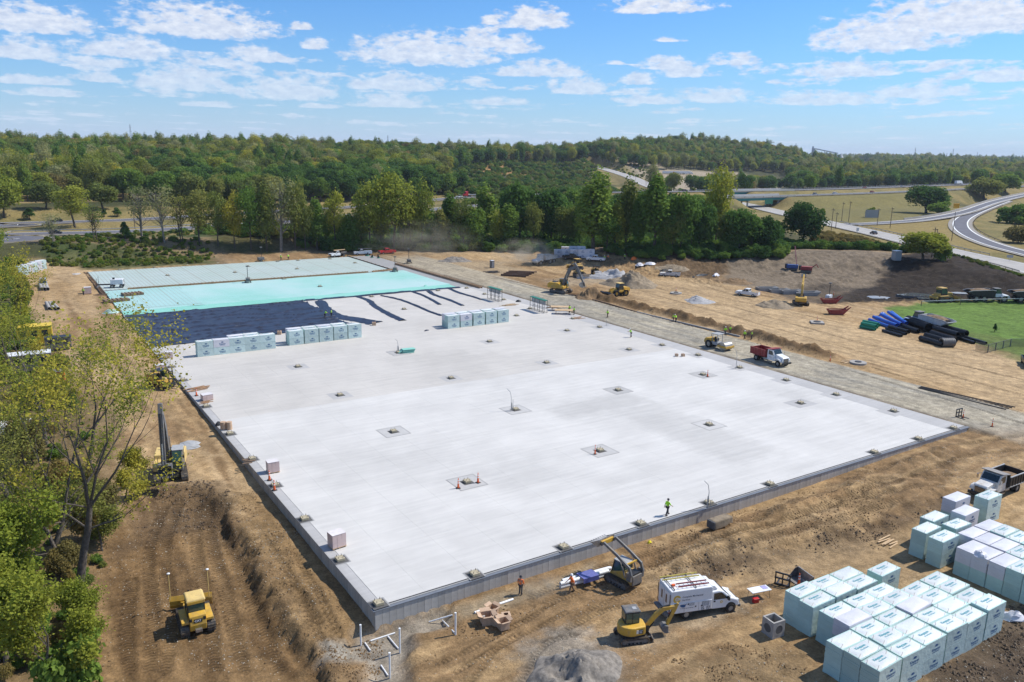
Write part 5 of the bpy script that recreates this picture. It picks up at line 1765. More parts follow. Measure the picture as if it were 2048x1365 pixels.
M_BLUP = mat('blue paint', (0.03, 0.08, 0.25), 0.4, var=0.1)
M_GRN = mat('green machine paint', (0.012, 0.17, 0.11), 0.5, var=0.15, dirt=0.15)
M_ORG = mat('orange plastic', (0.80, 0.13, 0.025), 0.55, var=0.06)
M_LAMP = mat('lamp lens', (0.75, 0.75, 0.70), 0.15, var=0.02)
M_TAIL = mat('tail lamp', (0.40, 0.01, 0.01), 0.2, var=0.02)
M_INK = mat('dark print', (0.035, 0.045, 0.075), 0.7, var=0.05)
M_INKB = mat('blue print', (0.03, 0.10, 0.24), 0.7, var=0.08)
M_INKT = mat('teal print', (0.07, 0.33, 0.38), 0.7, var=0.1)
M_GOLD = mat('gold print', (0.66, 0.44, 0.06), 0.6, var=0.04)
M_WPRINT = mat('white print', (0.80, 0.80, 0.78), 0.5, var=0.02)
M_SOILL = mat('soil load', (0.20, 0.13, 0.07), 0.95, var=0.4, scale=2, bump=0.6)
M_SEAT = mat('seat', (0.03, 0.03, 0.03), 0.8)
def wheel(t, x, y, z, r, w, rim=None, n=18):
 s = 1 if y >= 0 else -1
 mb = MB().ring((x, y-w/2, z), (x, y+w/2, z), r, r*0.58, n)
 for k in range(n):
  a_ = 2*math.pi*(k+0.5)/n
  mb.box((x+math.cos(a_)*r*1.0, y, z+math.sin(a_)*r*1.0), (r*0.05, w*0.92, r*0.16), (0, -a_, 0))
 o = mb.build('wheel', M_RUB, t, 40)
 m2 = MB().cyl((x, y-w*0.28, z), (x, y+w*0.28+0*s, z), r*0.60, n=n)
 m2.cyl((x, y, z), (x, y+s*w*0.44, z), r*0.24, n=10)
 for k in range(6):
  a_ = 2*math.pi*k/6
  m2.cyl((x+math.cos(a_)*r*0.40, y, z+math.sin(a_)*r*0.40), (x+math.cos(a_)*r*0.40, y+s*w*0.33, z+math.sin(a_)*r*0.40), r*0.06, n=6)
 m2.build('rim', rim or M_RIM, o, 40)
 return o
def crawler(t, L, h, w, y, cx=0.0, z0=0.0, tall=None):
 r = h/2
 path = []
 n = 9
 for k in range(n):
  a_ = -math.pi/2+math.pi*k/(n-1)
  path.append((L/2-r+r*math.cos(a_), r+r*math.sin(a_)))
 for k in range(n):
  a_ = math.pi/2+math.pi*k/(n-1)
  path.append((-(L/2-r)+r*math.cos(a_), r+r*math.sin(a_)))
 mb = MB()
 inn = [((x-(1 if x > 0 else -1)*0.0)*(1-0.09/max(abs(x), .5) if abs(x) > L/2-r-.01 else 1), 0.07+zz*(1-0.14/h)) for x, zz in path]
 N_ = len(path)
 for i in range(N_):
  j = (i+1) % N_
  a0, a1, b0, b1 = path[i], path[j], inn[i], inn[j]
  mb.hexa([(a0[0]+cx, y-w/2, a0[1]+z0), (a1[0]+cx, y-w/2, a1[1]+z0), (a1[0]+cx, y+w/2, a1[1]+z0), (a0[0]+cx, y+w/2, a0[1]+z0),
     (b0[0]+cx, y-w/2, b0[1]+z0), (b1[0]+cx, y-w/2, b1[1]+z0), (b1[0]+cx, y+w/2, b1[1]+z0), (b0[0]+cx, y+w/2, b0[1]+z0)])
 # bars
 per = 0
 seg = [(path[i], path[(i+1) % N_]) for i in range(N_)]
 step = 0.19*max(0.6, L/3.4)
 for a_, b_ in seg:
  l = math.hypot(b_[0]-a_[0], b_[1]-a_[1])
  p = -per % step
  while p < l:
   q = p/l
   x, zz = a_[0]+(b_[0]-a_[0])*q, a_[1]+(b_[1]-a_[1])*q
   mb.box((x+cx, y, zz+z0), (0.05, w, 0.07), (0, -math.atan2(b_[1]-a_[1], b_[0]-a_[0]), 0))
   p += step
  per += l
 o = mb.build('track', M_TRK, t)
 m2 = MB()
 for x in (-(L/2-r), L/2-r):
  m2.cyl((x+cx, y-w*0.3, r+z0), (x+cx, y+w*0.3, r+z0), r*0.78, n=14)
 for k in range(5):
  m2.cyl((-(L/2-r)*0.7+k*(L-2*r)*0.175+cx, y-w*0.3, 0.2*h+z0), (-(L/2-r)*0.7+k*(L-2*r)*0.175+cx, y+w*0.3, 0.2*h+z0), h*0.13, n=8)
 m2.box((cx, y, r+z0), (L-2*r, w*0.5, h*0.34))
 m2.build('track_frame', M_GREY, o, 40)
 return o
def arm_plate(pts, ws, y0, y1):
 mb = MB()
 up, dn = [], []
 for i, (x, z) in enumerate(pts):
  a_ = pts[max(i-1, 0)]
  b_ = pts[min(i+1, len(pts)-1)]
  d = Vector((b_[0]-a_[0], b_[1]-a_[1])).normalized()
  n = Vector((-d.y, d.x))
  up.append((x+n.x*ws[i]/2, z+n.y*ws[i]/2))
  dn.append((x-n.x*ws[i]/2, z-n.y*ws[i]/2))
 return mb.prism(up+dn[::-1], y0, y1)
def ram(t, a_, b_, r, m1=None):
 A, B = Vector(a_), Vector(b_)
 c = A.lerp(B, 0.58)
 o = MB().cyl(A, c, r, n=8).build('hydraulic_cylinder', m1 or M_GREY, t, 40)
 MB().cyl(c, B, r*0.5, n=8).build('piston_rod', M_CHR, o, 40)
def glass(t, mb, name='window', m=None):
 return mb.build(name, m or M_GLS, t)
def bucket(t, p, r, w, rot, m=None, teeth=5, name='bucket'):
 prof = [(0.0, 0.0), (-0.55, -0.15), (-0.75, -0.6), (-0.5, -1.05), (0.1, -1.2), (0.55, -1.0)]
 inn = [(0.5, -0.9), (0.08, -1.05), (-0.42, -0.93), (-0.62, -0.55), (-0.45, -0.22), (0.0, -0.1)]
 c, s = math.cos(rot), math.sin(rot)
 f = lambda q: (p[0]+r*(q[0]*c-q[1]*s), p[1]+r*(q[0]*s+q[1]*c))
 mb = MB().prism([f(q) for q in prof+inn], -w/2, w/2)
 side = [f(q) for q in prof]
 mb.prism(side, -w/2-0.03, -w/2+0.01)
 mb.prism(side, w/2-0.01, w/2+0.03)
 o = mb.build(name, m or M_BARE, t)
 for k in range(teeth):
  y = -w/2+w*(k+0.5)/teeth
  a_, b_ = f((0.5, -1.0)), f((0.86, -0.80))
  MB().cyl((a_[0], y, a_[1]), (b_[0], y, b_[1]), 0.06*r+0.02, 0.02, n=5).build('tooth', m or M_BARE, o)
 return o
def excavator(label, col, k=1.0, slew=0.0, boom=None, cab_glass=None, arm_col=None, group=None, brand=None, dirty_bucket=None):
 t = thing('excavator', label, 'excavator', group=group)
 und = bpy.data.objects.new('undercarriage', MB().box((0, 0, 0.62*k), (2.2*k, 1.5*k, 0.5*k)).cyl((0, 0, 0.7*k), (0, 0, 1.08*k), 0.75*k, n=16).mesh('undercarriage', M_GREY, 40))
 C.objects.link(und)
 und.parent = t
 und.rotation_euler = (0, 0, slew)
 for y in (-1.2*k, 1.2*k):
  o = crawler(t, 4.2*k, 0.95*k, 0.6*k, y)
  o.rotation_euler = (0, 0, slew)
 # house
 hp = [(-2.6, 1.1), (-2.75, 1.5), (-2.7, 2.1), (-2.3, 2.35), (-0.2, 2.3), (-0.1, 1.9), (1.1, 1.6), (1.1, 1.1)]
 MB().prism([(x*k, z*k) for x, z in hp], -1.35*k, 0.25*k).prism([(x*k, z*k) for x, z in [(-2.6, 1.1), (-2.75, 1.5), (-2.7, 2.1), (-2.3, 2.3), (-0.7, 2.25), (-0.7, 1.1)]], 0.26*k, 1.35*k).build('engine_house', col, t, bevel=0.06*k)
 MB().box((-2.45*k, 0, 1.65*k), (0.72*k, 2.74*k, 0.95*k), top=(0.85, 0.97)).build('counterweight', col, t, bevel=0.12*k)
 MB().box((-1.5*k, 0.0*k, 2.36*k), (1.0*k, 1.6*k, 0.1*k)).build('engine_cover', M_BLK, t)
 MB().cyl((-1.7*k, -0.6*k, 2.3*k), (-1.7*k, -0.6*k, 2.95*k), 0.07*k, n=8).build('exhaust', M_BLK, t)
 # cab on the left
 cb = [(-0.65, 1.1), (-0.65, 2.95), (0.75, 2.95), (1.25, 2.0), (1.25, 1.1)]
 o = MB().prism([(x*k, z*k) for x, z in cb], 0.32*k, 1.3*k).build('cab', M_GREY if cab_glass is None else col, t, bevel=0.04*k)
 MB().box((0.03*k, 0.81*k, 2.99*k), (1.5*k, 1.06*k, 0.09*k)).build('cab_roof', M_LGREY if col is M_YELP else M_GREY, t, bevel=0.03*k)
 g = cab_glass or M_GLG
 for y0, y1 in ((1.3*k, 1.312*k), (0.308*k, 0.32*k)):
  MB().prism([(-0.5*k, 2.0*k), (-0.5*k, 2.82*k), (0.02*k, 2.82*k), (0.02*k, 2.0*k)], y0, y1).build('window', g, t)
  MB().prism([(0.1*k, 1.75*k), (0.1*k, 2.82*k), (0.68*k, 2.82*k), (1.08*k, 2.05*k), (1.08*k, 1.75*k)], y0, y1).build('window', g, t)
 MB().hexa([(1.255*k, 0.4*k, 1.35*k), (1.265*k, 0.4*k, 1.35*k), (1.265*k, 1.22*k, 1.35*k), (1.255*k, 1.22*k, 1.35*k),
    (1.255*k, 0.4*k, 2.0*k), (1.265*k, 0.4*k, 2.0*k), (1.265*k, 1.22*k, 2.0*k), (1.255*k, 1.22*k, 2.0*k)]).build('window', g, t)
 MB().hexa([(1.24*k, 0.4*k, 2.04*k), (1.27*k, 0.4*k, 2.05*k), (1.27*k, 1.22*k, 2.05*k), (1.24*k, 1.22*k, 2.04*k),
    (0.78*k, 0.4*k, 2.88*k), (0.80*k, 0.4*k, 2.90*k), (0.80*k, 1.22*k, 2.90*k), (0.78*k, 1.22*k, 2.88*k)]).build('windshield', g, t)
 MB().box((-0.66*k, 0.81*k, 2.4*k), (0.02, 0.8*k, 0.75*k)).build('window', g, t)
 B0, B1, B2, S1, br = boom
 ac = arm_col or col
 MB().prism([], 0, 0) if False else None
 bo = arm_plate([B0, ((B0[0]+B1[0])/2, (B0[1]+B1[1])/2), B1, ((B1[0]+B2[0])/2, (B1[1]+B2[1])/2), B2], [0.45*k, 0.72*k, 0.80*k, 0.62*k, 0.36*k], -0.29*k, 0.21*k).build('boom', ac, t, bevel=0.03*k)
 dS = Vector((S1[0]-B2[0], S1[1]-B2[1])).normalized()
 Sb = (B2[0]-dS.x*0.9*k, B2[1]-dS.y*0.9*k)
 arm_plate([Sb, B2, ((B2[0]+S1[0])/2, (B2[1]+S1[1])/2), S1], [0.34*k, 0.62*k, 0.46*k, 0.30*k], -0.24*k, 0.16*k).build('stick', ac, t, bevel=0.03*k)
 for y in (-0.42*k, 0.34*k):
  ram(t, (B0[0]+0.5*k, y, B0[1]-0.55*k), (B1[0]*0.75+B0[0]*0.25, y, B1[1]*0.75+B0[1]*0.25), 0.10*k, M_BLK)
 n = Vector((-(B2[1]-B1[1]), B2[0]-B1[0])).normalized()*0.55*k
 ram(t, (B1[0]+n.x, -0.04*k, B1[1]+n.y), (Sb[0], -0.04*k, Sb[1]), 0.10*k, M_BLK)
 ns = Vector((dS.y, -dS.x))*0.45*k
 if ns.x < 0:
  ns = -ns
 ram(t, (B2[0]+ns.x*0.9, -0.04*k, B2[1]+ns.y*0.9), (S1[0]+ns.x, -0.04*k, S1[1]+ns.y+0.2*k), 0.08*k, M_BLK)
 bucket(t, S1, 0.95*k, 1.15*k, br, dirty_bucket)
 for y in (-0.9*k, 1.2*k):
  MB().tube([(1.0*k, y, 1.9*k), (1.0*k, y, 2.3*k), (0.3*k, y, 2.3*k)] if y < 0 else [(-0.7*k, y, 2.3*k), (-1.6*k, y, 2.75*k), (-2.3*k, y, 2.4*k)], 0.025*k, 5).build('handrail', M_BLK, t)
 MB().box((1.35*k, 1.42*k, 2.55*k), (0.05*k, 0.14*k, 0.3*k)).build('mirror', M_BLK, t)
 return t
def dozer(label, col, gps=False, ripper=False, blade_ang=0.0, k=1.0, canopy=False, letters=False, group=None, blade_m=None):
 t = thing('bulldozer', label, 'bulldozer', group=group)
 for y in (-0.98*k, 0.98*k):
  crawler(t, 3.5*k, 1.02*k, 0.62*k, y)
 MB().prism([(x*k, z*k) for x, z in [(0.35, 0.55), (0.35, 1.95), (1.95, 1.82), (2.1, 1.6), (2.1, 0.6)]], -0.46*k, 0.46*k).build('hood', col, t, bevel=0.05*k)
 MB().box((2.11*k, 0, 1.2*k), (0.03*k, 0.76*k, 0.95*k)).build('grille', M_BLK, t)
 MB().prism([(x*k, z*k) for x, z in [(-1.75, 0.5), (-1.85, 1.0), (-1.75, 1.75), (-1.2, 1.85), (-1.0, 1.3), (0.4, 1.3), (0.4, 0.5)]], -0.62*k, 0.62*k).build('rear_body', col, t, bevel=0.05*k)
 for y in (-0.98*k, 0.98*k):
  MB().box((-0.55*k, y*0.93, 1.22*k), (2.2*k, 0.55*k, 0.22*k)).build('fender', col, t, bevel=0.03*k)
 if canopy:
  for x in (-1.1, 0.25):
   for y in (-0.6, 0.6):
    MB().cyl((x*k, y*k, 1.3*k), (x*k, y*k, 2.9*k), 0.06*k, n=6).build('roof_post', M_BLK, t)
  MB().box((-0.4*k, 0, 2.95*k), (1.9*k, 1.6*k, 0.12*k)).build('roof', col, t, bevel=0.04*k)
  MB().box((-0.6*k, 0, 1.75*k), (0.6*k, 0.6*k, 0.9*k)).build('seat', M_SEAT, t)
 else:
  cb = [(-1.15, 1.3), (-1.15, 2.75), (0.1, 2.75), (0.5, 1.95), (0.5, 1.3)]
  MB().prism([(x*k, z*k) for x, z in cb], -0.66*k, 0.66*k).build('cab', M_BLK, t, bevel=0.03*k)
  MB().box((-0.48*k, 0, 2.82*k), (1.62*k, 1.5*k, 0.20*k), top=(0.86, 0.86)).build('cab_roof', M_YELP if col is M_YEL else col, t, bevel=0.08*k)
  MB().box((-1.22*k, 0, 2.62*k), (0.12*k, 1.30*k, 0.22*k)).build('roof_visor', col, t, bevel=0.02)
  for y in (-0.665*k, 0.665*k):
   MB().prism([(-1.02*k, 1.75*k), (-1.02*k, 2.64*k), (-0.2*k, 2.64*k), (-0.2*k, 1.75*k)], y-0.008, y+0.008).build('window', M_GLG, t)
   MB().prism([(-0.1*k, 1.6*k), (-0.1*k, 2.64*k), (0.08*k, 2.64*k), (0.42*k, 1.92*k), (0.42*k, 1.6*k)], y-0.008, y+0.008).build('window', M_GLG, t)
  MB().box((-1.158*k, 0, 2.15*k), (0.012, 1.12*k, 0.72*k)).build('window', M_GLG, t)
 # blade and arms
 b = bpy.data.objects.new('blade', arm_plate([(2.95*k, 0.05*k), (2.78*k, 0.35*k), (2.76*k, 0.75*k), (2.92*k, 1.12*k)], [0.08*k]*4, -1.65*k, 1.65*k).box((2.66*k, 0, 0.5*k), (0.2*k, 1.6*k, 0.3*k)).mesh('blade', blade_m or col))
 C.objects.link(b)
 b.parent = t
 if blade_ang:
  b.matrix_local = Matrix.Translation((2.5*k, 0, 0)) @ Matrix.Rotation(blade_ang, 4, 'Z') @ Matrix.Translation((-2.5*k, 0, 0))
 for y in (-0.62, 0.62):
  MB().tube([(0.4*k, y*k, 0.5*k), (1.8*k, y*k, 0.55*k), (2.7*k, y*0.8*k, 0.5*k)], 0.10*k, 6).build('push_arm', col, t)
  ram(t, (1.6*k, y*0.75*k, 1.5*k), (2.7*k, y*0.75*k, 0.75*k), 0.07*k, M_BLK)
 MB().cyl((1.1*k, 0.25*k, 1.9*k), (1.1*k, 0.25*k, 2.55*k), 0.06*k, n=8).build('exhaust', M_BLK, t)
 MB().cyl((0.8*k, -0.25*k, 1.9*k), (0.8*k, -0.25*k, 2.25*k), 0.09*k, n=8).build('air_cleaner', M_BLK, t)
 if ripper:
  MB().box((-2.3*k, 0, 0.95*k), (0.3*k, 1.9*k, 0.35*k)).build('ripper_beam', col, t, bevel=0.03)
  for y in (-0.8, 0, 0.8):
   MB().prism([(-2.45*k, 1.1*k), (-2.15*k, 1.1*k), (-2.2*k, 0.4*k), (-2.0*k, 0.15*k), (-2.35*k, 0.3*k)], (y-0.05)*k, (y+0.05)*k).build('ripper_shank', M_BARE, t)
  for y in (-0.5, 0.5):
   MB().box((-2.0*k, y*k, 0.8*k), (0.6*k, 0.12*k, 0.2*k)).build('ripper_link', col, t)
 else:
  MB().box((-1.95*k, 0, 0.62*k), (0.28*k, 0.5*k, 0.22*k)).build('tow_hitch', M_BARE, t)
 if gps:
  for y in (-1.45, 1.45):
   bx = math.sin(blade_ang)*-y
   m = MB().cyl((2.72*k+bx, y*k, 0.9*k), (2.72*k+bx, y*k, 3.3*k), 0.035, n=6).build('gps_mast', M_YELP, t)
   MB().ball((2.72*k+bx, y*k, 3.33*k), 0.14, sq=(1, 1, 0.45)).build('antenna', M_WHT, m, 60)
  for y in (-0.5, 0.55):
   MB().box((-1.74*k, y*0.98*k, 1.48*k), (0.16*k, 0.2*k, 0.24*k)).build('work_lamp', M_BLK, t)
 if letters:
  MB().box((-1.83*k, 0.0, 1.36*k), (0.02, 0.62*k, 0.3*k)).build('name_plate', M_BLK, t)
  lettering('CAT', M_WPRINT, 0.26*k, t, (-1.845*k, 0.02, 1.36*k), (R(90), 0, R(-90)), 0.008)
 return t
def pickup(label, col, bed='open', group=None, cat='pickup truck', load=None, crew=True, name='pickup_truck'):
 t = thing(name, label, cat, group=group)
 L = 5.9
 MB().prism([(2.95, 0.45), (2.95, 1.0), (2.8, 1.12), (1.35, 1.2), (1.3, 1.22), (-0.55, 1.22), (-0.55, 0.45)], -0.98, 0.98).build('body', col, t, bevel=0.06)
 cabp = [(1.32, 1.2), (0.62, 1.86), (0.45, 1.93), (-0.52, 1.93), (-0.6, 1.2)] if crew else [(1.32, 1.2), (0.62, 1.86), (0.45, 1.93), (-0.05, 1.93), (-0.15, 1.2)]
 MB().prism(cabp, -0.84, 0.84).build('cab', col, t, bevel=0.05)
 xr_ = -0.5 if crew else -0.05
 for y in (-0.847, 0.847):
  MB().prism([(1.08, 1.3), (0.6, 1.78), (0.38, 1.8), (0.38, 1.3)], y-0.006, y+0.006).build('window', M_GLS, t)
  MB().prism([(0.30, 1.3), (0.30, 1.8), (xr_+0.08, 1.8), (xr_+0.04, 1.3)], y-0.006, y+0.006).build('window', M_GLS, t)
  MB().box((0.95, y*1.2, 1.32), (0.12, 0.2, 0.2)).build('mirror', M_BLK, t)
 MB().hexa([(1.30, -0.74, 1.24), (1.33, -0.74, 1.25), (1.33, 0.74, 1.25), (1.30, 0.74, 1.24), (0.66, -0.70, 1.84), (0.68, -0.70, 1.86), (0.68, 0.70, 1.86), (0.66, 0.70, 1.84)]).build('windshield', M_GLS, t)
 MB().box((xr_-0.075, 0, 1.58), (0.02, 1.36, 0.42)).build('rear_window', M_GLS, t)
 MB().box((2.96, 0, 0.84), (0.03, 1.3, 0.34)).build('grille', M_BLK, t)
 MB().box((2.99, 0, 0.53), (0.16, 1.9, 0.22)).build('bumper', M_CHR if col is not M_DKB else M_BLK, t, bevel=0.03)
 for y in (-0.8, 0.8):
  MB().box((2.95, y, 0.88), (0.06, 0.3, 0.24)).build('headlight', M_LAMP, t)
 if bed in ('open', 'rack'):
  for y in (-0.93, 0.93):
   MB().box((-1.75, y, 0.85), (2.4, 0.1, 0.8)).build('bed_side', col, t, bevel=0.03)
   MB().box((-2.96, y*0.97, 0.95), (0.04, 0.12, 0.4)).build('tail_lamp', M_TAIL, t)
  MB().box((-1.75, 0, 0.66), (2.4, 1.78, 0.08)).build('bed_floor', M_BLK, t)
  MB().box((-2.93, 0, 0.86), (0.07, 1.78, 0.72)).build('tailgate', col, t, bevel=0.02)
  if load:
   MB().box((-1.6, 0.1, 1.0), (1.3, 1.2, 0.55), top=(0.7, 0.7)).box((-2.4, -0.4, 0.95), (0.5, 0.6, 0.4)).build('cargo', load, t, bevel=0.05)
 if bed in ('utility',):
  for y in (-0.8, 0.8):
   MB().box((-1.8, y, 0.98), (2.5, 0.42, 0.95)).build('tool_cabinet', col, t, bevel=0.03)
  MB().box((-1.8, 0, 0.68), (2.5, 1.2, 0.1)).build('bed_floor', M_BLK, t)
 if bed in ('flat',):
  MB().box((-1.9, 0, 0.92), (2.9, 2.1, 0.14)).build('flatbed', M_BLK, t)
  MB().box((-0.55, 0, 1.5), (0.08, 2.0, 1.1)).build('headboard', M_BLK, t)
  MB().box((-1.9, 0.3, 1.25), (2.3, 1.0, 0.5)).build('tool_box', M_GREY, t)
  MB().box((-1.7, -0.75, 1.15), (1.2, 0.5, 0.35)).build('crate', M_DRED, t)
 if bed in ('flat', 'utility', 'rack'):
  for x in (-0.7, -2.9):
   for y in (-0.9, 0.9):
    MB().cyl((x, y, 1.0), (x, y, 2.0), 0.04, n=6).build('rack_post', M_BLK, t)
   MB().box((x, 0, 2.02), (0.07, 1.9, 0.07)).build('rack_bar', M_BLK, t)
  for q, y in enumerate((-0.7, -0.35, 0.1, 0.5)):
   MB().box((-1.0+0.2*q, y, 2.09), (4.3, 0.22, 0.06)).build('plank', M_PLY if bed == 'flat' else M_GREY, t)
 for x in (1.85, -1.75):
  for y in (-0.85, 0.85):
   wheel(t, x, y, 0.40, 0.40, 0.28)
 MB().box((0.2, 0, 0.45), (5.2, 1.2, 0.25)).build('chassis', M_BLK, t)
 return t
def car(label, col, group=None, kind_='car', L=4.6, H=1.45, name='car'):
 t = thing(name, label, kind_, group=group)
 MB().prism([(L/2, 0.3), (L/2, 0.68), (L/2-0.9, 0.86), (-L/2+0.3, 0.92), (-L/2, 0.8), (-L/2, 0.3)], -0.88, 0.88).build('body', col, t, bevel=0.08)
 cb = [(L/2-1.05, 0.86), (L/2-1.85, H), (-L/2+1.0 if kind_ == 'car' else -L/2+0.35, H), (-L/2+0.25, 0.9)]
 MB().prism(cb, -0.74, 0.74).build('cabin', M_GLS, t, bevel=0.08)
 MB().box(((cb[1][0]+cb[2][0])/2, 0, H+0.01), (abs(cb[1][0]-cb[2][0])+0.1, 1.36, 0.05)).build('roof', col, t, bevel=0.02)
 for x in (L*0.30, -L*0.30):
  for y in (-0.8, 0.8):
   wheel(t, x, y, 0.33, 0.33, 0.22, n=12)
 for y in (-0.62, 0.62):
  MB().box((L/2, y, 0.64), (0.04, 0.36, 0.14)).build('headlight', M_LAMP, t)
  MB().box((-L/2, y, 0.7), (0.04, 0.36, 0.14)).build('tail_lamp', M_TAIL, t)
 return t
def semi(label, cabc, boxc, group=None, flat_=False):
 t = thing('semi_truck', label, 'truck', group=group)
 MB().prism([(8.0, 0.6), (8.0, 1.7), (6.9, 2.0), (6.5, 3.2), (4.9, 3.6), (4.9, 0.6)], -1.15, 1.15).build('cab', cabc, t, bevel=0.08)
 MB().hexa([(6.93, -1.0, 2.05), (6.97, -1.0, 2.05), (6.97, 1.0, 2.05), (6.93, 1.0, 2.05), (6.54, -1.0, 3.05), (6.58, -1.0, 3.05), (6.58, 1.0, 3.05), (6.54, 1.0, 3.05)]).build('windshield', M_GLS, t)
 if flat_:
  MB().box((-2.0, 0, 1.3), (13.0, 2.5, 0.3)).build('flatbed', boxc, t)
 else:
  MB().box((-2.0, 0, 2.6), (13.2, 2.55, 2.8)).build('box_trailer', boxc, t, bevel=0.03)
 MB().box((0, 0, 0.85), (14.5, 1.0, 0.25)).build('chassis', M_BLK, t)
 for x in (7.0, 4.2, 3.0, -6.0, -7.2):
  for y in (-1.05, 1.05):
   wheel(t, x, y, 0.5, 0.5, 0.3, n=12)
 return t
def dump_truck(label, cabc, bedc, load=None, lip=True, hood_blue=None, black_chassis=True, door_text=None):
 t = thing('dump_truck', label, 'dump truck')
 hc = cabc
 MB().prism([(3.05, 0.75), (3.05, 1.55), (2.9, 1.68), (1.35, 1.95), (1.3, 0.75)], -0.72, 0.72).build('hood', hc, t, bevel=0.07)
 for y in (-0.92, 0.92):
  MB().prism([(2.95, 0.95), (2.75, 1.3), (2.2, 1.42), (1.6, 1.3), (1.35, 0.95), (1.55, 0.95), (1.8, 1.18), (2.2, 1.25), (2.6, 1.15), (2.75, 0.95)], y-0.26, y+0.26).build('fender', cabc, t, bevel=0.03)
 MB().box((3.07, 0, 1.15), (0.05, 1.05, 0.62)).build('grille', M_BLK, t)
 mb = MB()
 for q in range(6):
  mb.box((3.10, 0, 0.93+q*0.09), (0.03, 0.98, 0.025))
 mb.build('grille_bars', M_CHR, t)
 for y in (-0.78, 0.78):
  MB().box((3.02, y, 1.12), (0.08, 0.34, 0.30)).build('headlight_panel', cabc, t, bevel=0.02)
  MB().box((3.07, y, 1.12), (0.03, 0.24, 0.16)).build('headlight', M_LAMP, t)
  MB().box((3.04, y, 1.5), (0.06, 0.14, 0.08)).build('turn_lamp', M_LAMP, t)
 MB().box((3.2, 0, 0.68), (0.18, 2.25, 0.32)).build('bumper', M_BLK, t, bevel=0.03)
 MB().prism([(1.42, 0.75), (1.35, 1.9), (0.85, 2.62), (-0.25, 2.66), (-0.32, 0.75)], -1.0, 1.0).build('cab', cabc, t, bevel=0.06)
 for y in (-1.006, 1.006):
  MB().prism([(1.15, 1.72), (0.80, 2.42), (0.02, 2.45), (0.02, 1.72)], y-0.006, y+0.006).build('window', M_GLS, t)
  MB().box((0.55, y, 1.2), (1.1, 0.015, 0.85)).build('door', cabc, t, bevel=0.005)
  MB().tube([(1.15, y, 1.7), (1.35, y*1.25, 1.75), (1.35, y*1.25, 2.3), (1.05, y, 2.35)], 0.018, 5).build('mirror_arm', M_CHR, t)
  MB().box((1.35, y*1.27, 2.02), (0.06, 0.18, 0.42)).build('mirror', M_CHR, t)
  MB().box((0.4, y*0.96, 0.55), (0.9, 0.3, 0.12)).build('step', M_BARE, t)
  MB().cyl((-0.2-0.9, y*0.75, 0.75), (-0.2-0.1, y*0.75, 0.75), 0.28, n=12).build('fuel_tank', M_BARE, t)
 MB().hexa([(1.36, -0.88, 1.92), (1.39, -0.88, 1.93), (1.39, 0.88, 1.93), (1.36, 0.88, 1.92), (0.90, -0.84, 2.56), (0.93, -0.84, 2.57), (0.93, 0.84, 2.57), (0.90, 0.84, 2.56)]).build('windshield', M_GLS, t)
 MB().box((-1.2, 0, 0.85), (5.6, 0.85, 0.28)).build('chassis', M_BLK, t)
 # dump body
 z0, z1, x0, x1, w = 1.15, 2.25, -4.05, -0.5, 1.2
 MB().box(((x0+x1)/2, 0, z0), (x1-x0, 2*w-0.14, 0.1)).build('bed_floor', bedc, t)
 for y in (-w, w):
  o = MB().box(((x0+x1)/2, y, (z0+z1)/2), (x1-x0, 0.07, z1-z0)).build('bed_side', bedc, t)
  for q in range(7):
   MB().box((x0+0.1+q*(x1-x0-0.2)/6, y*1.045, (z0+z1)/2), (0.10, 0.08, z1-z0-0.02)).build('rib', bedc, o)
  MB().box(((x0+x1)/2, y*1.03, z1+0.02), (x1-x0, 0.14, 0.08)).build('top_rail', M_LGREY if bedc is M_BLK else bedc, o)
  MB().box(((x0+x1)/2, y*1.03, z0-0.02), (x1-x0, 0.14, 0.09)).build('bottom_rail', M_LGREY if bedc is M_BLK else bedc, o)
 MB().box((x1, 0, (z0+z1)/2+0.15), (0.07, 2*w, z1-z0+0.3)).build('headboard', bedc, t)
 MB().box((x0, 0, (z0+z1)/2), (0.07, 2*w-0.08, z1-z0-0.1)).build('tailgate', bedc, t)
 if lip:
  MB().hexa([(x1-0.05, -w, z1+0.28), (1.0, -w*0.98, 2.78), (1.0, w*0.98, 2.78), (x1-0.05, w, z1+0.28), (x1-0.05, -w, z1+0.36), (1.0, -w*0.98, 2.86), (1.0, w*0.98, 2.86), (x1-0.05, w, z1+0.36)]).build('cab_shield', bedc if bedc is not M_BLK else mat('sun faded steel', (0.23, 0.21, 0.19), 0.6, var=0.2, dirt=0.3), t)
 if load:
  xs = np.linspace(x0+0.1, x1-0.1, 9)
  ys = np.linspace(-w+0.08, w-0.08, 7)
  mb = MB()
  for x in xs:
   for y in ys:
    mb.v.append((x, y, z0+0.15+0.75*max(0, 1-((x-(x0+x1)/2)/1.9)**2-(y/1.4)**2)+0.1*rnd.random()))
  mb.f = [(i*7+j, (i+1)*7+j, (i+1)*7+j+1, i*7+j+1) for i in range(8) for j in range(6)]
  mb.build('soil_load', load, t, 60)
 for x, dbl in ((2.2, False), (-2.75, True)):
  for s in (-1, 1):
   wheel(t, x, s*0.95, 0.5, 0.5, 0.3)
   if dbl:
    wheel(t, x, s*0.60, 0.5, 0.5, 0.28)
 if door_text:
  for y, rz in ((-1.016, 0), (1.016, math.pi)):
   for q in range(5):
    MB().box((0.3+0.12*q, y, 1.36-0.16*(q % 2)), (0.10, 0.008, 0.07)).build('small_print', M_DRED, t)
 return t
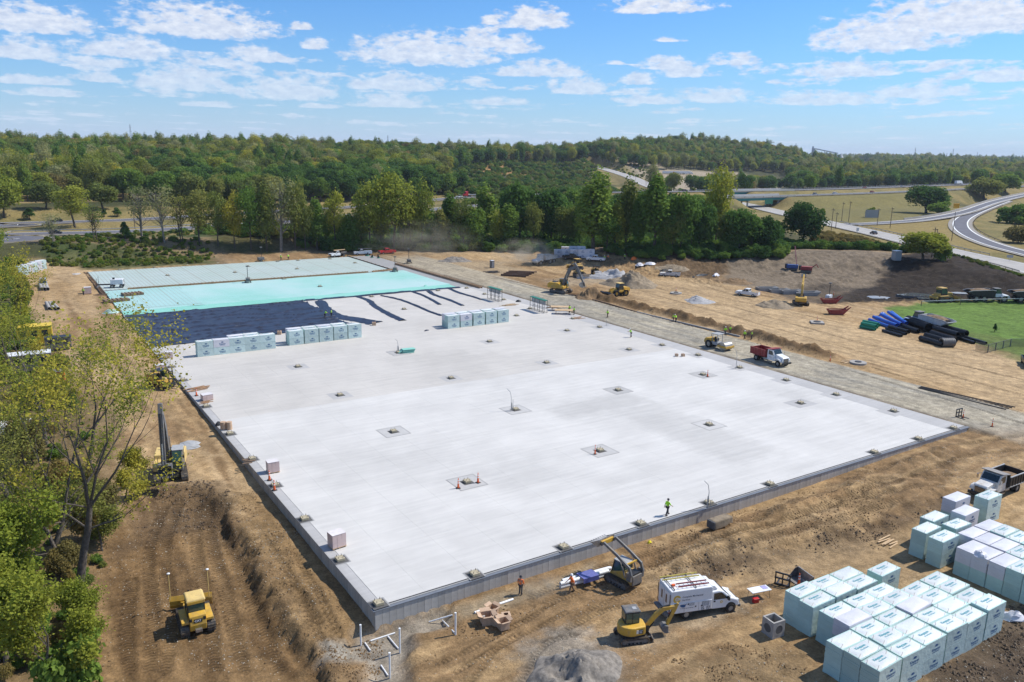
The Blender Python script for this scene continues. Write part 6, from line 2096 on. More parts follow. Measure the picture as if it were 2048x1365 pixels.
def roller(label, col, cabm, group=None):
 t = thing('soil_compactor', label, 'roller', group=group)
 o = MB().cyl((1.75, -1.02, 0.78), (1.75, 1.02, 0.78), 0.76, n=28).build('drum', M_BARE, t, 40)
 for y in (-1.13, 1.13):
  MB().box((1.6, y, 0.78), (1.9, 0.14, 0.36)).build('drum_frame', col, t, bevel=0.03)
 MB().box((2.62, 0, 0.72), (0.2, 2.4, 0.42)).build('front_beam', col, t, bevel=0.04)
 MB().box((0.78, 0, 0.85), (0.3, 2.3, 0.45)).build('rear_beam', M_BLK, t, bevel=0.03)
 MB().box((0.3, 0, 0.8), (0.9, 0.7, 0.5)).build('hitch', M_BLK, t)
 MB().prism([(-2.75, 0.8), (-2.75, 1.35), (-2.4, 1.75), (-1.1, 1.85), (-1.0, 0.8)], -0.85, 0.85).build('engine_hood', col, t, bevel=0.08)
 MB().box((-0.4, 0, 0.95), (1.4, 1.6, 0.5)).build('platform', cabm, t, bevel=0.03)
 for x in (-0.95, 0.25):
  for y in (-0.72, 0.72):
   MB().cyl((x, y, 1.2), (x*0.9, y, 2.72), 0.055, n=6).build('roof_post', cabm, t)
 MB().box((-0.32, 0, 2.76), (1.7, 1.75, 0.12)).build('roof', M_LGREY if col is M_YEL else M_BLK, t, bevel=0.05)
 MB().box((-0.55, 0, 1.45), (0.5, 0.5, 0.5)).box((-0.78, 0, 1.8), (0.12, 0.5, 0.6)).build('seat', M_SEAT, t, bevel=0.04)
 MB().cyl((0.05, 0, 1.3), (-0.1, 0, 1.8), 0.04, n=6).cyl((-0.12, 0, 1.78), (-0.08, 0, 1.83), 0.22, n=14).build('steering_wheel', M_BLK, t)
 MB().cyl((-2.2, 0.5, 1.7), (-2.2, 0.5, 2.2), 0.05, n=8).build('exhaust', M_BLK, t)
 for y in (-0.85, 0.85):
  wheel(t, -1.55, y, 0.72, 0.72, 0.5)
 return t
def hauler(label, white, bedm, load=None, group=None, dusty=False):
 t = thing('articulated_hauler', label, 'dump truck', group=group)
 MB().prism([(4.9, 0.9), (4.95, 1.4), (4.5, 1.75), (2.9, 2.05), (2.9, 0.9)], -1.05, 1.05).build('hood', white, t, bevel=0.12)
 MB().prism([(3.1, 1.2), (2.95, 2.1), (2.5, 3.25), (1.45, 3.3), (1.4, 1.2)], -0.85, 0.85).build('cab', M_GLG if not dusty else white, t, bevel=0.05)
 MB().box((1.95, 0, 3.34), (1.5, 1.8, 0.12)).build('cab_roof', white if dusty else M_GREY, t, bevel=0.03)
 MB().prism([(3.12, 1.2), (2.97, 2.08), (1.4, 2.08), (1.4, 1.2)], -0.88, 0.88).build('cab_door', white, t, bevel=0.02)
 for y in (-1.25, 1.25):
  MB().prism([(4.5, 1.35), (4.2, 1.75), (3.0, 1.8), (2.5, 1.3), (2.8, 1.3), (3.2, 1.6), (4.0, 1.6), (4.3, 1.3)], y-0.35, y+0.35).build('fender', white, t, bevel=0.03)
 MB().box((0.5, 0, 1.2), (2.4, 0.9, 0.7)).build('hitch', M_BLK, t)
 MB().box((-2.3, 0, 1.15), (5.2, 0.9, 0.45)).build('chassis', M_BLK, t)
 prof = [(0.9, 1.55), (1.15, 2.9), (0.2, 3.05), (-4.6, 2.75), (-5.6, 2.5), (-4.2, 1.6)]
 for y0, y1 in ((-1.5, -1.42), (1.42, 1.5)):
  o = MB().prism(prof, y0, y1).build('bed_side', bedm, t)
  yo = y0-0.03 if y0 < 0 else y1+0.03
  MB().tube([(1.1, yo, 2.92), (0.2, yo, 3.05), (-4.6, yo, 2.75), (-5.6, yo, 2.5)], 0.09, 6).build('top_rail', M_LGREY if bedm is not M_WHT else bedm, o)
  for q in range(4):
   MB().box((0.2-q*1.25, yo, 2.25), (0.12, 0.08, 1.2)).build('rib', bedm, o)
 MB().hexa([(0.85, -1.42, 1.5), (0.95, -1.42, 1.5), (0.95, 1.42, 1.5), (0.85, 1.42, 1.5), (1.08, -1.42, 2.95), (1.18, -1.42, 2.95), (1.18, 1.42, 2.95), (1.08, 1.42, 2.95)]).build('headboard', bedm, t)
 MB().prism([(0.9, 1.5), (0.9, 1.65), (-4.2, 1.7), (-5.6, 2.5), (-5.65, 2.4), (-4.3, 1.55)], -1.42, 1.42).build('bed_floor', bedm, t)
 if load:
  mb = MB()
  for i in range(9):
   for j in range(7):
    x, y = 0.8-i*0.68, -1.38+j*0.46
    mb.v.append((x, y, 2.3+0.85*max(0, 1-((x+2)/3.6)**2-(y/1.9)**2)+0.15*rnd.random()))
  mb.f = [(i*7+j, i*7+j+1, (i+1)*7+j+1, (i+1)*7+j) for i in range(8) for j in range(6)]
  mb.build('soil_load', load, t, 60)
 for x in (3.4, -1.5, -3.4):
  for y in (-1.2, 1.2):
   wheel(t, x, y, 0.82, 0.82, 0.62)
 return t
def wheel_loader(label, fork_pipe=True):
 t = thing('wheel_loader', label, 'wheel loader')
 MB().prism([(-3.0, 1.0), (-3.05, 1.9), (-2.7, 2.15), (-1.0, 2.25), (-0.9, 1.0)], -0.9, 0.9).build('engine_hood', M_YEL, t, bevel=0.08)
 MB().prism([(-1.0, 1.3), (-1.0, 3.15), (0.25, 3.15), (0.45, 2.2), (0.45, 1.3)], -0.72, 0.72).build('cab', M_GLS, t, bevel=0.04)
 MB().box((-0.38, 0, 3.22), (1.6, 1.6, 0.14)).build('cab_roof', M_YELP, t, bevel=0.04)
 MB().box((-0.3, 0, 1.3), (1.6, 1.9, 0.5)).build('cab_base', M_YEL, t, bevel=0.04)
 MB().box((1.3, 0, 1.15), (2.0, 0.9, 0.7)).build('front_frame', M_YEL, t, bevel=0.04)
 for y in (-1.15, 1.15):
  MB().box((-1.9, y, 1.65), (1.5, 0.5, 0.12)).build('fender', M_YEL, t)
  MB().box((1.4, y, 1.62), (1.3, 0.5, 0.1)).build('fender', M_BLK, t)
 for y in (-0.45, 0.45):
  arm_plate([(1.0, 1.9), (2.0, 1.75), (3.1, 0.75)], [0.3, 0.45, 0.3], y-0.08, y+0.08).build('lift_arm', M_YEL, t)
  ram(t, (1.0, y, 1.2), (2.2, y, 1.55), 0.09, M_BLK)
 MB().box((3.2, 0, 0.75), (0.16, 2.0, 0.9)).build('fork_carriage', M_BLK, t)
 for y in (-0.6, 0.6):
  MB().box((3.9, y, 0.42), (1.4, 0.16, 0.09)).build('fork', M_BLK, t)
 for y in (-0.98, 0.98):
  wheel(t, 1.45, y, 0.78, 0.78, 0.58, M_YEL)
  wheel(t, -1.6, y, 0.78, 0.78, 0.58, M_YEL)
 return t
def track_loader(label):
 t = thing('track_loader', label, 'loader')
 for y in (-0.78, 0.78):
  crawler(t, 2.6, 0.72, 0.46, y)
 MB().prism([(-1.5, 0.5), (-1.6, 1.0), (-1.5, 1.45), (-0.5, 1.5), (0.6, 1.05), (1.0, 0.9), (1.0, 0.45)], -0.56, 0.56).build('body', M_YELD, t, bevel=0.05)
 MB().box((-1.56, 0, 0.98), (0.14, 1.2, 0.9)).build('rear_door', M_GREY, t, bevel=0.05)
 MB().box((-1.2, 0, 1.52), (0.7, 1.0, 0.1)).build('engine_cover', M_BLK, t)
 MB().prism([(-0.55, 1.3), (-0.55, 2.12), (0.55, 2.12), (0.85, 1.2), (0.85, 0.95)], -0.5, 0.5).build('cab', M_GLG, t, bevel=0.03)
 for x, z0, x1, z1 in ((-0.55, 1.3, -0.55, 2.12), (0.85, 0.95, 0.55, 2.12)):
  for y in (-0.51, 0.51):
   MB().cyl((x, y, z0), (x1, y, z1), 0.05, n=6).build('cab_post', M_BLK, t)
 MB().box((0.0, 0, 2.17), (1.3, 1.12, 0.1)).build('cab_roof', M_LGREY, t, bevel=0.04)
 for y in (-0.76, 0.76):
  arm_plate([(-1.55, 1.55), (-1.3, 2.15), (0.0, 2.75), (1.65, 3.35), (1.95, 3.05)], [0.26, 0.30, 0.26, 0.24, 0.24], y-0.07, y+0.07).build('lift_arm', M_GREY, t)
  ram(t, (-0.9, y, 1.1), (-0.2, y, 2.65), 0.07, M_GREY)
  MB().box((-1.35, y, 1.35), (0.5, 0.22, 0.7)).build('arm_tower', M_GREY, t)
 MB().box((-0.9, 0, 2.3), (0.12, 1.5, 0.12)).build('cross_tube', M_YEL, t)
 MB().box((2.0, 0, 3.15), (0.22, 1.5, 0.4)).build('coupler', M_YEL, t, bevel=0.03)
 prof = [(2.12, 3.5), (2.12, 2.95), (2.3, 2.85), (3.0, 3.0), (3.0, 2.94), (2.28, 2.78), (2.05, 2.9), (2.05, 3.5)]
 o = MB().prism(prof, -1.0, 1.0).build('bucket', M_BARE, t)
 for y in (-1.0, 1.0):
  MB().prism([(2.08, 3.5), (2.08, 2.85), (2.3, 2.8), (3.0, 2.97)], y-0.02, y+0.02).build('bucket_side', M_BARE, o)
 for q in range(8):
  y = -0.95+1.9*q/7
  MB().box((3.1, y, 2.97), (0.26, 0.06, 0.04)).build('tooth', M_BARE, o)
 return t
def mini_excavator(label):
 t = thing('mini_excavator', label, 'mini excavator')
 for y in (-0.75, 0.75):
  crawler(t, 2.3, 0.56, 0.34, y)
 MB().box((0, 0, 0.42), (1.3, 1.1, 0.3)).cyl((0, 0, 0.5), (0, 0, 0.68), 0.5, n=16).build('undercarriage', M_BLK, t, 40)
 bl = arm_plate([(1.50, 0.02), (1.42, 0.2), (1.44, 0.42)], [0.06]*3, -0.92, 0.92).box((1.1, 0.45, 0.3), (0.7, 0.12, 0.12)).box((1.1, -0.45, 0.3), (0.7, 0.12, 0.12))
 bl.build('dozer_blade', M_GREY, t)
 # rounded house
 pr = []
 for q in range(15):
  a_ = R(70+q*220/14)
  pr.append((-0.15+1.0*math.cos(a_), 0.88*math.sin(a_)))
 pr += [(0.85, -0.72), (0.95, -0.3), (0.95, 0.3), (0.6, 0.75)]
 MB().slab(pr, 0.70, 1.42).build('engine_house', M_YEL, t, bevel=0.09)
 MB().slab([(x*0.985, y*0.985) for x, y in pr], 0.62, 0.70).build('house_base', M_BLK, t)
 # cab
 MB().box((-0.05, 0.28, 1.86), (1.15, 1.0, 1.05), top=(0.96, 0.96)).build('cab', M_BLK, t, bevel=0.06)
 MB().box((-0.05, 0.28, 2.42), (1.32, 1.1, 0.13), top=(0.9, 0.88)).build('cab_roof', M_GREY, t, bevel=0.05)
 MB().box((0.18, 0.20, 2.495), (0.30, 0.36, 0.02)).build('roof_hatch', M_LGREY, t)
 for x, w_ in ((-0.34, 0.46), (0.22, 0.52)):
  MB().box((x, -0.222, 1.88), (w_, 0.02, 0.78)).build('window', M_GLG, t)
  MB().box((x, 0.782, 1.88), (w_, 0.02, 0.78)).build('window', M_GLG, t)
 MB().box((0.528, 0.28, 1.9), (0.02, 0.82, 0.86)).build('windshield', M_GLG, t)
 MB().box((-0.628, 0.28, 1.95), (0.02, 0.82, 0.62)).build('rear_window', M_GLG, t)
 # swing boom
 MB().box((1.12, -0.05, 0.85), (0.45, 0.3, 0.5)).build('swing_post', M_BLK, t, bevel=0.04)
 arm_plate([(1.15, 1.0), (1.9, 1.9), (2.45, 2.35), (3.35, 2.42)], [0.26, 0.36, 0.36, 0.22], -0.16, 0.06).build('boom', M_YEL, t, bevel=0.02)
 arm_plate([(3.62, 2.72), (3.4, 2.35), (3.05, 1.5), (2.85, 0.95)], [0.18, 0.34, 0.26, 0.18], -0.14, 0.04).build('stick', M_YEL, t, bevel=0.02)
 ram(t, (1.35, -0.05, 0.75), (2.05, -0.05, 1.75), 0.06, M_BLK)
 ram(t, (2.2, -0.05, 2.5), (3.6, -0.05, 2.72), 0.06, M_BLK)
 ram(t, (3.15, -0.05, 2.1), (2.72, -0.05, 1.25), 0.05, M_BLK)
 bucket(t, (2.85, 0.95), 0.52, 0.62, R(-28), M_GREY, 4)
 MB().box((-0.35, -0.83, 1.05), (0.5, 0.02, 0.38)).build('grille', M_YELD, t)
 # plates on the camera side
 MB().box((0.08, -0.842, 1.07), (0.30, 0.02, 0.30)).build('sticker', M_WPRINT, t)
 lettering('C', M_GOLD, 0.26, t, (0.08, -0.856, 1.07), (R(90), 0, 0), 0.006)
 MB().box((0.42, -0.815, 1.07), (0.32, 0.05, 0.34)).build('name_plate', M_BLK, t)
 lettering('CAT', M_WPRINT, 0.15, t, (0.42, -0.846, 1.14), (R(90), 0, 0), 0.004)
 for q in range(3):
  MB().box((0.34+0.075*q, -0.844, 1.0), (0.05, 0.008, 0.07)).build('small_print', M_WPRINT, t)
 return t
def ladder(mb_rail, L, w, n):
 a_, b_ = MB(), MB()
 for y in (-w/2, w/2):
  a_.box((0, y, 0), (L, 0.05, 0.10))
 for q in range(n):
  b_.cyl((-L/2+L*(q+0.5)/n, -w/2, 0), (-L/2+L*(q+0.5)/n, w/2, 0), 0.022, n=6)
 return a_, b_
def service_van(label):
 t = thing('service_van', label, 'van')
 W_ = 1.06
 # service body
 MB().prism([(0.85, 0.62), (0.85, 2.52), (0.7, 2.62), (-2.82, 2.62), (-2.86, 0.62)], -W_, W_).build('service_body', M_WHT, t, bevel=0.05)
 MB().box((-1.0, -W_-0.012, 1.05), (3.55, 0.03, 0.78)).build('side_cabinets', M_WHT, t, bevel=0.01)
 for x in (-2.72, -1.62, -0.35, 0.74):
  MB().box((x, -W_-0.03, 1.05), (0.015, 0.01, 0.76)).build('cabinet_gap', M_GREY, t)
 MB().box((-1.0, -W_-0.02, 1.47), (3.6, 0.05, 0.03)).build('drip_rail', M_WHT, t)
 # fairing and cab
 MB().prism([(0.8, 2.05), (0.8, 2.6), (1.15, 2.52), (1.5, 2.15)], -0.8, 0.8).build('roof_fairing', M_WHT, t, bevel=0.08)
 MB().prism([(0.86, 0.5), (0.86, 2.08), (1.55, 2.10), (1.95, 1.95), (2.62, 1.32), (3.2, 1.12), (3.38, 0.95), (3.42, 0.5)], -0.96, 0.96).build('cab', M_WHT, t, bevel=0.10)
 MB().hexa([(2.66, -0.84, 1.34), (2.69, -0.84, 1.36), (2.69, 0.84, 1.36), (2.66, 0.84, 1.34), (2.00, -0.72, 1.97), (2.03, -0.72, 1.99), (2.03, 0.72, 1.99), (2.00, 0.72, 1.97)]).build('windshield', M_GLS, t)
 for y in (-0.966, 0.966):
  MB().prism([(1.05, 1.32), (1.05, 1.90), (1.72, 1.92), (2.35, 1.36), (2.35, 1.32)], y-0.006, y+0.006).build('window', M_GLS, t)
  d = MB().box((1.66, y, 0.92), (1.36, 0.02, 0.74)).build('door', M_WHT, t, bevel=0.006)
  MB().box((1.12, y*1.015, 1.2), (0.16, 0.02, 0.14)).build('door_handle', M_BLK, d)
  MB().box((2.3, y*1.17, 1.42), (0.14, 0.26, 0.34)).build('mirror', M_BLK, t, bevel=0.03)
  MB().box((3.33, y*0.82, 0.92), (0.10, 0.28, 0.28)).build('headlight', M_LAMP, t)
 MB().box((3.40, 0, 0.82), (0.06, 1.1, 0.3)).build('grille', M_GREY, t)
 MB().box((3.45, 0, 0.52), (0.2, 1.96, 0.24)).build('bumper', M_GREY, t, bevel=0.04)
 MB().box((-3.05, 0, 0.55), (0.42, 2.1, 0.14)).build('rear_step', M_GREY, t, bevel=0.02)
 # rear doors with two narrow windows
 for y in (-0.5, 0.5):
  d = MB().box((-2.875, y, 1.55), (0.03, 0.92, 1.72)).build('rear_door', M_WHT, t, bevel=0.008)
  MB().box((-2.90, y*0.78, 1.72), (0.02, 0.2, 0.72)).build('window', mat('tinted brown glass', (0.10, 0.055, 0.03), 0.2), d)
  MB().box((-2.9, y*2.08, 1.6), (0.04, 0.06, 1.5)).build('hinge_strip', M_BLK, d)
  MB().box((-2.89, y*2.0, 0.82), (0.03, 0.1, 0.24)).build('tail_lamp', M_TAIL, t)
 for x in (2.62, -1.35):
  for y in (-0.86, 0.86):
   MB().cyl((x, y-0.14, 0.46), (x, y+0.14+0.10*(1 if y > 0 else -1), 0.46), 0.47, n=20).build('wheel_arch', M_BLK, t)
   wheel(t, x, y*1.10, 0.39, 0.39, 0.25)
 MB().box((-0.2, 0, 0.5), (5.8, 1.5, 0.2)).build('chassis', M_BLK, t)
 # ladder racks and ladders on the roof
 for x in (-2.5, -0.6):
  MB().box((x, 0, 2.72), (0.06, 2.0, 0.06)).box((x, -0.9, 2.67), (0.06, 0.06, 0.16)).box((x, 0.9, 2.67), (0.06, 0.06, 0.16)).build('rack_bar', M_GREY, t)
 for q, (y, m, L) in enumerate(((0.72, mat('yellow fibreglass', (0.62, 0.48, 0.10), 0.5), 3.3), (-0.55, M_DRED, 2.7))):
  a_, b_ = ladder(None, L, 0.46, 8 if q == 0 else 7)
  o = a_.build('ladder', m, t)
  o.location = (-1.25 if q == 0 else -0.75, y, 2.82)
  o2 = b_.build('rung', M_CHR, o)
 MB().box((-2.35, -0.4, 2.80), (0.28, 0.16, 0.16)).build('rack_clamp', M_ORG, t)
 # lettering, logo and map on the near side
 y = -W_-0.006
 ro = (R(90), 0, 0)
 MB().ring((-2.28, y-0.004, 1.90), (-2.28, y+0.006, 1.90), 0.33, 0.17, 26).build('logo_ring', M_GOLD, t)
 MB().box((-2.02, y-0.006, 1.90), (0.22, 0.012, 0.18)).build('logo_gap', M_WHT, t)
 MB().ring((-2.28, y-0.004, 1.90), (-2.28, y+0.006, 1.90), 0.085, 0.045, 14).build('logo_hub', M_GOLD, t)
 lettering('Complete Mechanical', M_INK, 0.21, t, (-0.92, y-0.006, 2.02), ro, 0.003)
 lettering('Services', M_INK, 0.21, t, (-1.48, y-0.006, 1.76), ro, 0.003)
 ys = -W_-0.034
 us = [(-1.98, 1.38), (-1.70, 1.38), (-1.62, 1.34), (-1.52, 1.38), (-1.46, 1.44), (-1.42, 1.40), (-1.50, 1.30), (-1.56, 1.20), (-1.54, 1.12), (-1.60, 1.16), (-1.72, 1.12), (-1.80, 1.14), (-1.94, 1.2), (-2.0, 1.3)]
 MB().prism(us, ys-0.006, ys).build('map_print', M_INKB, t)
 MB().box((-1.28, ys, 1.36), (0.12, 0.006, 0.14)).build('badge', M_INK, t)
 for x0, z0, n, w, dz in ((-0.95, 1.42, 3, 0.5, 0.09), (-1.35, 1.03, 1, 1.2, 0.1), (0.25, 1.40, 5, 0.62, 0.085), (0.02, 0.95, 5, 0.26, 0.075), (0.5, 0.95, 5, 0.3, 0.075)):
  for q in range(n):
   x = -w/2
   while x < w/2-0.05:
    l = rnd.uniform(0.05, 0.16)
    MB().box((x0+x+l/2, ys-0.002, z0-q*dz), (min(l, w/2-x), 0.006, 0.036)).build('small_print', M_INK, t)
    x += l+0.035
 MB().box((-2.52, ys, 1.30), (0.22, 0.006, 0.10)).build('sticker', mat('pink sticker', (0.6, 0.2, 0.35), 0.6), t)
 MB().box((-2.50, ys, 1.10), (0.30, 0.006, 0.12)).build('sticker', mat('blue sticker', (0.05, 0.22, 0.5), 0.6), t)
 for x in (-0.62, -0.08, -2.66):
  MB().box((x, ys, 1.08 if x > -2 else 0.86), (0.12, 0.02, 0.11)).build('latch', M_BLK, t)
 MB().ring((1.75, -0.98, 1.08), (1.75, -0.972, 1.08), 0.12, 0.06, 18).build('door_logo', M_GOLD, t)
 return t
def telehandler(label):
 t = thing('rough_terrain_forklift', label, 'forklift')
 MB().box((0, 0, 0.95), (3.6, 1.4, 0.55)).build('chassis', M_YEL, t, bevel=0.05)
 MB().prism([(-1.9, 1.2), (-1.95, 1.9), (-1.5, 2.1), (-0.4, 2.0), (-0.4, 1.2)], -0.75, 0.75).build('engine_hood', M_YEL, t, bevel=0.08)
 for x in (-0.35, 0.95):
  for y in (-0.62, 0.62):
   MB().cyl((x, y, 1.2), (x, y, 2.75), 0.05, n=6).build('cab_post', M_BLK, t)
 MB().box((0.3, 0, 2.8), (1.5, 1.4, 0.08)).build('cab_roof', M_BLK, t)
 MB().prism([(-0.3, 1.5), (-0.3, 2.6), (0.85, 2.6), (0.85, 1.5)], 0.63, 0.645).build('window', M_GLG, t)
 MB().box((0.05, 0, 1.55), (0.5, 0.5, 0.4)).box((-0.2, 0, 1.9), (0.12, 0.5, 0.6)).build('seat', M_SEAT, t)
 for y in (-0.4, 0.4):
  MB().box((2.2, y, 1.5), (0.14, 0.12, 2.6)).build('mast_rail', M_BLK, t)
  MB().box((2.9, y*1.1, 0.35), (1.3, 0.12, 0.07)).build('fork', M_BARE, t)
 for z in (0.6, 1.6, 2.7):
  MB().box((2.22, 0, z), (0.1, 0.9, 0.12)).build('mast_bar', M_BLK, t)
 MB().box((2.3, 0, 0.75), (0.1, 1.5, 0.6)).build('fork_carriage', M_BLK, t)
 for y in (-0.85, 0.85):
  wheel(t, 1.25, y, 0.66, 0.66, 0.46, M_YEL)
  wheel(t, -1.35, y, 0.58, 0.58, 0.4, M_YEL)
 return t
def px_place(t, p0, p1, side=0.0, z=None, at_=0.5, tilt=False):
 a_ = on_ground(*p0) if z is None else (*flat(*p0, z), z)
 b_ = on_ground(*p1) if z is None else (*flat(*p1, z), z)
 h = heading(a_, b_)
 x = a_[0]+(b_[0]-a_[0])*at_-math.sin(h)*side
 y = a_[1]+(b_[1]-a_[1])*at_+math.cos(h)*side
 zz = gz(x, y) if z is None else z
 t.location = (x, y, zz)
 t.rotation_euler = (0, 0, h)
 return t
# ---- the machines, nearest first
t = dozer('yellow bulldozer with two white antenna masts grading the haul road', M_YEL, gps=True, blade_ang=R(-14), letters=True)
px_place(t, (402, 1283), (382, 1218), 0)
t = excavator('large excavator with raised dark boom at the end of the haul road', M_YELP, 1.15, R(8), ((0.5, 2.1), (2.0, 6.4), (3.4, 8.6), (4.3, 3.0), R(-25)), None, M_GREY, dirty_bucket=M_GREY)
px_place(t, (345, 940), (334, 978), 0, at_=0.35)
t = mini_excavator('yellow mini excavator with grey cab roof working beside the service van')
px_place(t, (1242, 1292), (1302, 1284), 0.75, at_=0.45)
t = track_loader('yellow tracked loader with arms raised and toothed bucket held up at the wall')
px_place(t, (1268, 1176), (1214, 1150), 0, at_=0.42)
t = service_van('white service van with lettering and two ladders on its roof')
px_place(t, (1371, 1238), (1459, 1224), 0.92, at_=0.34)
t = dump_truck('white cab dump truck with empty black bed facing the camera', M_WHTD, M_BLK, M_SOILL)
px_place(t, (2031, 984), (1984, 1004), -1.0, at_=0.55)
t = dump_truck('white cab dump truck with red bed on the gravel strip', M_WHT, M_DRED, door_text=True)
px_place(t, (1516, 722), (1555, 734), 1.0, at_=0.5)
t = roller('yellow soil compactor with light grey roof on the gravel strip', M_YEL, M_LGREY, 'soil compactors')
px_place(t, (1413, 694), (1444, 702), 0.9, at_=0.55)
t = roller('distant yellow soil compactor with dark cab in the dirt yard', M_YELD, M_BLK, 'soil compactors')
px_place(t, (1188, 548), (1199, 555), 0, at_=0.4)
t = excavator('excavator with dark arched boom and green tinted cab in the dirt yard', M_YEL, 1.15, R(-12), ((0.5, 2.1), (2.3, 6.2), (4.0, 7.0), (6.0, 3.2), R(-10)), M_GLG, M_GREY)
px_place(t, (1104, 584), (1140, 589), 0)
t = excavator('small yellow excavator with its back turned and boom reaching away', M_YEL, 0.95, R(20), ((0.5, 1.8), (2.0, 4.2), (3.4, 5.0), (5.6, 6.6), R(60)), None, M_YEL)
px_place(t, (1600, 615), (1604, 598), 0, at_=0.2)
t = dozer('dusty yellow bulldozer with bright steel blade facing the gravel pile', M_YELD, blade_m=M_BARE, k=1.15, group='bulldozers in the dirt yard')
px_place(t, (1152, 551), (1170, 560), 0, at_=0.4)
t = dozer('open canopied bulldozer behind the one with the bright blade', M_YELD, canopy=True, k=1.1, group='bulldozers in the dirt yard')
px_place(t, (1160, 541), (1146, 537), 0, at_=0.5)
t = dozer('brown dusty bulldozer with ripper parked by the mud basin', M_YELD, ripper=True, k=1.25)
px_place(t, (1862, 604), (1905, 603), 0, at_=0.5)
wlo = wheel_loader('yellow wheel loader carrying a black pipe on its forks')
px_place(wlo, (1252, 592), (1230, 594), -0.95, at_=0.5)
px_place(telehandler('yellow rough terrain forklift with open cab by the left edge'), (305, 772), (335, 778), 0)
t = hauler('pale articulated hauler wrapped in its own dust', M_WHTD, M_WHTD, None, 'articulated haulers', True)
px_place(t, (1102, 524), (1074, 531), 0)
t = hauler('white and blue articulated hauler loaded with dark soil behind the pipes', M_WHT, mat('pale hauler bed', (0.55, 0.55, 0.54), 0.6, var=0.1, dirt=0.2), M_SOILL, 'articulated haulers')
px_place(t, (1880, 664), (1818, 650), 0, at_=0.45)
t = hauler('white cabbed articulated hauler with dark bed beyond the white rail', M_WHT, M_BLK, M_SOILL, 'articulated haulers')
px_place(t, (1935, 603), (2010, 604), 0, at_=0.52)
t = hauler('articulated hauler with dark bed cut by the right edge', M_WHT, M_BLK, M_SOILL, 'articulated haulers')
px_place(t, (2030, 604), (2105, 606), 0, at_=0.45)
GP = 'pickups and work trucks parked on the site'
for lab, colr, bed, p0, p1, kw in (
  ('red pickup parked behind the far edge of the slab', M_RED, 'open', (790, 507), (758, 509), {}),
  ('white utility body pickup parked left of the red one', M_WHT, 'utility', (744, 509), (706, 511), {'crew': False}),
  ('white cabbed flatbed pickup carrying lumber on its rack', M_WHT, 'flat', (695, 512), (656, 515), {'crew': False}),
  ('dark pickup parked before the white wrapped stacks', M_DKB, 'open', (1127, 520), (1160, 520), {}),
  ('white crew pickup beside the dark pickup', M_WHT, 'open', (1208, 523), (1175, 522), {'load': M_BLK}),
  ('white pickup parked near the white tarps', M_WHTD, 'open', (1355, 553), (1325, 552), {}),
  ('white pickup with loaded bed by the concrete trays', M_WHT, 'open', (1512, 594), (1478, 590), {'load': M_YELD})):
 px_place(pickup(lab, colr, bed, GP, **kw), p0, p1, 0)
t = car('silver utility vehicle facing the camera by the left pallets', M_SILV, None, 'utility vehicle', 4.8, 1.75)
px_place(t, (86, 566), (88, 578), 0)
t = pickup('black pickup partly cut by the right edge of the yard', M_DKB, 'open', GP)
px_place(t, (2050, 720), (2066, 745), 0)
def on_line(pts, px, off):
 best = min(range(len(pts)-1), key=lambda i: abs(to_px(np.array([pts[i][0]]), np.array([pts[i][1]]), np.array([pts[i][2]]))[0][0]-px))
 a_, b_ = Vector(pts[best]), Vector(pts[best+1])
 d = (b_-a_).normalized()
 n = Vector((-d.y, d.x, 0))
 q = a_+n*off
 return q, math.atan2(d.y, d.x)
GC = 'cars driving on the highway'
HW = [(R_HWN, 115, -2, 0, 'car', M_DKB, 'dark car at the far left of the near highway lanes'), (R_HWF, 124, 2, 1, 'suv', M_DKB, 'dark sport utility car at the far left of the far highway lanes'),
  (R_HWF, 462, -2, 0, 'car', M_BLUP, 'dark blue car behind the thin trees left of the grey bare tree'), (R_HWF, 934, 2, 1, 'suv', M_WHT, 'white car following the red flatbed lorry'),
  (R_HWN, 1628, -2, 0, 'suv', M_SILV, 'silver car first past the bridge on the near lanes'), (R_HWN, 1674, 2, 0, 'car', M_WHT, 'white car second past the bridge on the near lanes'),
  (R_HWN, 1749, 2, 0, 'car', M_DRED, 'dark red car on the near lanes above the grass bank'), (R_HWF, 1723, -2, 1, 'car', M_DRED, 'dark red car on the far lanes above the bank'),
  (R_HWF, 1811, -2, 1, 'car', M_SILV, 'pale car on the far lanes near the dark bush'), (R_MAIN, 1764, 3, 0, 'car', M_DKB, 'black car driving on the concrete road'),
  (R_MAIN, 1204, 2, 0, 'car', M_WHT, 'white car climbing the hill road'), (R_HWF, 1380, 2, 0, 'car', M_BLK, 'dark car near the bridge on the far lanes'), (R_HWN, 1320, 2, 1, 'suv', M_DRED, 'dark red car behind the tall trees before the bridge')]
for pts, px, off, rev, kd, m, lab in HW:
 q, h = on_line(pts, px, off)
 c = car(lab, m, GC if pts is not R_MAIN else None, 'car', 4.7, 1.72 if kd == 'suv' else 1.45)
 place(c, (q.x, q.y, q.z+0.06), h+math.pi*rev)
q, h = on_line(R_HWF, 958, 2)
place(semi('red cabbed lorry with empty flatbed on the far highway lanes', M_RED, M_LGREY, None, True), (q.x, q.y, q.z+0.06), h+math.pi)
q, h = on_line(R_HWF, 1925, 3)
place(semi('long white trailer lorry on the far lanes at the right', M_WHT, M_WHT), (q.x, q.y, q.z+0.06), h)
q, h = on_line(R_HWF, 2042, -2)
place(semi('white box lorry cut by the right edge on the highway', M_WHT, M_WHT), (q.x, q.y, q.z+0.06), h)
GT = 'trailers parked in the far yard'
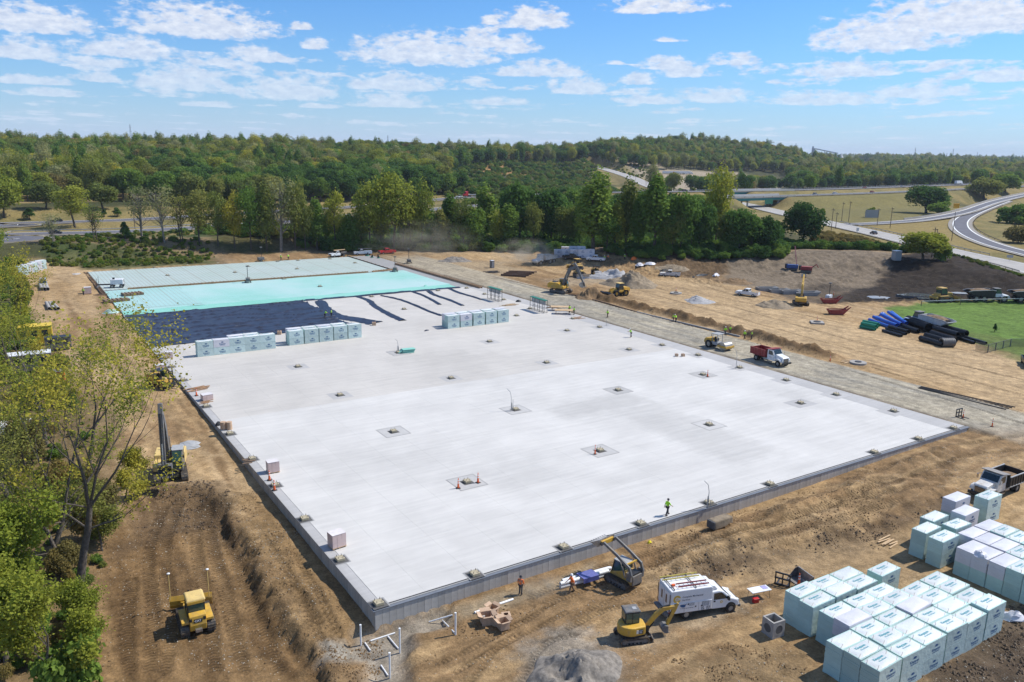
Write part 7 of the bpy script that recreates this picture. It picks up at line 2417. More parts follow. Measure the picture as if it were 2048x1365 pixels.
for k, (px, m) in enumerate(((1338, M_RED), (1350, M_WHT), (1362, M_WHT), (1374, M_WHT))):
 x, y, z = on_ground(px, 349)
 s = semi(('red cabbed trailer truck in the far quarry yard', 'white trailer beside the red cabbed one in the far yard', 'white trailer third in the far yard row', 'white trailer last in the far yard row')[k], M_RED if k == 0 else M_WHT, m if k else M_WHT, GT)
 place(s, (x, y, z), R(-12))
# ------------------------------------------------------------------ stacked insulation bundles
M_MB = rmat('mint foam', (0.42, 0.57, 0.52), 0.75, 0.13, None, 0.07, 0.8)
M_WB = mat('white wrap', (0.60, 0.59, 0.615), 0.5, var=0.05, scale=1.2, bump=0.15)
M_TOP = rmat('printed white film', (0.64, 0.66, 0.635), 0.4, 0.09, None, 0.10, 0.9, 0.12, bump=0.5)
M_TOPW = rmat('plain white film', (0.62, 0.61, 0.62), 0.4, 0.08, None, 0.08, 0.9, 0.1, bump=0.5)
M_FILM = rmat('thin printed film', (0.49, 0.605, 0.575), 0.35, 0.12, None, 0.10, 0.9, 0.0, bump=0.5)
M_CREASE = mat('film crease', (0.45, 0.40, 0.36), 0.6)
BW, BD, BH = 2.66, 1.355, 1.30
def board_stack_mesh(name, m, h):
 mb = MB()
 n = 8
 rs = random.Random(3)
 for k in range(n):
  z = h*(k+0.5)/n
  ox, oy = rs.uniform(-.02, .02), rs.uniform(-.012, .012)
  mb.box((ox, oy, z), (BW, BD, h/n-0.006))
 return mb.mesh(name, m)
ME_B = {'mint': board_stack_mesh('bundle', M_MB, BH), 'white': board_stack_mesh('bundle', M_WB, BH)}
ME_F = MB().box((0, -BD/2-0.018, BH/2), (BW-0.02, 0.012, BH-0.03)).mesh('film', M_FILM)
ME_FW = MB().box((0, -BD/2-0.018, BH/2), (BW-0.02, 0.012, BH-0.03)).mesh('film', M_WB)
def cap_mesh(m):
 mb = MB()
 rs = random.Random(9)
 nxx, nyy = 11, 7
 for j in range(nyy):
  for i in range(nxx):
   u, v = i/(nxx-1)-0.5, j/(nyy-1)-0.5
   e = max(abs(u), abs(v))*2
   mb.v.append((u*(BW+0.03), v*(BD+0.03), (0.035*(1-e**3)+rs.uniform(0, 0.02)*(e < 0.99)) if e < 0.999 else -0.06))
 mb.f = [(j*nxx+i, j*nxx+i+1, (j+1)*nxx+i+1, (j+1)*nxx+i) for j in range(nyy-1) for i in range(nxx-1)]
 return mb.mesh('wrapper_top', m, 50)
ME_T, ME_TW = cap_mesh(M_TOP), cap_mesh(M_TOPW)
ME_CRS = []
for a_, b_ in (((-1.28, 0.3), (-0.85, 0.55)), ((-1.28, -0.5), (-0.8, -0.3)), ((1.28, 0.45), (0.8, 0.2)), ((1.28, -0.35), (0.85, -0.58))):
 ME_CRS.append(MB().tube([(a_[0], a_[1], 0.03), ((a_[0]+b_[0])/2+0.04, (a_[1]+b_[1])/2, 0.052), (b_[0], b_[1], 0.05)], 0.016, 4).mesh('crease', M_CREASE))
def emblem_mesh(m):
 mb = MB()
 for k, (r, a0, a1) in enumerate(((0.20, 20, 150), (0.14, 10, 170), (0.08, 0, 200))):
  pts = [(r*1.3*math.cos(R(a0+(a1-a0)*q/8)), 0, r*math.sin(R(a0+(a1-a0)*q/8))) for q in range(9)]
  for q in range(8):
   p, s = pts[q], pts[q+1]
   w = 0.02+0.018*math.sin(math.pi*(q+0.5)/8)
   mb.quad((p[0], 0, p[2]-w), (s[0], 0, s[2]-w), (s[0], 0, s[2]+w), (p[0], 0, p[2]+w))
 return mb.mesh('emblem', m)
ME_E = emblem_mesh(M_INKB)
T_K, T_G = text_mesh('Kingspan', M_INKB, 0.30, bold=0.008), text_mesh('GreenGuard', M_INKB, 0.17, bold=0.006)
T_KT, T_GT = text_mesh('Kingspan', M_INKT, 0.30, bold=0.006), text_mesh('GreenGuard', M_INKT, 0.17, bold=0.004)
def raw(name, me, parent, loc=(0, 0, 0), rot=(0, 0, 0)):
 o = bpy.data.objects.new(name, me)
 C.objects.link(o)
 o.parent = parent
 o.location, o.rotation_euler = loc, rot
 return o
def make_stack(lo, up, top_print=True, crease=True, face=True):
 t = thing('insulation_stack', 'stack', 'insulation stack')
 for k, kind_ in enumerate((lo, up)):
  b = raw('bundle', ME_B[kind_], t, (0, 0, k*(BH+0.004)))
  if face:
   raw('film', ME_F if kind_ == 'mint' else ME_FW, b)
   raw('emblem', ME_E, b, (0.12, -BD/2-0.03, 0.72), (0, 0, 0))
   raw('lettering', T_K, b, (0.12, -BD/2-0.03, 0.56), (R(90), 0, 0))
   raw('lettering', T_G, b, (0.12, -BD/2-0.03, 0.34), (R(90), 0, 0))
 c = raw('wrapper_top', ME_T if up == 'mint' else ME_TW, t, (0, 0, 2*BH+0.02))
 if crease:
  for q in ME_CRS:
   raw('crease', q, c)
 if top_print:
  raw('lettering', T_KT, c, (-0.1, 0.22, 0.058), (0, 0, 0))
  raw('lettering', T_GT, c, (0.0, -0.05, 0.058), (0, 0, 0))
 return t
ST = {('m', 'm'): make_stack('mint', 'mint'), ('m', 'w'): make_stack('mint', 'white', False, False), ('w', 'w'): make_stack('white', 'white', False, False),
  ('p',): make_stack('mint', 'mint', False, True)}
STC = {k: list(v.children) for k, v in ST.items()}
ST_USED = set()
def stack_at(u, v, kind_, label, group, z=None, dr=0.0, sc=(1, 1, 1)):
 x, y = uv2w(u+BW/2, v+BD/2)
 zz = gz(x, y)-0.02 if z is None else z
 if kind_ in ST_USED:
  o = dup(ST[kind_], (x, y, zz), TH+dr, label, group, sc, STC[kind_])
 else:
  ST_USED.add(kind_)
  o = place(ST[kind_], (x, y, zz), TH+dr)
  o.scale = sc
  tag(o, label, 'insulation stack', group)
 o.rotation_euler[0], o.rotation_euler[1] = rnd.gauss(0, .008), rnd.gauss(0, .010)
 return o
GA, GB, GM, GW = 'insulation stacks in the front yard cluster', 'insulation stacks at the right edge', 'insulation stacks lined up on the slab', 'white wrapped stacks at the back of the yard'
cu = [25.3, 28.15, 30.95, 33.75, 36.5, 39.3]
rv = [-26.2+1.39*k for k in range(5)]+[-18.85, -17.45]
ordw = ['first', 'second', 'third', 'fourth', 'fifth', 'sixth', 'seventh']
cells = [(0, r) for r in range(3)]+[(c, r) for c in (1, 2, 3) for r in range(7)]+[(4, r) for r in range(4)]+[(4, 5)]+[(5, r) for r in range(4)]
ODD = {(1, 3): ('m', 'w'), (3, 2): ('m', 'w'), (2, 5): ('p',), (4, 1): ('p',), (0, 2): ('p',), (3, 6): ('p',), (2, 1): ('p',)}
for c, r in cells:
 k = ODD.get((c, r), ('m', 'm'))
 w = 'white topped' if k == ('m', 'w') else ('unprinted topped' if k == ('p',) else 'printed mint')
 lab = '%s insulation stack, front cluster, %s file from left, %s from camera' % (w, ordw[c], ordw[r])
 stack_at(cu[c]+rnd.uniform(-.05, .05)+(0.9 if (c, r) == (4, 5) else 0), rv[r]+rnd.uniform(-.03, .03)+(0.25 if (c, r) == (4, 5) else 0), k, lab, GA, None, rnd.uniform(-.03, .03), (1, 1, rnd.uniform(0.97, 1.05)))
for c, u in enumerate((47.5, 50.3, 53.1)):
 for r in range(7):
  if c == 0 and r > 5:
   continue
  k = ('m', 'w') if (c, r) in ((0, 5), (0, 4), (0, 3), (1, 6), (1, 5), (2, 6)) else (('w', 'w') if (c, r) in ((1, 4),) else ('m', 'm'))
  w = 'white topped' if k != ('m', 'm') else 'printed mint'
  stack_at(u+rnd.uniform(-.05, .05), -27.6+1.41*r, k, '%s insulation stack, right edge block, %s file, %s from camera' % (w, ordw[c], ordw[r]), GB, None, rnd.uniform(-.02, .02))
for u, v, k, lab in ((47.5, -16.3, ('p',), 'mint stack with soil spilled on top, left of the right edge block'), (47.2, -18.15, ('m', 'm'), 'mint stack nearest the camera in the small group behind the cluster'),
      (50.4, -15.4, ('p',), 'mint stack at the back of the small group behind the cluster'), (50.6, -17.4, ('m', 'm'), 'mint stack on the right of the small group behind the cluster'),
      (53.9, -16.4, ('w', 'w'), 'white wrapped stack standing beside the small mint group'), (56.2, -14.3, ('m', 'w'), 'large white stack with blue print near the dump truck'),
      (59.4, -15.8, ('m', 'm'), 'mint stack at the right edge below the dump truck')):
 stack_at(u, v, k, lab, GB, None, rnd.uniform(-.04, .04), (1, 1, 1.0 if u < 53 else 1.06))
for nm, u0, n, du, v0, back, place_ in (('m1', 5.7, 5, 2.66, 87.2, (2, 3), 'left row on the slab'), ('m2', 21.7, 5, 2.80, 87.9, (0, 1, 2, 3), 'middle row on the slab'), ('m3', 53.4, 5, 2.95, 86.6, (0, 1, 2, 3, 4), 'right row on the slab')):
 for k in range(n):
  kk = ('m', 'w') if (nm, k) in (('m1', 1), ('m3', 1)) else ('m', 'm')
  stack_at(u0+k*du, v0, kk, '%s insulation stack, %s, %s from the left' % ('white topped' if kk[1] == 'w' else 'printed mint', place_, ordw[k]), GM, 0.0, rnd.uniform(-.015, .015))
 for k in back:
  stack_at(u0+k*du+0.3, v0+1.75, ('p',) if (k+len(nm)) % 2 else ('m', 'w'), 'insulation stack half hidden behind the %s, %s from left' % (place_, ordw[k]), GM, 0.0, rnd.uniform(-.015, .015))
for k in range(8):
 x, y, z = on_ground(1116+16*(k % 5)+(14 if k > 4 else 0), 516 if k < 5 else 510)
 o = dup(ST[('w', 'w')], (x, y, z), R(2), 'white wrapped stack behind the dark pickup, %s of the row' % ordw[k % 5] if k < 5 else 'plain white wrapped stack in the rear row, %s from the left' % ordw[k-5], GW, (1, 1, 1.05), STC[('w', 'w')])
for k in range(5):
 x, y, z = on_ground(46+9*k, 551-3*k)
 dup(ST[('w', 'w')] if k % 2 else ST[('p',)], (x, y, z), R(60), 'wrapped stack at the far left edge of the yard, %s from the left' % ordw[k], 'wrapped stacks at the far left', None, STC[('w', 'w')] if k % 2 else STC[('p',)])
# ------------------------------------------------------------------ pallets of cartons
M_CART = mat('carton', (0.50, 0.34, 0.22), 0.8, var=0.12, scale=3)
M_CARTP = mat('film wrapped carton', (0.58, 0.44, 0.40), 0.4, var=0.10, scale=3)
ME_CART = MB().box((0, 0, 0), (0.385, 0.315, 0.215)).mesh('carton', M_CARTP)
def make_pallet():
 t = thing('carton_pallet', 'pallet', 'pallet')
 p = MB()
 for x in (-0.5, 0, 0.5):
  p.box((x, 0, 0.06), (0.1, 1.0, 0.09))
 for y in (-0.45, -0.15, 0.15, 0.45):
  p.box((0, y, 0.115), (1.24, 0.14, 0.022))
 p.build('wooden_pallet', M_PLY, t)
 for k in range(5):
  for i in range(3):
   for j in range(3):
    raw('carton', ME_CART, t, ((i-1)*0.395+rnd.uniform(-.008, .008), (j-1)*0.325+rnd.uniform(-.008, .008), 0.236+k*0.22))
 MB().box((0, 0, 1.245), (1.2, 1.0, 0.012)).build('film', mat('clear film', (0.72, 0.66, 0.62), 0.25, var=0.1, bump=0.3), t)
 return t
pl = make_pallet()
PLC = list(pl.children)
for k, (px, py, lab, sc) in enumerate(((674, 1093, 'film wrapped carton pallet nearest the slab corner', 1.12), (546, 944, 'film wrapped carton pallet behind the two orange cones', 1.05), (414, 800, 'flat film wrapped pallet beside the brown timber rack', (1.2, 1.2, 0.7)),
          (337, 716, 'carton pallet with a box on top beside the navy sheet', (1.1, 1.1, 0.85)), (321, 742, 'pinkish wrapped pallet on the dirt behind the forklift', (1.15, 1.15, 0.85)),
          (176, 588, 'wrapped pallet on the dirt beside the worker at far left', 1.3))):
 x, y, z = on_ground(px, py) if px < 330 else on_slab(px, py)
 sc = sc if isinstance(sc, tuple) else (sc, sc, sc)
 if k:
  dup(pl, (x, y, z), TH+rnd.uniform(-.1, .1), lab, 'carton pallets along the left edge', sc, PLC)
 else:
  place(pl, (x, y, z), TH+0.1)
  pl.scale = sc
  tag(pl, lab, 'pallet', 'carton pallets along the left edge')
def carton(label, px, py, s, rz, open_=False, group=None, slab=False, lift=0.0):
 x, y, z = on_slab(px, py) if slab else on_ground(px, py)
 t = thing('cardboard_box', label, 'box', (x, y, z+lift), rz, group)
 w = s*0.5
 mb = MB().box((0, 0, 0.01), (2*w, 2*w, 0.02))
 for q in range(4):
  c, s_ = (1, 0, -1, 0)[q], (0, 1, 0, -1)[q]
  mb.box((c*w, s_*w, s*0.45), (0.02 if c else 2*w, 0.02 if s_ else 2*w, s*0.9))
 mb.build('box_body', M_CART, t)
 for q in range(4):
  c, s_ = (1, 0, -1, 0)[q], (0, 1, 0, -1)[q]
  d = 0.8*w if open_ else -0.5*w
  zt = s*0.9
  f = MB().hexa([(c*w-s_*w, s_*w-c*w, zt), (c*w+s_*w, s_*w+c*w, zt), (c*(w+d)+s_*w, s_*(w+d)+c*w, zt+(0.3*w if open_ else 0.012)), (c*(w+d)-s_*w, s_*(w+d)-c*w, zt+(0.3*w if open_ else 0.012)),
      (c*w-s_*w, s_*w-c*w, zt+.012), (c*w+s_*w, s_*w+c*w, zt+.012), (c*(w+d)+s_*w, s_*(w+d)+c*w, zt+(0.3*w if open_ else 0.012)+.012), (c*(w+d)-s_*w, s_*(w+d)-c*w, zt+(0.3*w if open_ else 0.012)+.012)])
  f.build('flap', M_CART, t)
 return t
GC2 = 'open cartons by the front wall'
for px, py, s, rz, op, lab in ((973, 1246, 0.85, 0.3, True, 'open carton with white buckets next to it'), (993, 1248, 0.75, 1.0, False, 'closed carton in the middle of the pile'), (1006, 1256, 0.75, 0.5, True, 'open carton lying lowest in the pile'),
        (1012, 1243, 0.7, 0.2, False, 'tan carton at the right of the pile'), (985, 1228, 0.7, 0.9, True, 'dark open carton at the back of the pile')):
 carton(lab, px, py, s, rz, op, GC2)
carton('small tan carton on the slab beside the navy strip', 748, 651, 0.7, 0.3, False, None, True)
carton('small tan carton at the edge of the navy sheet', 559, 669, 0.7, 0.1, False, None, True)
carton('small brown carton, left one of two near the grey band', 1353, 713, 0.5, 0.1, False, None, True)
carton('small brown carton, right one of two near the grey band', 1366, 713, 0.5, 0.4, False, None, True)
for k, px in enumerate((447, 459)):
 x, y, z = on_slab(px, 859)
 o = MB().cyl((0, 0, 0), (0, 0, 1.0), 0.36, n=18).cyl((0, 0, 1.0), (0, 0, 1.01), 0.1, n=10).build('paper_roll', M_CART, smooth=40)
 o.location = (x, y, z)
 tag(o, 'upright brown paper roll on the slab edge, %s one' % ('left', 'right')[k], 'paper roll', 'brown paper rolls')
def bucket_pail(label, px, py, col):
 x, y, z = on_ground(px, py)
 t = thing('pail', label, 'bucket', (x, y, z), group='white pails')
 MB().cyl((0, 0, 0), (0, 0, 0.38), 0.13, 0.155, n=14).build('pail_body', col, t, 40)
 MB().cyl((0, 0, 0.38), (0, 0, 0.40), 0.16, n=14).build('lid', col, t)
bucket_pail('white pail left of the open cartons', 966, 1240, M_WHT)
bucket_pail('white pail between the open cartons', 972, 1236, M_WHT)
# ------------------------------------------------------------------ cones and delineator posts
M_BASE = mat('black rubber base', (0.03, 0.028, 0.027), 0.9)
M_REFL = mat('white reflective band', (0.8, 0.8, 0.8), 0.4)
def make_cone(h, r):
 t = thing('traffic_cone', 'cone', 'traffic cone')
 MB().box((0, 0, 0.03), (0.46, 0.46, 0.06)).build('base', M_BASE, t, bevel=0.02)
 MB().cyl((0, 0, 0.06), (0, 0, h), r, 0.035, n=14).build('cone_body', M_ORG, t, 40)
 for a_ in (0.5, 0.72):
  rr = r+(0.035-r)*a_
  MB().cyl((0, 0, h*a_), (0, 0, h*a_+0.10), rr+0.008, rr+0.002, n=14).build('band', M_ORG if h > 1.2 else M_REFL, t, 40)
 return t
cone0 = make_cone(1.15, 0.13)
CC = list(cone0.children)
CONES = [(916.5, 977, 1, 'tall orange cone left of the nearest inner footing'), (956, 966, 1, 'tall orange cone right of the nearest inner footing'), (549, 981, 1, 'tall orange cone nearest on the left slab edge'),
   (539, 961, 1, 'tall orange cone right before the wrapped pallet'), (1415, 754, 1, 'red cone beside a footing on the right half of the slab'), (1190, 909, 1, 'slim red marker beside a footing in mid slab'),
   (1597, 1171, 0, 'red cone standing by the spare loader bucket'), (1926, 836, 0, 'red marker beside the pallet fork frame'), (1984, 854, 0, 'red marker where the gravel meets the slab corner'),
   (1660, 723, 0, 'orange marker at the end of the spoil bank'), (1634, 643, 0, 'orange marker on the square concrete pad'), (1352, 583, 0, 'orange marker on the round manhole'), (393, 792, 1, 'orange cone beside the timber rack'),
   (1667, 591, 0, 'orange marker beside the light tower near the mud')]
for k, (px, py, sl, lab) in enumerate(CONES):
 x, y, z = on_slab(px, py) if sl else on_ground(px, py)
 slim = 'marker' in lab
 sc = (0.75, 0.75, 1.05) if slim else (1, 1, 1)
 if k:
  dup(cone0, (x, y, z), rnd.uniform(0, 1), lab, 'orange cones and markers', sc, CC)
 else:
  place(cone0, (x, y, z), 0.2)
  tag(cone0, lab, 'traffic cone', 'orange cones and markers')
# ------------------------------------------------------------------ pipes
M_BPIPE = mat('blue pipe', (0.015, 0.11, 0.48), 0.45, var=0.1)
M_KPIPE = mat('black pipe', (0.014, 0.014, 0.015), 0.42, var=0.2)
M_GPIPE = mat('green pipe', (0.015, 0.22, 0.13), 0.5, var=0.1)
M_CPIPE = mat('concrete pipe', (0.33, 0.31, 0.28), 0.9, var=0.15)
M_PVC = mat('white pvc', (0.76, 0.76, 0.74), 0.35, var=0.04)
M_ROD = mat('rusty rod', (0.12, 0.07, 0.045), 0.8, var=0.3)
def pipe(label, p0, p1, r, m, group=None, lift=0.0, corr=False, name='pipe', z0=None, z1=None):
 a_, b_ = on_ground(*p0), on_ground(*p1)
 za, zb = a_[2]+r+lift if z0 is None else z0, b_[2]+r+lift if z1 is None else z1
 mb = MB().ring((0, 0, 0), (b_[0]-a_[0], b_[1]-a_[1], zb-za), r, r*0.86, 14)
 if corr:
  d = Vector((b_[0]-a_[0], b_[1]-a_[1], zb-za))
  n = int(d.length/0.35)
  for k in range(n):
   q = d*(k+0.5)/n
   e = d.normalized()*0.07
   mb.ring(q-e, q+e, r*1.07, r, 14)
 o = mb.build(name, m, None, 40)
 o.location = (a_[0], a_[1], za)
 return tag(o, label, 'pipe', group)
GPB, GPK, GPG = 'blue pipes in the pipe yard', 'black pipes in the pipe yard', 'green pipes in the pipe yard'
for k in range(7):
 up = k >= 4
 pipe('blue pipe, %s from the left in the %s layer' % (ordw[k % 4], 'upper' if up else 'ground'), (1738+15*(k % 4)+(8 if up else 0), 643-5*(k % 4)), (1786+10*(k % 4)+(6 if up else 0), 660-2.2*(k % 4)), 0.36, M_BPIPE, GPB, 0.62 if up else 0.0)
for k in range(5):
 up = k >= 3
 pipe('green pipe, %s from the front in the %s layer' % (ordw[k % 3], 'upper' if up else 'ground'), (1720+3*(k % 3)+(2 if up else 0), 656-4*(k % 3)), (1751+4*(k % 3), 662-4*(k % 3)), 0.36, M_GPIPE, GPG, 0.62 if up else 0.0)
KP = [((1765, 664), (1803, 675), 0.30, 0, 'leftmost thin black pipe before the blue ones'), ((1772, 660), (1812, 671), 0.30, 0, 'second thin black pipe before the blue ones'), ((1779, 657), (1818, 668), 0.30, 0, 'third thin black pipe before the blue ones'),
  ((1776, 661), (1815, 671), 0.30, 0.55, 'thin black pipe lying on the three left ones'), ((1786, 654), (1826, 664), 0.30, 0, 'fourth thin black pipe before the blue ones'), ((1797, 655), (1836, 668), 0.50, 0, 'medium black pipe in the middle of the yard'),
  ((1814, 650), (1856, 666), 0.95, 0.1, 'thickest black pipe behind the middle of the yard'), ((1840, 681), (1886, 695), 0.50, 0, 'long black pipe nearest the haul road'), ((1850, 676), (1898, 690), 0.55, 0, 'long black pipe second from the haul road'),
  ((1862, 672), (1910, 687), 0.60, 0, 'long black pipe third from the haul road'), ((1872, 667), (1918, 681), 0.65, 0, 'long black pipe fourth from the haul road'), ((1884, 664), (1932, 677), 0.65, 0.3, 'long black pipe raised before the grass'),
  ((1866, 670), (1914, 684), 0.55, 0.9, 'long black pipe resting on the others'), ((1912, 677), (1948, 689), 0.30, 0, 'thin black pipe toward the grass, nearer one'), ((1920, 674), (1972, 690), 0.30, 0, 'longest thin black pipe beside the grass')]
for p0, p1, r, lf, lab in KP:
 pipe(lab, p0, p1, r, M_KPIPE, GPK, lf, r > 0.45)
pipe('short grey corrugated coil of pipe at the tip of the black pipes', (1881, 694), (1906, 694), 0.85, M_GREY, None, 0, True, 'coiled_pipe')
# pipe carried by the wheel loader
wl_m = wlo.matrix_basis if wlo.matrix_basis else Matrix.Identity(4)
WM = Matrix.Translation(wlo.location) @ Euler(wlo.rotation_euler).to_matrix().to_4x4()
a_, b_ = WM @ Vector((3.75, -2.2, 0.86)), WM @ Vector((4.05, 3.9, 0.92))
o = MB().ring((0, 0, 0), b_-a_, 0.36, 0.30, 16).build('pipe', M_KPIPE, None, 40)
o.location = a_
tag(o, 'black pipe lying across the forks of the wheel loader', 'pipe')
for k in range(9):
 pipe('dark rusty pipe on the dirt behind the gravel strip, %s of the heap' % (ordw+['eighth', 'ninth'])[k], (1002+5*(k % 5), 552-2.2*(k % 5)), (1052+5.5*(k % 5), 555-2.4*(k % 5)), 0.16, M_ROD, 'dark pipes heaped beyond the gravel strip', 0.3 if k > 4 else 0, False)
for k in range(3):
 pipe('grey concrete pipe near the silver car, %s' % ('left', 'middle', 'right')[k], (80+6*k, 572), (84+6*k, 582), 0.42, M_CPIPE, 'concrete pipes by the left edge', 0)
 pipe('brown concrete pipe on the dirt at far left, %s' % ('left', 'middle', 'right')[k], (93+6*k, 609), (99+9*k, 621), 0.36, M_CPIPE, 'brown concrete pipes at far left', 0)
for k in range(5):
 up = k > 2
 o = pipe('long white plastic pipe in the bundle at the wall, %s%s' % (('left', 'middle', 'right')[k % 3], ' on top' if up else ''), (1120+4*(k % 3), 1178-6*(k % 3)), (1216+3*(k % 3), 1152-6*(k % 3)), 0.17, M_PVC, 'white pipes bundled by the wall', 0.30 if up else 0.0)
o = MB().box((0, 0, 0), (1.6, 1.15, 0.04)).box((0, 0.55, -0.22), (1.6, 0.04, 0.4)).box((0, -0.55, -0.22), (1.6, 0.04, 0.4)).build('strap_sheet', mat('violet blue plastic', (0.12, 0.13, 0.33), 0.5))
x, y, z = on_ground(1175, 1164)
o.location, o.rotation_euler = (x, y, z+0.72), (0, 0, heading(on_ground(1120, 1178), on_ground(1216, 1152)))
tag(o, 'violet blue plastic sheet laid over the white pipe bundle', 'plastic sheet')
pipe('single white pipe on the soil in front of the cartons', (949, 1228), (1026, 1201), 0.10, M_PVC, None)
for px, py, ty, lab in ((722, 1291, 1250, 'upright white pipe left of the slab corner'), (800, 1307, 1257, 'upright white pipe right of the slab corner'), (780, 1357, 1306, 'upright white pipe lowest before the corner'), (911, 1270, 1226, 'upright white pipe near the open cartons')):
 x, y, z = on_ground(px, py)
 X, Y, Zr = pix_ray(px, ty)
 h = CH+Zr*math.hypot(x, y)/math.hypot(X, Y)-z
 o = MB().ring((0, 0, -0.2), (0, 0, h), 0.075, 0.06, 12).cyl((0, 0, h-0.02), (0, 0, h+0.01), 0.085, n=12).build('riser_pipe', M_PVC, None, 40)
 o.location = (x, y, z)
 tag(o, lab, 'pipe', 'upright white pipes at the corner')
for p0, p1, lab in (((741, 1284), (790, 1268), 'white pipe in the trench before the corner'), ((776, 1275), (797, 1300), 'white pipe in the trench beside the right upright'), ((730, 1288), (741, 1304), 'short bent white pipe in the trench'), ((762, 1333), (776, 1354), 'short white pipe at the lowest upright'),
     ((858, 1246), (905, 1232), 'thin white pipe along the trench to the uprights'), ((885, 1243), (909, 1268), 'white pipe dropping to the carton upright')):
 pipe(lab, p0, p1, 0.06, M_PVC, 'white trench pipes at the corner', 0.02)
for k in range(4):
 pipe('dark steel section laid along the gravel strip, %s' % ordw[k], (1836+2*k, 777-1.0*k), (2012+6*k, 820-1.5*k), 0.07, M_STEEL, 'long steel sections on the gravel strip', 0.0, False, 'steel_section')
M_WATER = mat('standing water', (0.10, 0.11, 0.12), 0.04, var=0.1, spec=1.0)
for px, py, w in ((1888, 596, 5), (1852, 598, 3.5), (1757, 597, 4.5), (1838, 592, 6), (1920, 588, 3)):
 x, y, z = on_ground(px, py)
 o = MB().slab([(w*math.cos(k*.5)*rnd.uniform(.6, 1), w*0.6*math.sin(k*.5)*rnd.uniform(.6, 1)) for k in range(12)], -0.4, 0.22).build('water', M_WATER)
 o.location = (x, y, z)
 tag(o, kind='structure')
for px, py, r, lab in ((1352, 588, 1.5, 'round grey manhole ring in mid yard'), (1634, 647, 1.9, 'square pale concrete pad with a marker in the yard'), (1716, 728, 1.4, 'pale manhole at the end of the spoil bank')):
 x, y, z = on_ground(px, py)
 n = 4 if 'square' in lab else 18
 t = thing('manhole', lab, 'manhole', (x, y, z), 0.6)
 MB().cyl((0, 0, -0.4), (0, 0, 0.35), r, n=n).build('cover_slab', M_CPIPE, t)
 MB().cyl((0, 0, 0.35), (0, 0, 0.45), r*0.4, n=16).build('lid', M_STEEL, t)
def heap(label, px, py, rx, ry, h, m, rz=0.0, crater=0.0, seed=1, name='gravel_pile'):
 x0, y0, z0 = on_ground(px, py)
 n, k = 44, 22
 mb = MB()
 for j in range(k+1):
  r = j/k
  for i in range(n):
   a_ = 2*math.pi*i/n
   wob_ = 1+0.16*math.sin(2*a_+seed)+0.10*math.sin(3*a_+seed*2.1)+0.06*math.sin(7*a_+seed)
   x, y = rx*r*math.cos(a_)*wob_, ry*r*math.sin(a_)*wob_
   nz = float(fbm(np.array([x+seed*9.0]), np.array([y+seed*5.0]), 2.2, 5, 400+seed, 0.62)[0])
   z = h*min(0.92, max(0, 1-r+0.22*nz*(1-r**4))**1.25*1.15)*(1+0.35*nz)+0.10*nz*(1-r**3)
   if crater:
    z -= crater*h*math.exp(-((x+0.30*rx)**2+(y+0.10*ry)**2)/(0.09*rx*ry))
   cxw, cyw = x0+x*math.cos(rz)-y*math.sin(rz), y0+x*math.sin(rz)+y*math.cos(rz)
   mb.v.append((x, y, z+gz(cxw, cyw)-z0-(0.12 if r > 0.95 else 0.0)))
 mb.f = [(j*n+i, (j+1)*n+i, (j+1)*n+(i+1) % n, j*n+(i+1) % n) for j in range(k) for i in range(n)]
 o = mb.build(name, m, None, 60)
 o.location, o.rotation_euler = (x0, y0, z0), (0, 0, rz)
 return tag(o, label, 'pile')
M_GPILE = mat('grey gravel', (0.205, 0.180, 0.150), 0.95, var=0.38, scale=2.2, bump=0.8)
M_GPILEL = mat('light grey gravel', (0.36, 0.35, 0.34), 0.95, var=0.18, scale=2.5, bump=0.5)
M_SPILE = mat('sandy spoil', (0.24, 0.185, 0.12), 0.95, var=0.3, scale=1.2, bump=0.6)
M_BPILE = mat('brown soil heap', (0.20, 0.125, 0.06), 0.95, var=0.3, scale=1.2, bump=0.7)
heap('grey gravel pile with a scooped hollow at the bottom edge', 1148, 1350, 3.7, 3.3, 1.75, M_GPILE, TH, 0.75, 1)
heap('light grey gravel pile behind the sandy one', 1222, 556, 6.5, 5.5, 2.6, M_GPILEL, 0, 0, 2)
heap('sandy spoil pile behind the wheel loader', 1262, 571, 7.5, 6.5, 3.6, M_SPILE, 0.3, 0.15, 3)
heap('small light grey gravel pile in mid yard', 1398, 604, 4.0, 3.4, 1.5, M_GPILEL, 0, 0, 4)
heap('flat tan gravel pile by the small yellow excavator', 1550, 612, 5.2, 4.2, 1.6, M_SPILE, 0, 0, 5)
heap('brown soil heap at the head of the spoil bank', 1175, 595, 3.4, 2.8, 2.2, M_BPILE, 0, 0, 6, 'soil_pile')
heap('low grey gravel heap beyond the gravel strip', 908, 523, 5, 4, 1.5, M_GPILE, 0, 0, 7)
heap('dark low heap of soil by the white tarps', 1345, 560-22, 5, 3.6, 0.9, M_SPILE, 0, 0, 8, 'soil_pile')
heap('small dark soil heap in the yard by the mud', 1470, 566, 5, 4, 1.3, M_BPILE, 0, 0, 9, 'soil_pile')
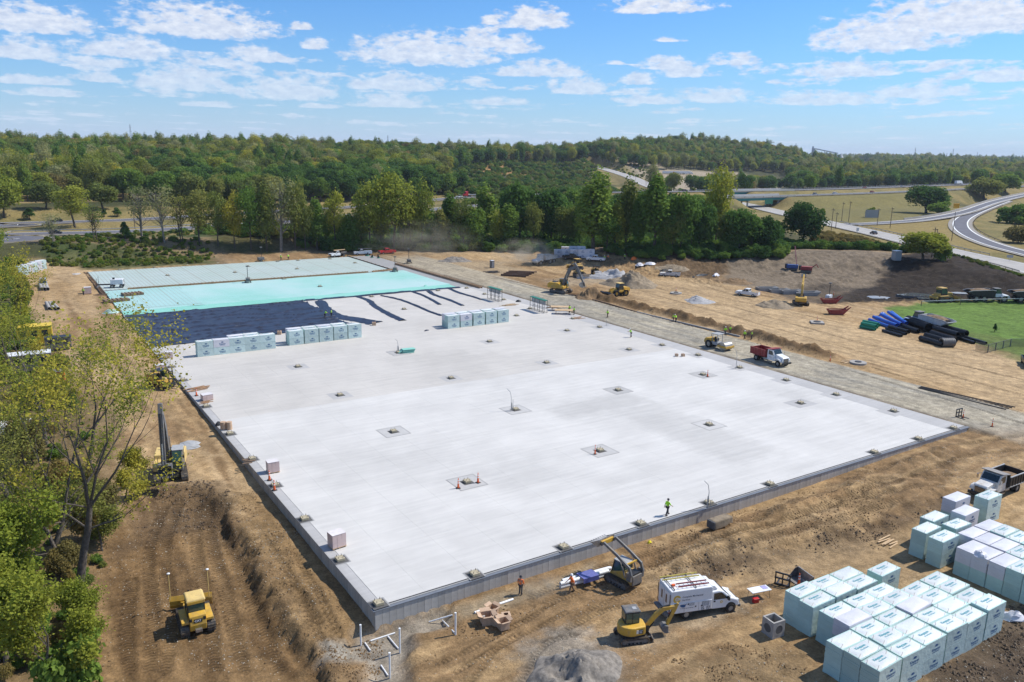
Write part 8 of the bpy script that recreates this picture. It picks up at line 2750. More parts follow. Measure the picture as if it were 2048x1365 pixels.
# ------------------------------------------------------------------ people
M_SKIN = mat('skin', (0.42, 0.24, 0.16), 0.6)
M_LIME = mat('lime hi-vis cloth', (0.42, 0.86, 0.035), 0.8, var=0.1, scale=6)
M_ORGC = mat('orange hi-vis cloth', (0.90, 0.19, 0.035), 0.8, var=0.1, scale=6)
M_TROU = mat('dark trousers', (0.050, 0.048, 0.050), 0.9, var=0.25, scale=6)
M_TROUB = mat('brown trousers', (0.16, 0.10, 0.065), 0.9, var=0.25, scale=6)
M_BOOT = mat('brown boots', (0.07, 0.045, 0.03), 0.8)
M_HATW = mat('white hard hat', (0.78, 0.78, 0.76), 0.3)
M_HATD = mat('dark cap', (0.03, 0.03, 0.035), 0.7)
def skin_mesh(name, verts, edges, radii, m, root=0, sub=1):
 me = bpy.data.meshes.new(name)
 me.from_pydata(verts, edges, [])
 o = bpy.data.objects.new(name, me)
 C.objects.link(o)
 sk = o.modifiers.new('skin', 'SKIN')
 for i, v in enumerate(me.skin_vertices[0].data):
  r = radii[i]
  v.radius = r if isinstance(r, tuple) else (r, r)
  v.use_root = i == root
 if sub:
  s = o.modifiers.new('sub', 'SUBSURF')
  s.levels = s.render_levels = sub
 dg = bpy.context.evaluated_depsgraph_get()
 out = bpy.data.meshes.new_from_object(o.evaluated_get(dg))
 out.name = name
 out.materials.clear()
 out.materials.append(m)
 out.shade_smooth()
 bpy.data.objects.remove(o)
 return out
def figure(stride=0.0, arms=((0.1, 0.15), (0.1, 0.15)), lean=0.0, bend=0.0):
 hip = Vector((0, 0, 0.93))
 up = Vector((math.sin(lean), 0, math.cos(lean)))
 chest, neck = hip+up*0.34, hip+up*0.54
 head = neck+Vector((math.sin(lean+bend), 0, math.cos(lean+bend)))*0.17
 top = head+Vector((math.sin(lean+bend), 0, math.cos(lean+bend)))*0.09
 V, E, Rr = [hip, hip+up*0.17, chest, neck, head, top, head+Vector((0.11, 0, -0.02))], [(0, 1), (1, 2), (2, 3), (3, 4), (4, 5), (4, 6)], [(0.15, 0.11), (0.14, 0.10), (0.17, 0.11), 0.055, (0.085, 0.095), 0.06, 0.018]
 def chain(a, pts, rs):
  for p, r in zip(pts, rs):
   V.append(p)
   Rr.append(r)
   E.append((a, len(V)-1))
   a = len(V)-1
  return a
 for s in (-1, 1):
  V.append(head+Vector((0, s*0.085, 0)))
  Rr.append(0.018)
  E.append((4, len(V)-1))
 legs, armsJ = [], []
 for s in (-1, 1):
  st = stride*s
  k = Vector((st*0.55+0.05, s*0.10, 0.50))
  f = Vector((st*1.0-0.02, s*0.11, 0.09))
  toe = f+Vector((0.17, s*0.02, -0.04))
  chain(0, [hip+Vector((0, s*0.10, -0.05)), k, f, toe], [0.095, 0.062, 0.042, 0.035])
  legs.append((hip+Vector((0, s*0.10, -0.04)), k, f, toe))
  fw, out = arms[0 if s < 0 else 1]
  sh = chest+up*0.13+Vector((0, s*0.20, 0))
  el = sh+Vector((math.sin(fw)*0.29, s*math.sin(out)*0.29, -math.cos(fw)*0.28))
  wr = el+Vector((math.sin(fw*1.6+0.25)*0.25, s*math.sin(out)*0.1, -math.cos(fw*1.6+0.25)*0.25))
  d = (wr-el).normalized()
  a = chain(2, [sh, el, wr, wr+d*0.08], [0.06, 0.045, 0.033, 0.034])
  side = Vector((-d.z, 0, d.x))
  for q in range(4):
   b = wr+d*0.09+side*(0.03-0.02*q)
   L = (0.075, 0.085, 0.08, 0.06)[q]
   chain(a, [b+d*0.02, b+d*L+Vector((0.012, -s*0.008, 0))], [0.0095, 0.008])
  chain(a-0, [wr+d*0.05+side*0.045, wr+d*0.08+side*0.06], [0.011, 0.009])
  armsJ.append((sh, el, wr))
 body = skin_mesh('body', V, E, Rr, M_SKIN, 0, 1)
 # shirt with sleeves
 sv = [hip+up*0.02, hip+up*0.18, chest, neck-up*0.03]
 se, sr_ = [(0, 1), (1, 2), (2, 3)], [(0.18, 0.135), (0.165, 0.125), (0.19, 0.13), 0.085]
 for sh, el, wr in armsJ:
  n = len(sv)
  sv += [sh, el, el.lerp(wr, 0.35)]
  se += [(2, n), (n, n+1), (n+1, n+2)]
  sr_ += [0.082, 0.066, 0.058]
 shirt = skin_mesh('shirt', sv, se, sr_, M_LIME, 0, 1)
 tv, te, tr = [hip+Vector((0, 0, 0.0))], [], [(0.165, 0.125)]
 bm = MB()
 for h, k, f, toe in legs:
  n = len(tv)
  tv += [h, k, f+Vector((0, 0, 0.04))]
  te += [(0, n), (n, n+1), (n+1, n+2)]
  tr += [0.115, 0.085, 0.07]
  bm.tube([f+Vector((-0.06, 0, 0.06)), f+Vector((0.02, 0, 0.0)), toe+Vector((0.04, 0, 0.0))], [0.06, 0.062, 0.045], 8)
 trousers = skin_mesh('trousers', tv, te, tr, M_TROU, 0, 1)
 boots = bm.mesh('boots', M_BOOT, 60)
 ax = Vector((math.sin(lean+bend), 0, math.cos(lean+bend)))
 hb = MB()
 c = head+ax*0.03
 q = ax.to_track_quat('Z', 'Y')
 prof = [(0.14, 0.0), (0.125, 0.02), (0.118, 0.07), (0.085, 0.115), (0.03, 0.135)]
 for r, z in prof:
  for i in range(12):
   a = 2*math.pi*i/12
   hb.v.append(c+q @ Vector((r*math.cos(a), r*math.sin(a), z)))
 for j in range(4):
  hb.f += [(j*12+i, j*12+(i+1) % 12, (j+1)*12+(i+1) % 12, (j+1)*12+i) for i in range(12)]
 hb.f.append(tuple(range(48, 60)))
 hat = hb.mesh('hard_hat', M_HATW, 60)
 return body, shirt, trousers, boots, hat
FIG = [figure(0.26, ((0.45, 0.15), (-0.35, 0.15)), 0.06), figure(0.05, ((0.1, 0.18), (0.1, 0.18)), 0.0), figure(0.12, ((0.7, 0.15), (0.75, 0.15)), 0.30, 0.3)]
def person(label, px, py, pose, face, shirt, trou, hat, slab=False, group=None):
 x, y, z = on_slab(px, py) if slab else on_ground(px, py)
 t = thing('person', label, 'person', (x, y, z), face, group)
 ms = (M_SKIN, shirt, trou, M_BOOT, hat)
 for me, m in zip(FIG[pose], ms):
  o = raw(me.name.split('.')[0], me, t)
  o.material_slots[0].link = 'OBJECT'
  o.material_slots[0].material = m
 return t
GPP = 'workers in hi-vis clothing on the site'
for a in ((1334, 1031, 0, 0.6, M_LIME, M_TROU, M_HATD, True, 'person in lime shirt and dark cap walking near the front edge of the slab'),
   (1143, 1186, 0, 3.5, M_ORGC, M_TROUB, M_HATW, False, 'person in orange shirt and white hard hat walking by the white pipes'),
   (1041, 1190, 1, 1.2, M_ORGC, M_TROU, M_HATD, False, 'person in orange shirt standing at the front wall'),
   (650, 637, 2, 0.3, M_LIME, M_TROU, M_HATD, True, 'person in lime vest bending over the navy sheet, left of two'), (663, 635, 1, 3.0, M_LIME, M_TROU, M_HATD, True, 'person in lime vest on the navy sheet, right of two'),
   (167, 591, 1, 1.5, M_LIME, M_TROU, M_HATD, False, 'person in lime shirt beside the wrapped pallet at far left'), (1139, 626, 1, 4.0, M_LIME, M_TROU, M_HATD, True, 'person in lime shirt left at the plywood table'),
   (1148, 630, 1, 3.6, M_LIME, M_TROU, M_HATD, True, 'person in lime shirt right at the plywood table'), (1215, 636, 0, 3.8, M_LIME, M_TROUB, M_HATD, False, 'person in lime shirt striding over the gravel strip'),
   (1262, 675, 2, 3.4, M_LIME, M_TROU, M_HATW, True, 'person in lime shirt bending over a footing on the grey band'), (1346, 644, 1, 0.3, M_LIME, M_TROU, M_HATD, False, 'person in lime vest left at the kerb edging'),
   (1352, 645, 2, 2.6, M_LIME, M_TROU, M_HATW, False, 'person in lime vest stooping right at the kerb edging'), (1450, 671, 0, 0.8, M_LIME, M_TROU, M_HATW, False, 'person in lime vest and white hard hat behind the roller'),
   (1460, 669, 1, 3.4, M_LIME, M_TROU, M_HATD, False, 'person in lime vest and dark cap behind the roller'), (1489, 679, 0, 3.6, M_LIME, M_TROU, M_HATW, False, 'person in lime vest with white hard hat at the spoil bank'),
   (1503, 679, 1, 2.8, M_LIME, M_TROU, M_HATD, False, 'person in lime vest leaning on a rod at the spoil bank'), (1209, 522, 1, 2.0, M_LIME, M_TROU, M_HATW, False, 'distant person in lime by the white crew pickup'),
   (1216, 521, 1, 4.0, M_ORGC, M_TROU, M_HATW, False, 'distant person in orange by the white crew pickup'), (1249, 520, 1, 1.0, M_LIME, M_TROU, M_HATW, False, 'distant person in lime left of the orange barrels'),
   (562, 521, 1, 1.0, M_LIME, M_TROU, M_HATW, False, 'distant person in lime behind the far edge, left'), (577, 520, 2, 2.0, M_LIME, M_TROU, M_HATW, False, 'distant person in lime behind the far edge, right')):
 person(a[8], a[0], a[1], a[2], a[3], a[4], a[5], a[6], a[7], GPP)
# ------------------------------------------------------------------ small site things
def at_px(px, py, slab=False):
 return on_slab(px, py) if slab else on_ground(px, py)
def light_tower(label, px, py, slab, white=False):
 t = thing('light_tower', label, 'light tower', at_px(px, py, slab), rnd.uniform(0, 3), 'light towers')
 MB().box((0, 0, 0.85), (1.9, 1.1, 0.9)).build('housing', M_WHT if white else M_GREY, t, bevel=0.06)
 MB().box((1.3, 0, 0.5), (1.2, 0.08, 0.08)).build('drawbar', M_BLK, t)
 MB().cyl((0.2, 0, 1.2), (0.2, 0, 4.2), 0.07, n=8).build('mast', M_BLK, t)
 for k in range(4):
  MB().box((0.2+0.32*(k % 2)-0.16, 0.36*(k//2)-0.18, 4.35+0.0*k), (0.3, 0.3, 0.26)).build('lamp', M_GREY, t)
 for y in (-0.62, 0.62):
  wheel(t, -0.2, y, 0.32, 0.32, 0.2, n=12)
 for x, y in ((0.9, 0.8), (0.9, -0.8), (-0.9, 0.8), (-0.9, -0.8)):
  MB().box((x, y, 0.25), (0.08, 0.08, 0.5)).build('outrigger', M_BLK, t)
light_tower('grey light tower standing on the turquoise boards', 496, 566, True)
light_tower('grey light tower at the right end of the brown formwork', 790, 544, True)
light_tower('light tower behind the pale rebar field', 522, 523, False)
light_tower('light tower at the far end of the gravel strip', 818, 527, False)
light_tower('white light tower by the mud', 1657, 600, False, True)
# laser screed
t = thing('laser_screed', 'white screed machine with two thin masts on the pale rebar field', 'screed machine', at_px(230, 576, True), R(200))
MB().box((-0.6, 0, 1.55), (2.9, 1.9, 1.3)).build('machine_body', M_WHT, t, bevel=0.12)
MB().box((-1.9, -0.5, 1.6), (0.5, 0.7, 0.8)).build('rear_panel', M_GREY, t, bevel=0.04)
MB().box((0.1, 0.4, 2.4), (0.5, 0.5, 0.45)).build('operator_seat', M_BLK, t)
MB().box((2.2, 0, 0.9), (3.2, 0.3, 0.3)).build('telescopic_boom', M_BLK, t)
MB().box((3.8, 0, 0.4), (0.4, 3.6, 0.25)).build('screed_head', M_GREY, t)
for y in (-1.7, 1.7):
 m_ = MB().cyl((3.8, y, 0.4), (3.8, y, 2.7), 0.05, n=6).build('laser_mast', M_BLK, t)
for x in (-1.6, 0.5):
 for y in (-0.95, 0.95):
  wheel(t, x, y, 0.5, 0.5, 0.35, n=14)
for px, py, lab in ((734, 516, 'green ride on trowel, left of two behind the formwork'), (757, 521, 'green ride on trowel, right of two behind the formwork'), (744, 520, 'green trowel machine between the two others')):
 t = thing('power_trowel', lab, 'trowel machine', at_px(px, py), rnd.uniform(0, 3), 'green trowel machines')
 MB().ring((0, 0, 0.1), (0, 0, 0.22), 1.25, 1.15, 18).ring((0, 0, 0.5), (0, 0, 0.56), 1.15, 1.08, 18).build('guard_ring', M_GRN, t)
 MB().box((0, 0, 0.7), (1.3, 0.9, 0.5), top=(0.8, 0.8)).build('engine', M_GRN, t, bevel=0.05)
 MB().box((-0.1, 0, 1.15), (0.5, 0.5, 0.35)).box((-0.35, 0, 1.5), (0.12, 0.5, 0.5)).build('seat', M_BLK, t)
 for q in range(4):
  a_ = q*math.pi/2
  MB().box((0.6*math.cos(a_), 0.6*math.sin(a_), 0.08), (0.8, 0.2, 0.03), (0, 0, a_)).build('blade', M_BARE, t)
# green topped racks
for k, (p0, p1) in enumerate((((978, 597), (1001, 604)), ((1063, 618), (1091, 627)))):
 a_, b_ = at_px(*p0, True), at_px(*p1, True)
 L, h = math.dist(a_, b_), heading(a_, b_)
 t = thing('panel_rack', 'grey panel rack with green top rail, %s one' % ('farther', 'nearer')[k], 'rack', a_, h, 'panel racks on the slab')
 MB().box((L/2, 0, 2.85), (L+0.2, 0.9, 0.14)).build('top_rail', M_GRN, t)
 for q in range(4):
  for y in (-0.4, 0.4):
   MB().box((L*q/3, y, 1.4), (0.09, 0.09, 2.8)).build('post', M_GREY, t)
 for z in (0.15, 1.0, 1.9):
  for y in (-0.4, 0.4):
   MB().box((L/2, y, z), (L, 0.06, 0.07)).build('rail', M_GREY, t)
 for q in range(3):
  MB().box((L*(q+0.5)/3, 0, 2.3), (L/3-0.15, 0.05, 0.95)).build('mesh_panel', M_LGREY, t)
# plywood tables, sheets, timber
for px, py, w, d, h, lab, m in ((1128, 628, 4.2, 1.9, 0.85, 'plywood table nearer the camera on the grey band', M_PLY), (1121, 621, 4.4, 1.9, 0.85, 'plywood table behind the other one', M_PLY)):
 t = thing('work_table', lab, 'table', at_px(px, py, True), TH-R(35), 'plywood tables')
 MB().box((0, 0, h), (w, d, 0.06)).build('table_top', m, t)
 for x in (-w*.42, w*.42):
  for y in (-d*.4, d*.4):
   MB().box((x, y, h/2), (0.07, 0.07, h)).build('leg', M_WOOD, t)
for px, py, n, w, d, lab, sl, m in ((1018, 611, 6, 4.8, 1.2, 'loose timber boards strewn on the slab between the racks', True, M_PLY), (1155, 637, 4, 3.6, 1.6, 'dark timber boards past the plywood tables', True, M_WOOD), (1105, 616, 5, 3.0, 1.4, 'heap of timber and dark gear before the tables', True, M_WOODD),
         (205, 590, 7, 3.6, 1.4, 'dark timber pieces beside the left edge', False, M_WOODD), (152, 549, 4, 2.6, 1.6, 'white and dark boards on the dirt at far left', False, M_WHT), (1776, 1086, 6, 2.6, 1.3, 'broken wooden pallet pieces behind the front stacks', False, M_PLY),
         (497, 923, 4, 1.4, 1.2, 'timber offcuts beside the dark bag on the slab edge', True, M_WOODD), (412, 806, 5, 1.8, 0.5, 'row of brown timber blocks before the flat pallet', True, M_WOOD), (398, 778, 7, 4.0, 1.6, 'brown timber rack on the left slab edge', True, M_WOOD),
         (985, 545, 9, 6, 3, 'heap of poles and tarps beside the grey toilet', False, M_BLK), (485, 930, 1, 1.1, 0.6, 'flat tan board on the dirt by the left wall', False, M_PLY), (1700, 725, 6, 4.0, 1.6, 'timber boards around the manhole at the spoil end', False, M_PLY)):
 x, y, z = at_px(px, py, sl)
 t = thing('timber_pile', lab, 'timber', (x, y, z), TH+rnd.uniform(-.3, .3))
 for q in range(n):
  MB().box((rnd.uniform(-.2, .2)*w, (q/(max(1, n-1))-0.5)*d, 0.05+0.06*(q % 3)), (w*rnd.uniform(0.5, 0.9), max(0.14, d/n*0.7), 0.06), (0, 0, rnd.uniform(-.25, .25))).build('board', m, t)
for k, (px, py, w, d, lab) in enumerate(((265, 591, 4.6, 2.6, 'brown form panel stack farther from the edge'), (233, 604, 5.4, 2.2, 'brown form panel stack on the left edge'))):
 t = thing('form_panel_stack', lab, 'form panels', (*at_px(px, py, True)[:2], 0.1), TH+R(8), 'form panel stacks')
 for q in range(6):
  MB().box(((q-2.5)*w/6, 0, 0.30), (w/6-0.10, d, 0.5), (0, R(12), 0)).build('form_panel', M_WOODD, t)
# mint sheets and cloth heaps
for px, py, sx, sy, sz, m, lab, sl in ((222, 627, 3.6, 2.2, 1.0, M_MB, 'crumpled mint plastic heap on the left edge', False), (235, 622, 1.2, 0.9, 0.5, M_LIME, 'small lime green heap beside the mint plastic', True), (1299, 1086, 0.6, 0.4, 0.3, mat('yellow cloth', (0.75, 0.62, 0.02), 0.8), 'bright yellow cloth at the foot of the front wall', False),
          (1279, 531, 4.6, 2.6, 0.9, M_WB, 'white tarpaulin heap at the left of the white covers', False), (1300, 529, 4.2, 2.6, 0.8, M_WB, 'white tarpaulin heap at the right of the white covers', False), (1400, 552, 9, 2.4, 0.6, M_BLK, 'long dark sheet heap beyond the white pickup', False),
          (1330, 541, 8, 2.4, 0.5, M_BLK, 'dark sheet heap next to the white tarpaulins', False), (1432, 552, 3.4, 1.8, 0.9, M_WB, 'white plastic heap past the dark sheets', False), (1962, 1110, 1.5, 1.2, 0.5, M_WB, 'crumpled white film loose on top of the right edge block', False), (2028, 1238, 1.2, 2.0, 0.8, M_WB, 'crumpled white plastic at the right end of the front cluster', False),
          (437, 851, 1.0, 0.6, 0.6, M_BLK, 'black bag on the slab edge before the paper rolls', True), (1037, 604, 1.6, 1.0, 0.6, M_BLK, 'black cloth heap between the two racks', True), (853, 662, 1.6, 0.5, 0.3, M_NAVY, 'small scrap of navy sheet on the slab', True), (851, 573, 2.0, 1.0, 0.4, M_MINTE, 'green scraps on the turquoise boards', True),
          (379, 890, 2.8, 3.6, 0.3, M_LGREY, 'pale grey rubble patch beside the large excavator', False), (1268, 520, 3.0, 1.2, 1.1, M_ORGC, 'orange barrels and gear in the far yard', False), (1765, 632, 2.4, 1.6, 1.0, M_BPIPE, 'blue wrapped heap behind the blue pipes', False)):
 x, y, z = at_px(px, py, sl)
 if 'loose on top' in lab:
  x, y, z = (*flat(px, py, 1.3), 1.25)
 mb = MB()
 for j in range(7):
  for i in range(14):
   a_, r = 2*math.pi*i/14, 1-j/6
   f = rnd.uniform(0.75, 1.1)
   mb.v.append((sx/2*r**0.6*math.cos(a_)*f, sy/2*r**0.6*math.sin(a_)*f, sz*(1-r**1.5)*rnd.uniform(0.7, 1.0)-0.02))
 mb.f = [(j*14+i, j*14+(i+1) % 14, (j+1)*14+(i+1) % 14, (j+1)*14+i) for j in range(6) for i in range(14)]
 o = mb.build('plastic_heap', m, None, 40)
 o.location, o.rotation_euler = (x, y, z), (0, 0, rnd.uniform(0, 1.5))
 tag(o, lab, 'heap')
t = thing('loose_boards', 'small pile of loose turquoise boards around a footing', 'insulation', at_px(815, 705, True), TH-0.1)
for q in range(6):
 MB().box((0.05*q-0.1, rnd.uniform(-.1, .1), 0.06+0.11*q), (2.3, 1.2, 0.10), (0, 0, rnd.uniform(-.12, .12))).build('board', M_MINTE, t)
MB().box((-1.3, 0.1, 0.32), (1.0, 1.15, 0.06), (0, R(-32), 0)).build('board', M_MINTE, t)
# bent conduits
for px, py, hh, lab in ((1024, 822, 3.1, 'cluster of tall bent conduits in mid slab'), (1418, 1017, 3.0, 'tall bent conduits on the front edge of the slab'), (1474, 738, 3.6, 'tall bent conduits on the grey band by the red truck'), (1213, 652, 1.6, 'short conduits on the grey band'), (797, 703, 2.2, 'thin conduits beside the loose turquoise boards')):
 t = thing('conduit_cluster', lab, 'conduit', at_px(px, py, True), rnd.uniform(-.4, .2), 'conduits rising from the slab')
 for q in range(5):
  x, y = rnd.uniform(-.3, .3), rnd.uniform(-.2, .2)
  h = hh*(1 if q == 0 else rnd.uniform(0.3, 0.55))
  MB().tube([(x, y, 0), (x, y, h*0.6), (x-0.05*h*(q == 0), y, h*0.85), (x-0.2*h*(q == 0), y, h)], 0.035, 6).build('conduit', M_LGREY, t)
# table, cooler, basin, spare attachments
t = thing('folding_table', 'white folding table with papers right of the service van', 'table', at_px(1517, 1196), R(20))
MB().box((0, 0, 0.80), (1.9, 0.85, 0.05)).build('table_top', M_WHT, t, bevel=0.01)
for x in (-0.75, 0.75):
 MB().tube([(x, -0.35, 0.78), (x*1.1, -0.38, 0), (x*1.1, 0.38, 0), (x, 0.35, 0.78)], 0.02, 5).build('leg', M_BLK, t)
MB().box((-0.3, 0.05, 0.832), (0.8, 0.55, 0.012), (0, 0, 0.2)).build('papers', M_WPRINT, t)
MB().box((0.55, 0.1, 0.836), (0.5, 0.5, 0.02)).build('folder', mat('lilac folder', (0.34, 0.32, 0.52), 0.7), t)
t = thing('cooler_box', 'small red cooler under the white table', 'cooler', at_px(1511, 1205), 0.3)
MB().box((0, 0, 0.17), (0.5, 0.32, 0.34)).build('cooler_body', M_RED, t, bevel=0.03)
MB().box((0, 0, 0.365), (0.52, 0.34, 0.05)).build('lid', M_RED, t, bevel=0.02)
t = thing('catch_basin', 'square concrete catch basin with round side openings', 'concrete basin', at_px(1545, 1268), TH-0.1)
MB().slab([(-.6, -.6), (.6, -.6), (.6, .6), (-.6, .6)], 0, 0.12).build('base', M_BODY, t)
for q in range(4):
 c, s_ = (1, 0, -1, 0)[q], (0, 1, 0, -1)[q]
 MB().box((c*0.53, s_*0.53, 0.75), (0.14 if c else 1.2, 0.14 if s_ else 0.92, 1.26)).build('wall', M_CPIPE, t)
 a_, b_ = Vector((c*0.55, s_*0.55, 0.7)), Vector((c*0.615, s_*0.615, 0.7))
 MB().ring(a_, b_, 0.44, 0.36, 18).build('opening_rim', M_CPIPE, t)
 MB().cyl(a_, a_+(b_-a_)*0.85, 0.36, n=18).build('opening', M_HOLE, t)
t = thing('spare_bucket', 'empty loader bucket lying behind the front stacks', 'loader bucket', at_px(1600, 1166), R(200))
MB().prism([(-.55, 1.0), (-.6, 0.1), (-.4, 0), (0.6, 0.02), (0.6, 0.07), (-.36, 0.07), (-.5, 0.15), (-.46, 1.0)], -1.0, 1.0).build('shell', M_BARE, t)
for y in (-1, 1):
 MB().prism([(-.55, 1.0), (-.6, 0.1), (-.4, 0), (0.6, 0.02), (-.2, 0.9)], y-0.02, y+0.02).build('side_plate', M_GREY, t)
for px, py, rz, lab in ((1564, 1172, 2.6, 'pallet fork frame beside the spare loader bucket'), (1917, 834, 0.5, 'pallet fork frame near the right slab corner')):
 t = thing('pallet_fork', lab, 'fork attachment', at_px(px, py), rz, 'pallet fork frames')
 for x in (-0.6, 0, 0.6):
  MB().box((x, 0, 0.6), (0.1, 0.1, 1.2)).build('upright', M_BLK, t)
 for z in (0.1, 0.65, 1.15):
  MB().box((0, 0, z), (1.35, 0.12, 0.12)).build('crossbar', M_BLK, t)
 for x in (-0.45, 0.45):
  MB().box((x, -0.65, 0.06), (0.12, 1.2, 0.05)).build('fork', M_BLK, t)
t = thing('soil_block', 'large block of concrete caked in soil beside the front wall', 'concrete block', at_px(1440, 1050), TH)
MB().box((0, 0, 0.35), (2.6, 1.1, 0.9), top=(0.96, 0.9)).build('block_body', M_SPILE, t, bevel=0.12)
MB().box((-1.25, 0, 0.35), (0.3, 1.0, 0.8)).build('dark_end', M_HOLE, t, bevel=0.1)
t = thing('portable_toilet', 'grey portable toilet beyond the gravel strip', 'portable toilet', at_px(984, 536), 0.4)
MB().box((0, 0, 1.1), (1.15, 1.15, 2.2)).build('cabin', M_GREY, t, bevel=0.04)
MB().box((0, 0, 2.27), (1.2, 1.2, 0.14), top=(0.85, 0.85)).build('roof', M_WHT, t, bevel=0.04)
MB().box((0.1, -0.585, 1.05), (0.75, 0.02, 1.85)).build('door', M_LGREY, t)
t = thing('portable_toilet', 'pale blue cabin at the top of the dark embankment', 'portable toilet', at_px(1792, 521), 0.2)
MB().box((0, 0, 1.5), (2.2, 2.0, 3.0)).build('cabin', M_LGREY, t, bevel=0.05)
MB().box((0, 0, 3.05), (2.3, 2.1, 0.12)).build('roof', M_WHT, t)
# concrete trays and red steel tubs
for k, (px, py) in enumerate(((1532, 582), (1556, 586), (1580, 588), (1616, 591))):
 t = thing('concrete_tray', 'grey concrete tray with sloped end, %s of the row' % ordw[k], 'concrete tray', at_px(px, py), R(8), 'concrete trays in the yard')
 MB().prism([(-2.4, 0), (-2.6, 1.0), (-2.4, 1.0), (-2.2, 0.2), (1.6, 0.2), (2.9, 1.15), (3.1, 1.1), (1.9, 0)], -1.2, 1.2).build('tray_floor', M_CPIPE, t)
 for y in (-1.2, 1.2):
  MB().prism([(-2.4, 0), (-2.6, 1.0), (2.2, 1.0), (3.1, 1.1), (1.9, 0)], y-0.09, y+0.09).build('tray_side', M_CPIPE, t)
for k, (px, py) in enumerate(((1658, 607), (1672, 629))):
 t = thing('bedding_box', 'dark red steel bedding box, %s one' % ('farther', 'nearer')[k], 'steel box', at_px(px, py), R(-6), 'red steel boxes')
 t.scale = (0.72, 0.72, 0.66)
 for y in (-1.0, 1.0):
  MB().prism([(-2.0, 0.1), (-2.9, 1.7), (2.4, 1.9), (3.9, 3.0), (4.1, 2.9), (1.9, 0.1)], y*1.2-0.06, y*1.2+0.06).build('side_plate', M_DRED, t)
 MB().prism([(-2.0, 0.0), (-2.9, 1.65), (-2.8, 1.7), (-1.95, 0.15), (1.8, 0.15), (3.0, 1.9), (3.1, 1.85), (1.9, 0)], -1.2, 1.2).build('hopper_floor', M_DRED, t)
 MB().box((-0.2, 0, 1.45), (4.0, 2.2, 0.12)).build('soil_load', M_SOILL, t)
# drill rigs on the bank
for px, py, m, lab, pink in ((1584, 541, M_BLUP, 'blue drill rig with pink mast on the grey bank', True), (1612, 545, M_DRED, 'red rig beside the blue drill rig', False)):
 t = thing('drill_rig', lab, 'drill rig', at_px(px, py), R(160))
 for y in (-0.9, 0.9):
  crawler(t, 3.2, 0.7, 0.45, y)
 MB().box((0, 0, 1.25), (3.4, 1.7, 1.1)).build('engine_box', m, t, bevel=0.08)
 MB().box((1.8, 0, 1.3), (0.8, 1.0, 1.4)).build('operator_stand', M_BLK, t)
 if pink:
  for y in (-0.3, 0.3):
   MB().tube([(-1.2, y, 1.8), (-0.2, y, 7.5)], 0.12, 6).build('mast_rail', mat('faded red mast', (0.65, 0.25, 0.24), 0.6), t)
  MB().box((-0.7, 0, 4.6), (0.3, 0.5, 0.5)).build('drill_head', M_BLK, t)
 else:
  MB().tube([(-1.5, 0, 1.5), (-2.8, 0, 2.6), (-3.4, 0, 1.6)], 0.16, 6).build('boom', m, t)
# left edge: cabin and trailers under the trees
for px, py, d, m, rm, rz, lab in ((72, 690, (5.5, 3.0, 3.0), mat('yellow cabin paint', (0.62, 0.42, 0.03), 0.5, dirt=.1), mat('yellow cabin roof', (0.66, 0.46, 0.04), 0.5), 0.5, 'yellow site cabin under the trees at left'), (62, 745, (6.0, 2.6, 2.6), M_GREY, M_WHT, 0.55, 'trailer with white roof under the trees at left'),
         (20, 880, (5.0, 2.4, 1.6), M_WHT, M_WHTD, 0.6, 'white trailer low under the trees at the left edge'), (118, 700, (4.0, 2.0, 1.8), M_GREY, M_BLK, 0.5, 'grey engine trailer right of the yellow cabin'), (112, 770, (2.6, 1.6, 1.6), M_ORG, M_GREY, 0.5, 'orange and grey machine right of the white roofed trailer')):
 t = thing('site_trailer', lab, 'trailer', at_px(px, py), rz)
 MB().box((0, 0, 0.5+d[2]/2), d).build('trailer_body', m, t, bevel=0.05)
 MB().box((0, 0, 0.55+d[2]), (d[0]+0.1, d[1]+0.1, 0.1)).build('roof', rm, t)
 for q in range(3):
  MB().box((d[0]*(q-1)*0.3, -d[1]/2-0.01, 0.6+d[2]*0.6), (d[0]*0.16, 0.03, d[2]*0.32)).build('window', M_GLS, t)
 for x in (-d[0]*.25, d[0]*.25):
  for y in (-d[1]*.42, d[1]*.42):
   wheel(t, x, y, 0.4, 0.4, 0.25, n=12)
# fences, rails, poles, signs
M_GALV = mat('galvanised steel', (0.40, 0.40, 0.39), 0.5, 0.5)
M_POLE = mat('timber pole', (0.16, 0.125, 0.09), 0.9, var=0.2)
M_SIGN = mat('sign green', (0.02, 0.16, 0.09), 0.5)
def rail_fence(label, pts, h, m, post=2.5, rails=(1.0,), rw=0.06, rh=0.3, name='guard_rail', cat='guard rail', mesh=None):
 t = thing(name, label, cat)
 for i in range(len(pts)-1):
  a_, b_ = Vector(pts[i]), Vector(pts[i+1])
  L = (b_-a_).length
  for z in rails:
   r = MB().box(((a_+b_)/2+Vector((0, 0, h*z-rh/2))), (L+0.02, rw, rh), (0, -math.asin((b_-a_).z/max(L, .01)), math.atan2((b_-a_).y, (b_-a_).x))).build('rail', m, t)
  for k in range(max(1, int(L/post))):
   p = a_.lerp(b_, k/max(1, int(L/post)))
   MB().box((p.x, p.y, p.z+h/2-0.2), (0.13, 0.13, h+0.4)).build('post', m if mesh else M_POLE, t)
  if mesh:
   MB().box(((a_+b_)/2+Vector((0, 0, h*0.5))), (L, 0.012, h*0.96), (0, 0, math.atan2((b_-a_).y, (b_-a_).x))).build('mesh_panel', mesh, t)
